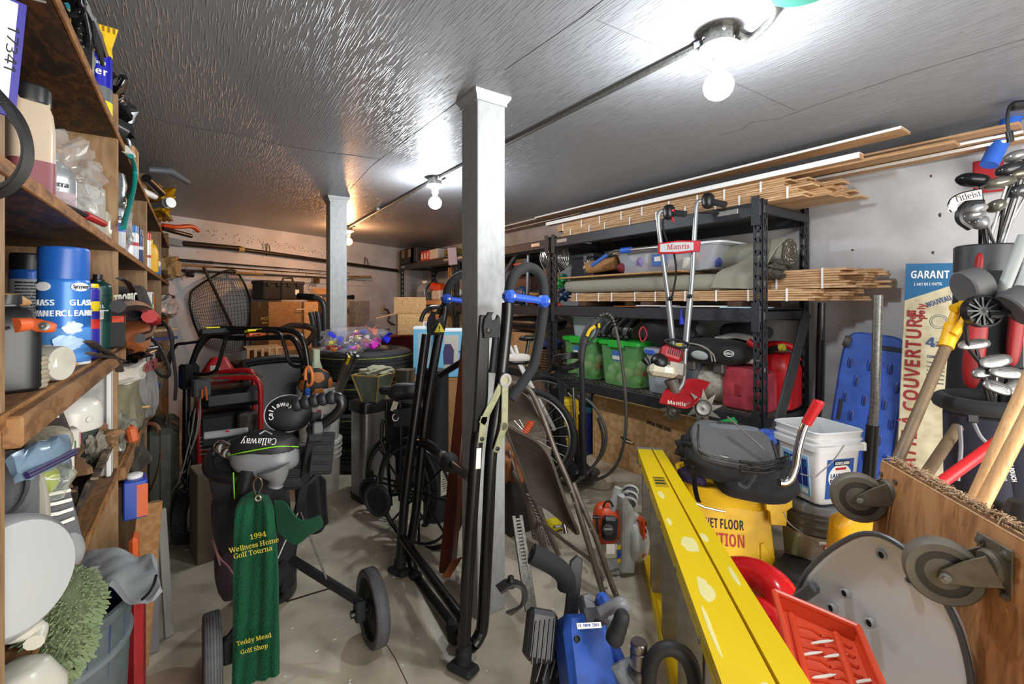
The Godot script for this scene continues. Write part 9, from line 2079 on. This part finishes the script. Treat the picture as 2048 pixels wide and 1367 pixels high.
	wp(o, "tray_floor", mb().sheet(10, 10, func(u, v): return bez(q4, 0.04 + 0.96 * u, 0.06 + 0.88 * v) - tn * 0.035, 0.004), orange)
	for l in [[0.0, 0.0, 0.0, 1.0], [0.0, 1.0, 1.0, 1.0], [0.0, 0.0, 1.0, 0.0]]:
		wp(o, "tray_wall", mb().sheet(3, 12, func(u, v): return bez(q4, clampf(lerpf(l[0], l[2], v) * 0.999 + (0.04 * u if l[0] == l[2] else 0.0), 0, 1), clampf(lerpf(l[1], l[3], v) + (0.06 * u * (1 if l[1] < 0.5 else -1) if l[1] == l[3] else 0.0), 0, 1)) - tn * 0.035 * u, 0.004), orange)
	var rim = []
	for k in 11: rim.append(bez(q4, 1.0 - k / 10.0, 0.0))
	for k in 11: rim.append(bez(q4, 0.0, k / 10.0))
	for k in 11: rim.append(bez(q4, k / 10.0, 1.0))
	wp(o, "rolled_rim", mb().tube(rim, 0.008, 8), orange)
	for k in 8:
		for s in 2:
			wp(o, "chevron_rib", mb().tube([bez(q4, 0.16 + 0.1 * k, 0.22 if s == 0 else 0.86) - tn * 0.032, bez(q4, 0.13 + 0.1 * k, 0.42 if s == 0 else 0.62) - tn * 0.032, bez(q4, 0.16 + 0.1 * k, 0.52) - tn * 0.032], 0.0055, 6), orange)
	for v in [0.18, 0.72]:
		wp(o, "long_ridge", mb().tube([bez(q4, 0.08, v) - tn * 0.03, bez(q4, 0.98, v) - tn * 0.03], 0.009, 8), orange)
	for k in 6:
		wp(o, "paint_streak", mb().ball(TN(bez(q4, 0.25 + 0.09 * k, [0.5, 0.62, 0.3, 0.85, 0.4, 0.92][k]) - tn * 0.026, tn) * T(O, V(0, 0, -50)), V(0.004, 0.03, 0.002), 0.4, 3, k, 12, 6), M.paper)
	o = thing("plastic_dish", "large pale grey round dish with bolt holes leaning on the plywood dolly", "dish", V(1.803,0,-.588) * V(1, 0, 1))
	var ol = curve([V(1.47,.521,-.624),V(1.471,.62,-.57),V(1.466,.706,-.498),V(1.458,.74,-.446),V(1.445,.743,-.396),V(1.427,.723,-.349),V(1.411,.686,-.312),V(1.394,.639,-.279),V(1.38,.593,-.26),V(1.365,.529,-.246),V(1.352,.447,-.245),V(1.338,.346,-.262),V(1.331,.237,-.305),V(1.333,.136,-.376),V(1.35,.075,-.472),V(1.377,.09,-.557),V(1.406,.169,-.613),V(1.432,.282,-.639),V(1.454,.403,-.643)], 3, true)
	var mid = O
	for p in ol:
		mid += p / ol.size()
	var dn = (ol[12] - ol[0]).cross(ol[30] - ol[0]).normalized()
	if dn.x > 0.0:
		dn = -dn
	var rings = []
	for q in [[0.985, -0.03], [1.0, -0.012], [0.99, 0.0], [0.965, 0.0], [0.95, -0.012], [0.6, -0.022], [0.02, -0.026]]:
		var r = PackedVector3Array()
		for p in ol:
			r.append(mid + (p - mid) * q[0] + dn * q[1])
		rings.append(r)
	wp(o, "dish", mb().loft(rings), mt("#ced1d4", 0.35))
	var rim0 = []
	for p in ol:
		rim0.append(p)
	wp(o, "dark_rim", mb().tube(rim0, 0.007, 8, true), mt("#4d5054", 0.4))
	for p in [V(1.446,.695,-.431),V(1.423,.67,-.367),V(1.444,.554,-.512),V(1.42,.519,-.449),V(1.443,.497,-.544)]:
		var hx = TN(p - dn * 0.014, dn)
		wp(o, "bolt_hole", mb().lathe(hx * T(O, V(90, 0, 0)), [0.012, -0.004, 0.012, 0.008, 0.009, 0.009, 0.008, 0.002], 20, false), mt("#a3a6a8", 0.35))
		wp(o, "hole", mb().lathe(hx * T(V(0, 0, 0.003), V(90, 0, 0)), [0.0085, 0, 0.001, 0.001], 16), M.ink)
	wp(o, "mount_bracket", mb().boxt(TN([V(1.459,.505,-.599)][0] + dn * 0.012, dn) * T(O, V(0, 0, -35)), V(0.03, 0.09, 0.03), 0.008), mt("#4d5054", 0.4))
	o = thing("plywood_dolly", "thick plywood dolly standing on edge with two big casters and carpet trim", "dolly", V(1.49,.629,-.305) * V(1, 0, 1))
	var ta = V(1.662,.876,-.49)
	var tz = V(1.368,.861,-.17)
	tz = tz + (tz - ta) * 0.7
	dn = (tz - ta).cross(V(0, 1, 0)).normalized()
	if dn.x > 0.0:
		dn = -dn
	var low = dn * 0.1
	var bd = []
	for e in [ta, tz]:
		var b: Vector3 = e * V(1, 0, 1) + low
		bd.append(PackedVector3Array([b, e, e - dn * 0.04, b - dn * 0.04]))
	wp(o, "panel", mb().loft(bd), M.dolly)
	for k in 4:
		var y = -0.006 * k
		wp(o, "ply_layer", mb().tube([ta - dn * (0.004 + 0.01 * k) + V(0, 0.0015, 0), tz - dn * (0.004 + 0.01 * k) + V(0, 0.0015, 0)], 0.003, 4), [M.handle, mt("#6b4426", 0.8)][k % 2])
	var rng = RandomNumberGenerator.new()
	rng.seed = 2
	var fr = mb()
	for k in 700:
		var p = ta.lerp(tz, rng.randf()) - dn * rng.randf_range(0.022, 0.045)
		fr.tube([p, p + V(rng.randfn(0, 0.005), rng.randf_range(0.004, 0.016), rng.randfn(0, 0.005)), p + V(rng.randfn(0, 0.01), rng.randf_range(0.002, 0.018), rng.randfn(0, 0.01))], 0.0012, 3)
	wp(o, "carpet_fringe", fr, mt("#a58a6e", 1.0)).set_meta("kind", "stuff")
	var cm = mt("#756c5e", 0.45, 0.4, "grime", 4)
	for q in [[V(1.649,.8,-.45), V(1.601,.773,-.527)], [V(1.405,.782,-.206), V(1.365,.749,-.292)]]:
		var m: Vector3 = q[0]
		var wc: Vector3 = q[1]
		var fx = TN(m + dn * 0.014, dn)
		var plate = wp(o, "caster_plate", mb().boxt(fx, V(0.085, 0.115, 0.006), 0.002), cm)
		for j in 4:
			wp(plate, "plate_bolt", mb().lathe(fx * T(V([-0.03, 0.03, 0.03, -0.03][j], [0.042, 0.042, -0.042, -0.042][j], 0.003), V(90, 0, 0)), [0.011, 0, 0.011, 0.002, 0.007, 0.003, 0.007, 0.008, 0.001, 0.009], 10), M.zinc)
		wp(o, "swivel", mb().lathe(fx * T(O, V(90, 0, 0)), [0.036, 0, 0.036, 0.012, 0.03, 0.018, 0.001, 0.018], 22), cm)
		m += dn * 0.018
		var ax = (wc - m).cross(V(0, 1, 0)).normalized()
		if ax.dot(wc) > 0.0:
			ax = -ax
		var cx = TN(wc, ax) * T(O, V(90, 0, 0))
		var wheel = wp(o, "caster_wheel", mb().lathe(cx, [0.014, -0.02, 0.047, -0.014, 0.049, -0.019, 0.064, -0.02, 0.068, -0.016, 0.0695, 0.0, 0.068, 0.016, 0.064, 0.02, 0.049, 0.019, 0.047, 0.014, 0.014, 0.02], 40), mt("#6b6459", 0.6, 0.0, "grime"))
		wp(wheel, "wheel_core", mb().lathe(cx, [0.001, -0.019, 0.048, -0.0155, 0.048, 0.0155, 0.001, 0.019], 30), mt("#37322c", 0.5, 0.0, "grime"))
		for s in [-1.0, 1.0]:
			var a = m + dn * 0.012 + ax * 0.024 * s
			var b = wc + ax * 0.026 * s
			var l = a.distance_to(b)
			var xd = (b - a) / l
			var zd = (ax - xd * ax.dot(xd)).normalized()
			wp(o, "fork_side", mb().prism(Transform3D(Basis(xd, zd.cross(xd), zd), a), [-0.01, -0.032, l * 0.4, -0.026, l, -0.014, l + 0.014, 0.0, l, 0.015, l * 0.5, 0.026, -0.01, 0.032], 0.005, 0.0015), cm)
		wp(wheel, "axle_bolt", mb().lathe(TN(wc, ax) * T(O, V(90, 0, 0)), [0.006, -0.034, 0.006, 0.03, 0.011, 0.03, 0.011, 0.037, 0.006, 0.038, 0.006, 0.044, 0.001, 0.045], 8), M.zinc)
	solo("rubber_bundle", "folded black rubber bundle lying behind the grey dish", "mat", lump(V(2.284,0,-.975), V(0.13, 0.07, 0.11), V(0, 20, 0), 0.3, 5, 1.5), M.rubber)  # black rubber thing with folds, kind not known
	o = thing("yellow_case", "bright yellow plastic case behind the primer pail", "case", V(2.259,.399,-.745) * V(1, 0, 1))
	part(o, "body", mb().vessel(T(V(0, 0, 0), V(0, 30, 0)), [[0, 0.12, 0.1], [0.30, 0.12, 0.1], [0.42, 0.09, 0.09], [0.46, 0.05, 0.05]], 4.0, 30), mt("#d99a06", 0.4))
	part(o, "rib", mb().box(V(-0.06, 0.33, 0.1), V(0.06, 0.07, 0.03), V(0, -30, 0), 0.008), mt("#d99a06", 0.4))

func golf_corner():
	# leaning on the right wall
	var n = V(-0.97, 0.03, 0.24)
	var o = thing("roof_rake_box", "tall cream and blue printed box lettered in French leaning on the right wall", "box", V(3.175,1.513,-.743) * V(1, 0, 1))
	var x = TN(V(3.157,.998,-.755) * V(1, 0, 1) + V(0, 0.775, 0), n) * T(O, V(0, 0, -2))
	wp(o, "carton", mb().boxt(x * T(V(0, 0, -0.05)), V(0.185, 1.55, 0.1), 0.003), mt("#cfc4a4", 0.6, 0.0, "grime"))
	wp(o, "blue_top", mb().prism(x * T(V(0, 0.69, 0.0007)), [-0.092, -0.115, 0.092, -0.03, 0.092, 0.084, -0.092, 0.084], 0.002), mt("#14608f", 0.5))
	wp(o, "blue_side", mb().boxt(x * T(V(0.093, 0.7, -0.05)), V(0.002, 0.15, 0.1)), mt("#14608f", 0.5))
	var rd = mt("#94282c", 0.6)
	var bl = mt("#2d4a7a", 0.6)
	for q in [["GARANT", 0.005, 0.715, 0.04, 0, 0.15, M.clean], ["L'ART DE L'OUTIL", 0.0, 0.665, 0.014, 2, 0.11, M.clean], ["NOUVEAU", 0.045, 0.575, 0.026, 25, 0.10, bl], ["GRATTE À COUVERTURE", -0.045, 0.05, 0.062, 90, 0.95, rd], ["en", -0.055, 0.50, 0.03, 90, 0.0, rd], ["poly", -0.02, 0.52, 0.03, 90, 0.0, rd], ["4", 0.02, 0.36, 0.05, 0, 0.0, bl], [",2 lb", 0.062, 0.352, 0.026, 0, 0.06, bl], ["CONTIENT", 0.045, 0.285, 0.014, 0, 0.07, bl], ["SANS ENDOMMAGER", 0.03, -0.69, 0.012, 0, 0.1, rd], ["LA SURFACE", 0.02, -0.71, 0.012, 0, 0.08, rd]]:
		wp(o, "lettering", mb().text(x * T(V(q[1], q[2], 0.0022), V(0, 0, q[4])), q[0], q[3], bold if q[3] > 0.013 else thin, q[5]), q[6])
	for k in 12:
		wp(o, "small_print", mb().text(x * T(V(0.045, (0.255 if k < 6 else -0.36) - 0.021 * k, 0.0022)), ["1 lame en poly", "renforce", "1 section", "d'attache de", "aluminium", "quincaillerie", "Ideale pour", "la neige", "les branches", "les feuilles", "sur les toits", "et les auvents"][k], 0.009, thin, 0.068), bl)
	for k in 2:
		wp(o, "seal_ring", mb().tube(ringpts(x * T(V(0.05, 0.47, 0.001), V(90, 0, 0)), 0.036 - 0.008 * k, 26), 0.0014, 5, true), mt("#6f747c", 0.6))
	for k in 5:
		wp(o, "line_drawing", mb().tube([x * V(-0.06 + 0.03 * k, -0.5 - 0.03 * (k % 2), 0.001), x * V(-0.03 + 0.025 * k, -0.56, 0.001), x * V(-0.05 + 0.03 * k, -0.62, 0.001)], 0.0014, 5), bl)
	o = thing("creeper_board", "blue plastic mechanic's creeper board leaning on the right wall", "creeper", V(3.174,1.07,-.987) * V(1, 0, 1))
	x = TN(V(3.132,.67,-1.016) * V(1, 0, 1) + V(0, 0.585, 0), V(-0.95, 0.10, 0.3)) * T(O, V(0, 0, -7))
	var bm = mt("#2e57b4", 0.4, 0.0, "grime")
	var pl = []
	for k in 24:
		var g = TAU * (k + 0.5) / 24.0
		pl.append_array([signf(cos(g)) * pow(absf(cos(g)), 0.35) * 0.15, signf(sin(g)) * pow(absf(sin(g)), 0.25) * 0.585])
	wp(o, "board", mb().prism(x, pl, 0.04, 0.01), bm)
	for k in 27:
		var p = V(-0.09 + 0.09 * (k % 3) + (0.03 if (k / 3) % 2 else -0.01), 0.40 - 0.1 * (k / 3), 0.019)
		wp(o, "slot_edge_shade", mb().ball(x * T(p), V(0.014, 0.036, 0.006), 0, 1, 1, 14, 8, 0.8), mt("#21449a", 0.4))
		wp(o, "slot_shade", mb().ball(x * T(p + V(0.003, -0.003, 0.003)), V(0.008, 0.028, 0.005), 0, 1, 1, 12, 8, 0.8), mt("#14265c", 0.5))  # shade inside the slots is put into the darker blues
	wp(o, "hand_slot", mb().boxt(x * T(V(0.07, 0.51, 0.015)), V(0.11, 0.035, 0.016), 0.012), mt("#1b1d2a", 0.6))
	wp(o, "side_slot", mb().boxt(x * T(V(-0.115, 0.12, 0.015)), V(0.03, 0.13, 0.016), 0.012), mt("#1b1d2a", 0.6))
	for p in [V(-0.13, 0.52, 0.03), V(-0.15, 0.0, 0.03)]:
		wp(o, "wheel", mb().lathe(x * T(p, V(0, 0, 80)), [0.001, -0.016, 0.03, -0.016, 0.034, 0.0, 0.03, 0.016, 0.001, 0.016], 18), mt("#55524c", 0.5, 0.0, "grime"))
	o = thing("steel_post", "silver adjustable steel post with a black lower sleeve", "post", V(2.665,.502,-.829) * V(1, 0, 1))
	wp(o, "upper_tube", mb().tube([V(2.699,1.378,-.806), V(2.685,.874,-.815), V(2.677,.754,-.821)], 0.019, 16), M.zinc)
	wp(o, "black_sleeve", mb().tube([V(2.677,.754,-.821), V(2.659,.49,-.833), V(2.659,.49,-.833) * V(1, 0, 1)], 0.027, 16), M.black)
	# long handled tools between the dolly and the wall
	o = thing("shovel", "brown handled shovel with a yellow D grip", "shovel", V(1.947,.793,-.536) * V(1, 0, 1))
	wp(o, "shaft", mb().tube([V(2.366,1.195,-.489), V(2.014,.784,-.55), V(1.848,.63,-.568)], 0.018, 12), mt("#6d5a42", 0.5, 0.0, "grime"))
	wp(o, "yellow_socket", mb().tube([V(2.343,1.173,-.492), V(2.374,1.222,-.483), V(2.397,1.256,-.479)], [0.024, 0.027, 0.029], 14), mt("#e0a60c", 0.4))
	wp(o, "grip_fork", mb().tube(curve([V(2.376,1.222,-.482),V(2.38,1.275,-.479),V(2.393,1.317,-.47),V(2.412,1.34,-.457)], 5), 0.014, 10), mt("#e0a60c", 0.4))
	wp(o, "grip_fork", mb().tube(curve([V(2.34,1.224,-.471),V(2.364,1.258,-.453),V(2.383,1.299,-.441),V(2.386,1.329,-.438)], 5), 0.014, 10), mt("#e0a60c", 0.4))
	wp(o, "cross_grip", mb().tube([V(2.367,1.319,-.476),V(2.428,1.344,-.434)], 0.017, 12), mt("#e0a60c", 0.4))
	var i = 0
	for q in [["brown_handle", "short brown wooden tool handle beside the French printed box", [V(2.217,.901,-.434), V(1.965,.775,-.463), V(1.797,.684,-.482)], 0.017, mt("#6d5a42", 0.5, 0.0, "grime")], ["red_pole", "bright red tool handle crossing before the navy golf bag", [V(2.107,.92,-.303), V(1.862,.782,-.413), V(1.758,.718,-.46)], 0.0165, mt("#cf1f26", 0.35)], ["pale_handle", "long pale wooden tool handle, left of the two at the right edge", [V(1.965,1.187,-.219), V(1.747,.807,-.309), V(1.669,.724,-.327)], 0.0155, M.handle], ["pale_handle", "long pale wooden tool handle, right of the two at the right edge", [V(1.825,1.12,-.195), V(1.669,.828,-.279), V(1.603,.748,-.3)], 0.0155, M.handle]]:  # loose handles; which tools they belong to is not known
		solo(q[0], q[1], "tool handle", mb().tube(q[2], q[3], 12), q[4])
	# ------------------------------------------------ the two golf bags
	o = thing("golf_bag", "black and red golf bag full of clubs hung at the right edge", "golf bag", V(2.785,1.14,-.441) * V(1, 0, 1))
	var a = V(2.778,1.582,-.446)
	var b = V(2.756,.927,-.462)
	var bx = TY(b, a)
	var l = a.distance_to(b)
	wp(o, "body", mb().vessel(bx, [[0, 0.12, 0.11], [0.02, 0.125, 0.115], [l * 0.85, 0.105, 0.10]], 2.4, 32), M.cloth)
	wp(o, "collar", mb().vessel(bx, [[l * 0.82, 0.105, 0.1], [l * 0.83, 0.112, 0.107], [l * 0.99, 0.114, 0.109], [l, 0.108, 0.103], [l * 0.99, 0.096, 0.09], [l * 0.8, 0.08, 0.08]], 2.2, 36), mt("#2a2c2f", 0.45))
	for q in [[V(2.547,1.173,-.448), 0.032, 0.17], [V(2.652,1.244,-.351), 0.022, 0.15], [V(2.587,1.492,-.445), 0.012, 0.05]]:
		wp(o, "red_panel", mb().ball(TN(q[0], V(-0.9, 0, 0.4)) * T(O, V(0, 0, -5)), V(q[1], q[2], 0.02), 0.05, 1, 1, 22, 14, 0.7), mt("#b5151c", 0.5, 0.0, "fab", 5))
	solo("red_towel", "red towel hanging between the clubs and the wall", "towel", mb().boxt(TN(V(3.325,1.986,-.536), V(-0.9, 0.1, 0.4)), V(0.115, 0.17, 0.015), 0.006), mt("#c01a24", 0.8, 0.0, "fab", 5))
	for q in [[V(2.651,1.85,-.474),0.055,0.026,"#1c1c1e","black driver leftmost of the clubs in the upper bag"], [V(2.741,1.837,-.411),0.052,0.022,"#77736a","grey fairway wood head facing out of the upper bag"], [V(2.779,1.895,-.385),0.05,0.026,"#3a3a3c","dark driver head high in the upper bag"], [V(2.806,1.87,-.366),0.045,0.02,"#6d6a5c","olive fairway wood at the right edge"], [V(2.804,1.949,-.367),0.045,0.022,"#8d8d8e","silver driver head uppermost at the right edge"], [V(2.659,1.729,-.468),0.04,0.022,"#a9aaac","silver iron head low at the left of the upper bag"], [V(2.653,1.7,-.473),0.04,0.018,"#8d8e90","second silver iron head under the first in the upper bag"], [V(2.676,1.673,-.456),0.026,0.028,"#9b9da0","upright wedge head at the bag collar"], [V(2.731,1.742,-.418),0.03,0.024,"#6f6f64","brassy iron head behind the shafts"], [V(2.813,1.804,-.362),0.04,0.026,"#55565a","dark hybrid head at the right edge"]]:
		i += 1
		var p: Vector3 = q[0]
		var c = thing("golf_club", q[4], "golf club", p)
		wp(c, "head", mb().ball(TN(p, V(-0.8, 0.2, 0.6)) * T(O, V(0, 0, [-12, 6, 14, 8, 10, 12, 8, 70, 20, 10][i - 1])), V(q[1], q[2], 0.035), 0.08, 1.2, i, 22, 14, 0.85), mt(q[3], 0.2, 0.6))
		wp(c, "shaft", mb().tube([p + V(0.01, -0.01, 0.02), bx * V(-0.06 + 0.013 * i, l * 0.9, 0.03 - 0.02 * (i % 4))], 0.006, 8), [M.steel, M.black][i % 2])
	o = thing("golf_visor", "white golf visor with black script lettering hung on the clubs", "visor", V(2.556,1.725,-.478))
	wp(o, "brim", mb().sheet(14, 5, func(u, v): return bez([[V(2.5,1.707,-.518),V(2.466,1.745,-.505),V(2.471,1.768,-.477),V(2.539,1.786,-.43)], [V(2.54,1.717,-.502),V(2.519,1.741,-.492),V(2.518,1.749,-.468),V(2.569,1.753,-.433)]], v, u), 0.006), M.clean)
	wp(o, "black_edge", mb().tube(curve([V(2.498,1.705,-.507),V(2.486,1.729,-.515),V(2.444,1.752,-.496),V(2.465,1.771,-.469),V(2.525,1.787,-.427)], 5), 0.0025, 6), M.black)
	wp(o, "lettering", mb().text(TN(V(2.474,1.755,-.456), V(-0.8, 0.1, 0.6)) * T(O, V(0, 0, 13)), "Titleist", 0.022, serif, 0.085), M.ink)
	wp(o, "dark_band", mb().tube(curve([V(2.655,1.754,-.447),V(2.615,1.754,-.475),V(2.584,1.721,-.496),V(2.581,1.68,-.498),V(2.615,1.649,-.475)], 5), 0.014, 8), M.black)
	o = thing("golf_trolley", "folded grey golf trolley with two ribbed wheels before the red bag", "golf trolley", V(2.44,1.351,-.376))
	for l2 in [[V(2.502,1.589,-.309),V(2.472,1.498,-.33),V(2.434,1.388,-.356),V(2.412,1.342,-.372)], [V(2.484,1.496,-.297),V(2.465,1.424,-.311),V(2.428,1.333,-.336)]]:
		wp(o, "frame_bar", mb().tube(curve(l2, 5), 0.019, 8, false, 0.6), mt("#8e9290", 0.4))
	for q in [[V(2.4,1.404,-.429), V(0.6, 0.25, 0.6)], [V(2.376,1.334,-.299), V(0.4, 0.5, 0.6)]]:
		var wx: Transform3D = TN(q[0], q[1]) * T(O, V(90, 0, 0))
		wp(o, "wheel", mb().lathe(wx, [0.04, -0.03, 0.06, -0.034, 0.066, -0.028, 0.064, -0.02, 0.067, -0.01, 0.065, 0.0, 0.067, 0.01, 0.064, 0.02, 0.066, 0.028, 0.06, 0.034, 0.04, 0.03], 32), mt("#4f4f50", 0.6))
	wp(o, "hub_cap", mb().lathe(TN(V(2.346,1.311,-.393), V(-0.7, 0.1, 0.7)) * T(O, V(90, 0, 0)), [0.058, -0.02, 0.058, 0.012, 0.05, 0.016, 0.048, 0.004, 0.016, 0.006, 0.012, 0.022, 0.001, 0.024], 28), M.black)
	for k in 6:
		wp(o, "hub_rib", mb().boxt(TN(V(2.325,1.312,-.39), V(-0.7, 0.1, 0.7)) * T(O, V(0, 0, 30 * k)), V(0.1, 0.006, 0.012)), M.black)
	wp(o, "black_arm", mb().tube(curve([V(2.332,1.298,-.378),V(2.369,1.301,-.353),V(2.413,1.33,-.322),V(2.45,1.351,-.297)], 5), 0.014, 8), M.black)
	wp(o, "strap", mb().tube(curve([V(2.357,1.305,-.434),V(2.352,1.24,-.438),V(2.364,1.166,-.429),V(2.418,1.101,-.392),V(2.486,1.088,-.345),V(2.532,1.096,-.313)], 6), 0.007, 6), M.black)
	o = thing("golf_bag", "navy golf bag with irons and a ribbed collar below the red bag", "golf bag", V(2.461,.695,-.386) * V(1, 0, 1))
	b = V(2.461,.582,-.386)
	a = V(2.451,.967,-.394)
	bx = TY(b, a)
	l = a.distance_to(b)
	wp(o, "body", mb().vessel(bx, [[-0.4, 0.13, 0.12], [0, 0.145, 0.13], [l * 0.9, 0.14, 0.125]], 2.4, 32), mt("#22243a", 0.7, 0.0, "fab", 8))
	wp(o, "collar", mb().tube(ringpts(bx * T(V(0, l, 0)), 0.135, 36), 0.028, 10, true), M.foam)
	wp(o, "side_pocket", mb().ball(bx * T(V(-0.06, l * 0.35, 0.09)), V(0.07, 0.14, 0.05), 0.05, 1, 1, 22, 14, 0.6), mt("#2a2c40", 0.7, 0.0, "fab", 8))
	for l2 in [[V(2.163,.945,-.386),V(2.183,.894,-.372),V(2.218,.844,-.348),V(2.253,.742,-.324)], [V(2.128,.928,-.411),V(2.131,.844,-.409),V(2.121,.742,-.415)]]:
		wp(o, "grey_piping", mb().tube(curve(l2, 5), 0.006, 6), mt("#77797f", 0.5))
	wp(o, "lettering", mb().text(TN(V(2.237,.808,-.31), V(-0.85, 0.1, 0.5)) * T(O, V(0, 0, -82)), "VALUABLES POUCH", 0.012, bold, 0.12), M.paper)
	wp(o, "buckle", mb().boxt(TN(V(2.149,.954,-.384), V(-0.9, 0.1, 0.4)), V(0.03, 0.03, 0.012), 0.004), M.black)
	i = 0
	for q in [[V(2.376,1.188,-.421), 0.05, 0.02, "grooved wedge head standing highest in the navy bag"], [V(2.412,1.128,-.372), 0.05, 0.024, "broad silver iron head in the middle of the navy bag"], [V(2.416,1.089,-.345), 0.05, 0.022, "silver iron head right of the middle one in the navy bag"], [V(2.402,1.083,-.403), 0.035, 0.02, "small dark iron head at the left of the navy bag"], [V(2.362,1.038,-.358), 0.042, 0.022, "lowest silver iron head at the collar of the navy bag"], [V(2.413,1.038,-.322), 0.04, 0.024, "iron head at the right edge above the navy collar"]]:
		i += 1
		var c = thing("golf_club", q[3], "golf club", q[0])
		wp(c, "head", mb().ball(TN(q[0], V(-0.8, 0.35, 0.6)) * T(O, V(0, 0, [10, 14, -4, 20, -24, 24][i - 1])), V(q[1], q[2], 0.011), 0.06, 1, i, 20, 12, 0.8), mt("#8f8f8d", 0.25, 0.8))
		for k in 4:
			wp(c.get_node("head"), "groove", mb().boxt(TN(q[0], V(-0.8, 0.35, 0.6)) * T(V(0, -0.008 + 0.005 * k, 0.011), V(0, 0, [10, 14, -4, 20, -24, 24][i - 1])), V(0.05, 0.001, 0.002)), M.ink)
		wp(c, "shaft", mb().tube([q[0] + V(0.03, -0.01, 0.0), bx * V(-0.07 + 0.025 * i, l * 0.8, 0.02)], 0.006, 8), [M.steel, M.black][i % 2])
	# at the right edge
	solo("pool_noodle", "blue foam tube leaning on the wall in the upper right corner", "foam tube", mb().tube(curve([V(3.206,2.016,-.515),V(3.25,2.127,-.484),V(3.3,2.249,-.449),V(3.371,2.421,-.4)], 5), 0.036, 18), mt("#2a62c8", 0.6))
	o = thing("power_strip", "black corded power strip hanging in the upper right corner", "lamp cord", V(2.943,2.192,-.393))  # black power strip with its cable, gives no light
	wp(o, "housing", mb().boxt(TN(V(2.97,2.203,-.374), V(-0.8, 0, 0.6)), V(0.09, 0.04, 0.04), 0.012), M.black)
	wp(o, "cord", mb().tube(curve([V(2.943,2.208,-.393),V(2.921,2.19,-.408),V(2.916,2.138,-.412),V(2.921,2.083,-.408),V(2.925,2.046,-.405)], 6), 0.006, 8), M.black)
	wp(o, "plug", mb().tube([V(2.921,2.09,-.408), V(2.927,2.042,-.404)], 0.012, 10), M.black)
	var hs = []
	var hp = curve([V(1.966,.721,-.34),V(1.975,.73,-.31),V(1.954,.733,-.276),V(1.924,.719,-.247),V(1.897,.692,-.23)], 16)
	for k in hp.size():
		hs.append(0.025 if k % 2 else 0.021)
	solo("vacuum_hose", "black ribbed vacuum hose behind the plywood dolly", "hose", mb().tube(hp, hs, 14), M.rubber)
	solo("black_funnel", "black plastic funnel cone at the right edge", "funnel", mb().lathe(T(V(1.757,.77,-.217)), [0.03, 0.06, 0.055, 0.0, 0.07, -0.005, 0.07, -0.012, 0.05, -0.02, 0.001, -0.02], 28), M.matte)
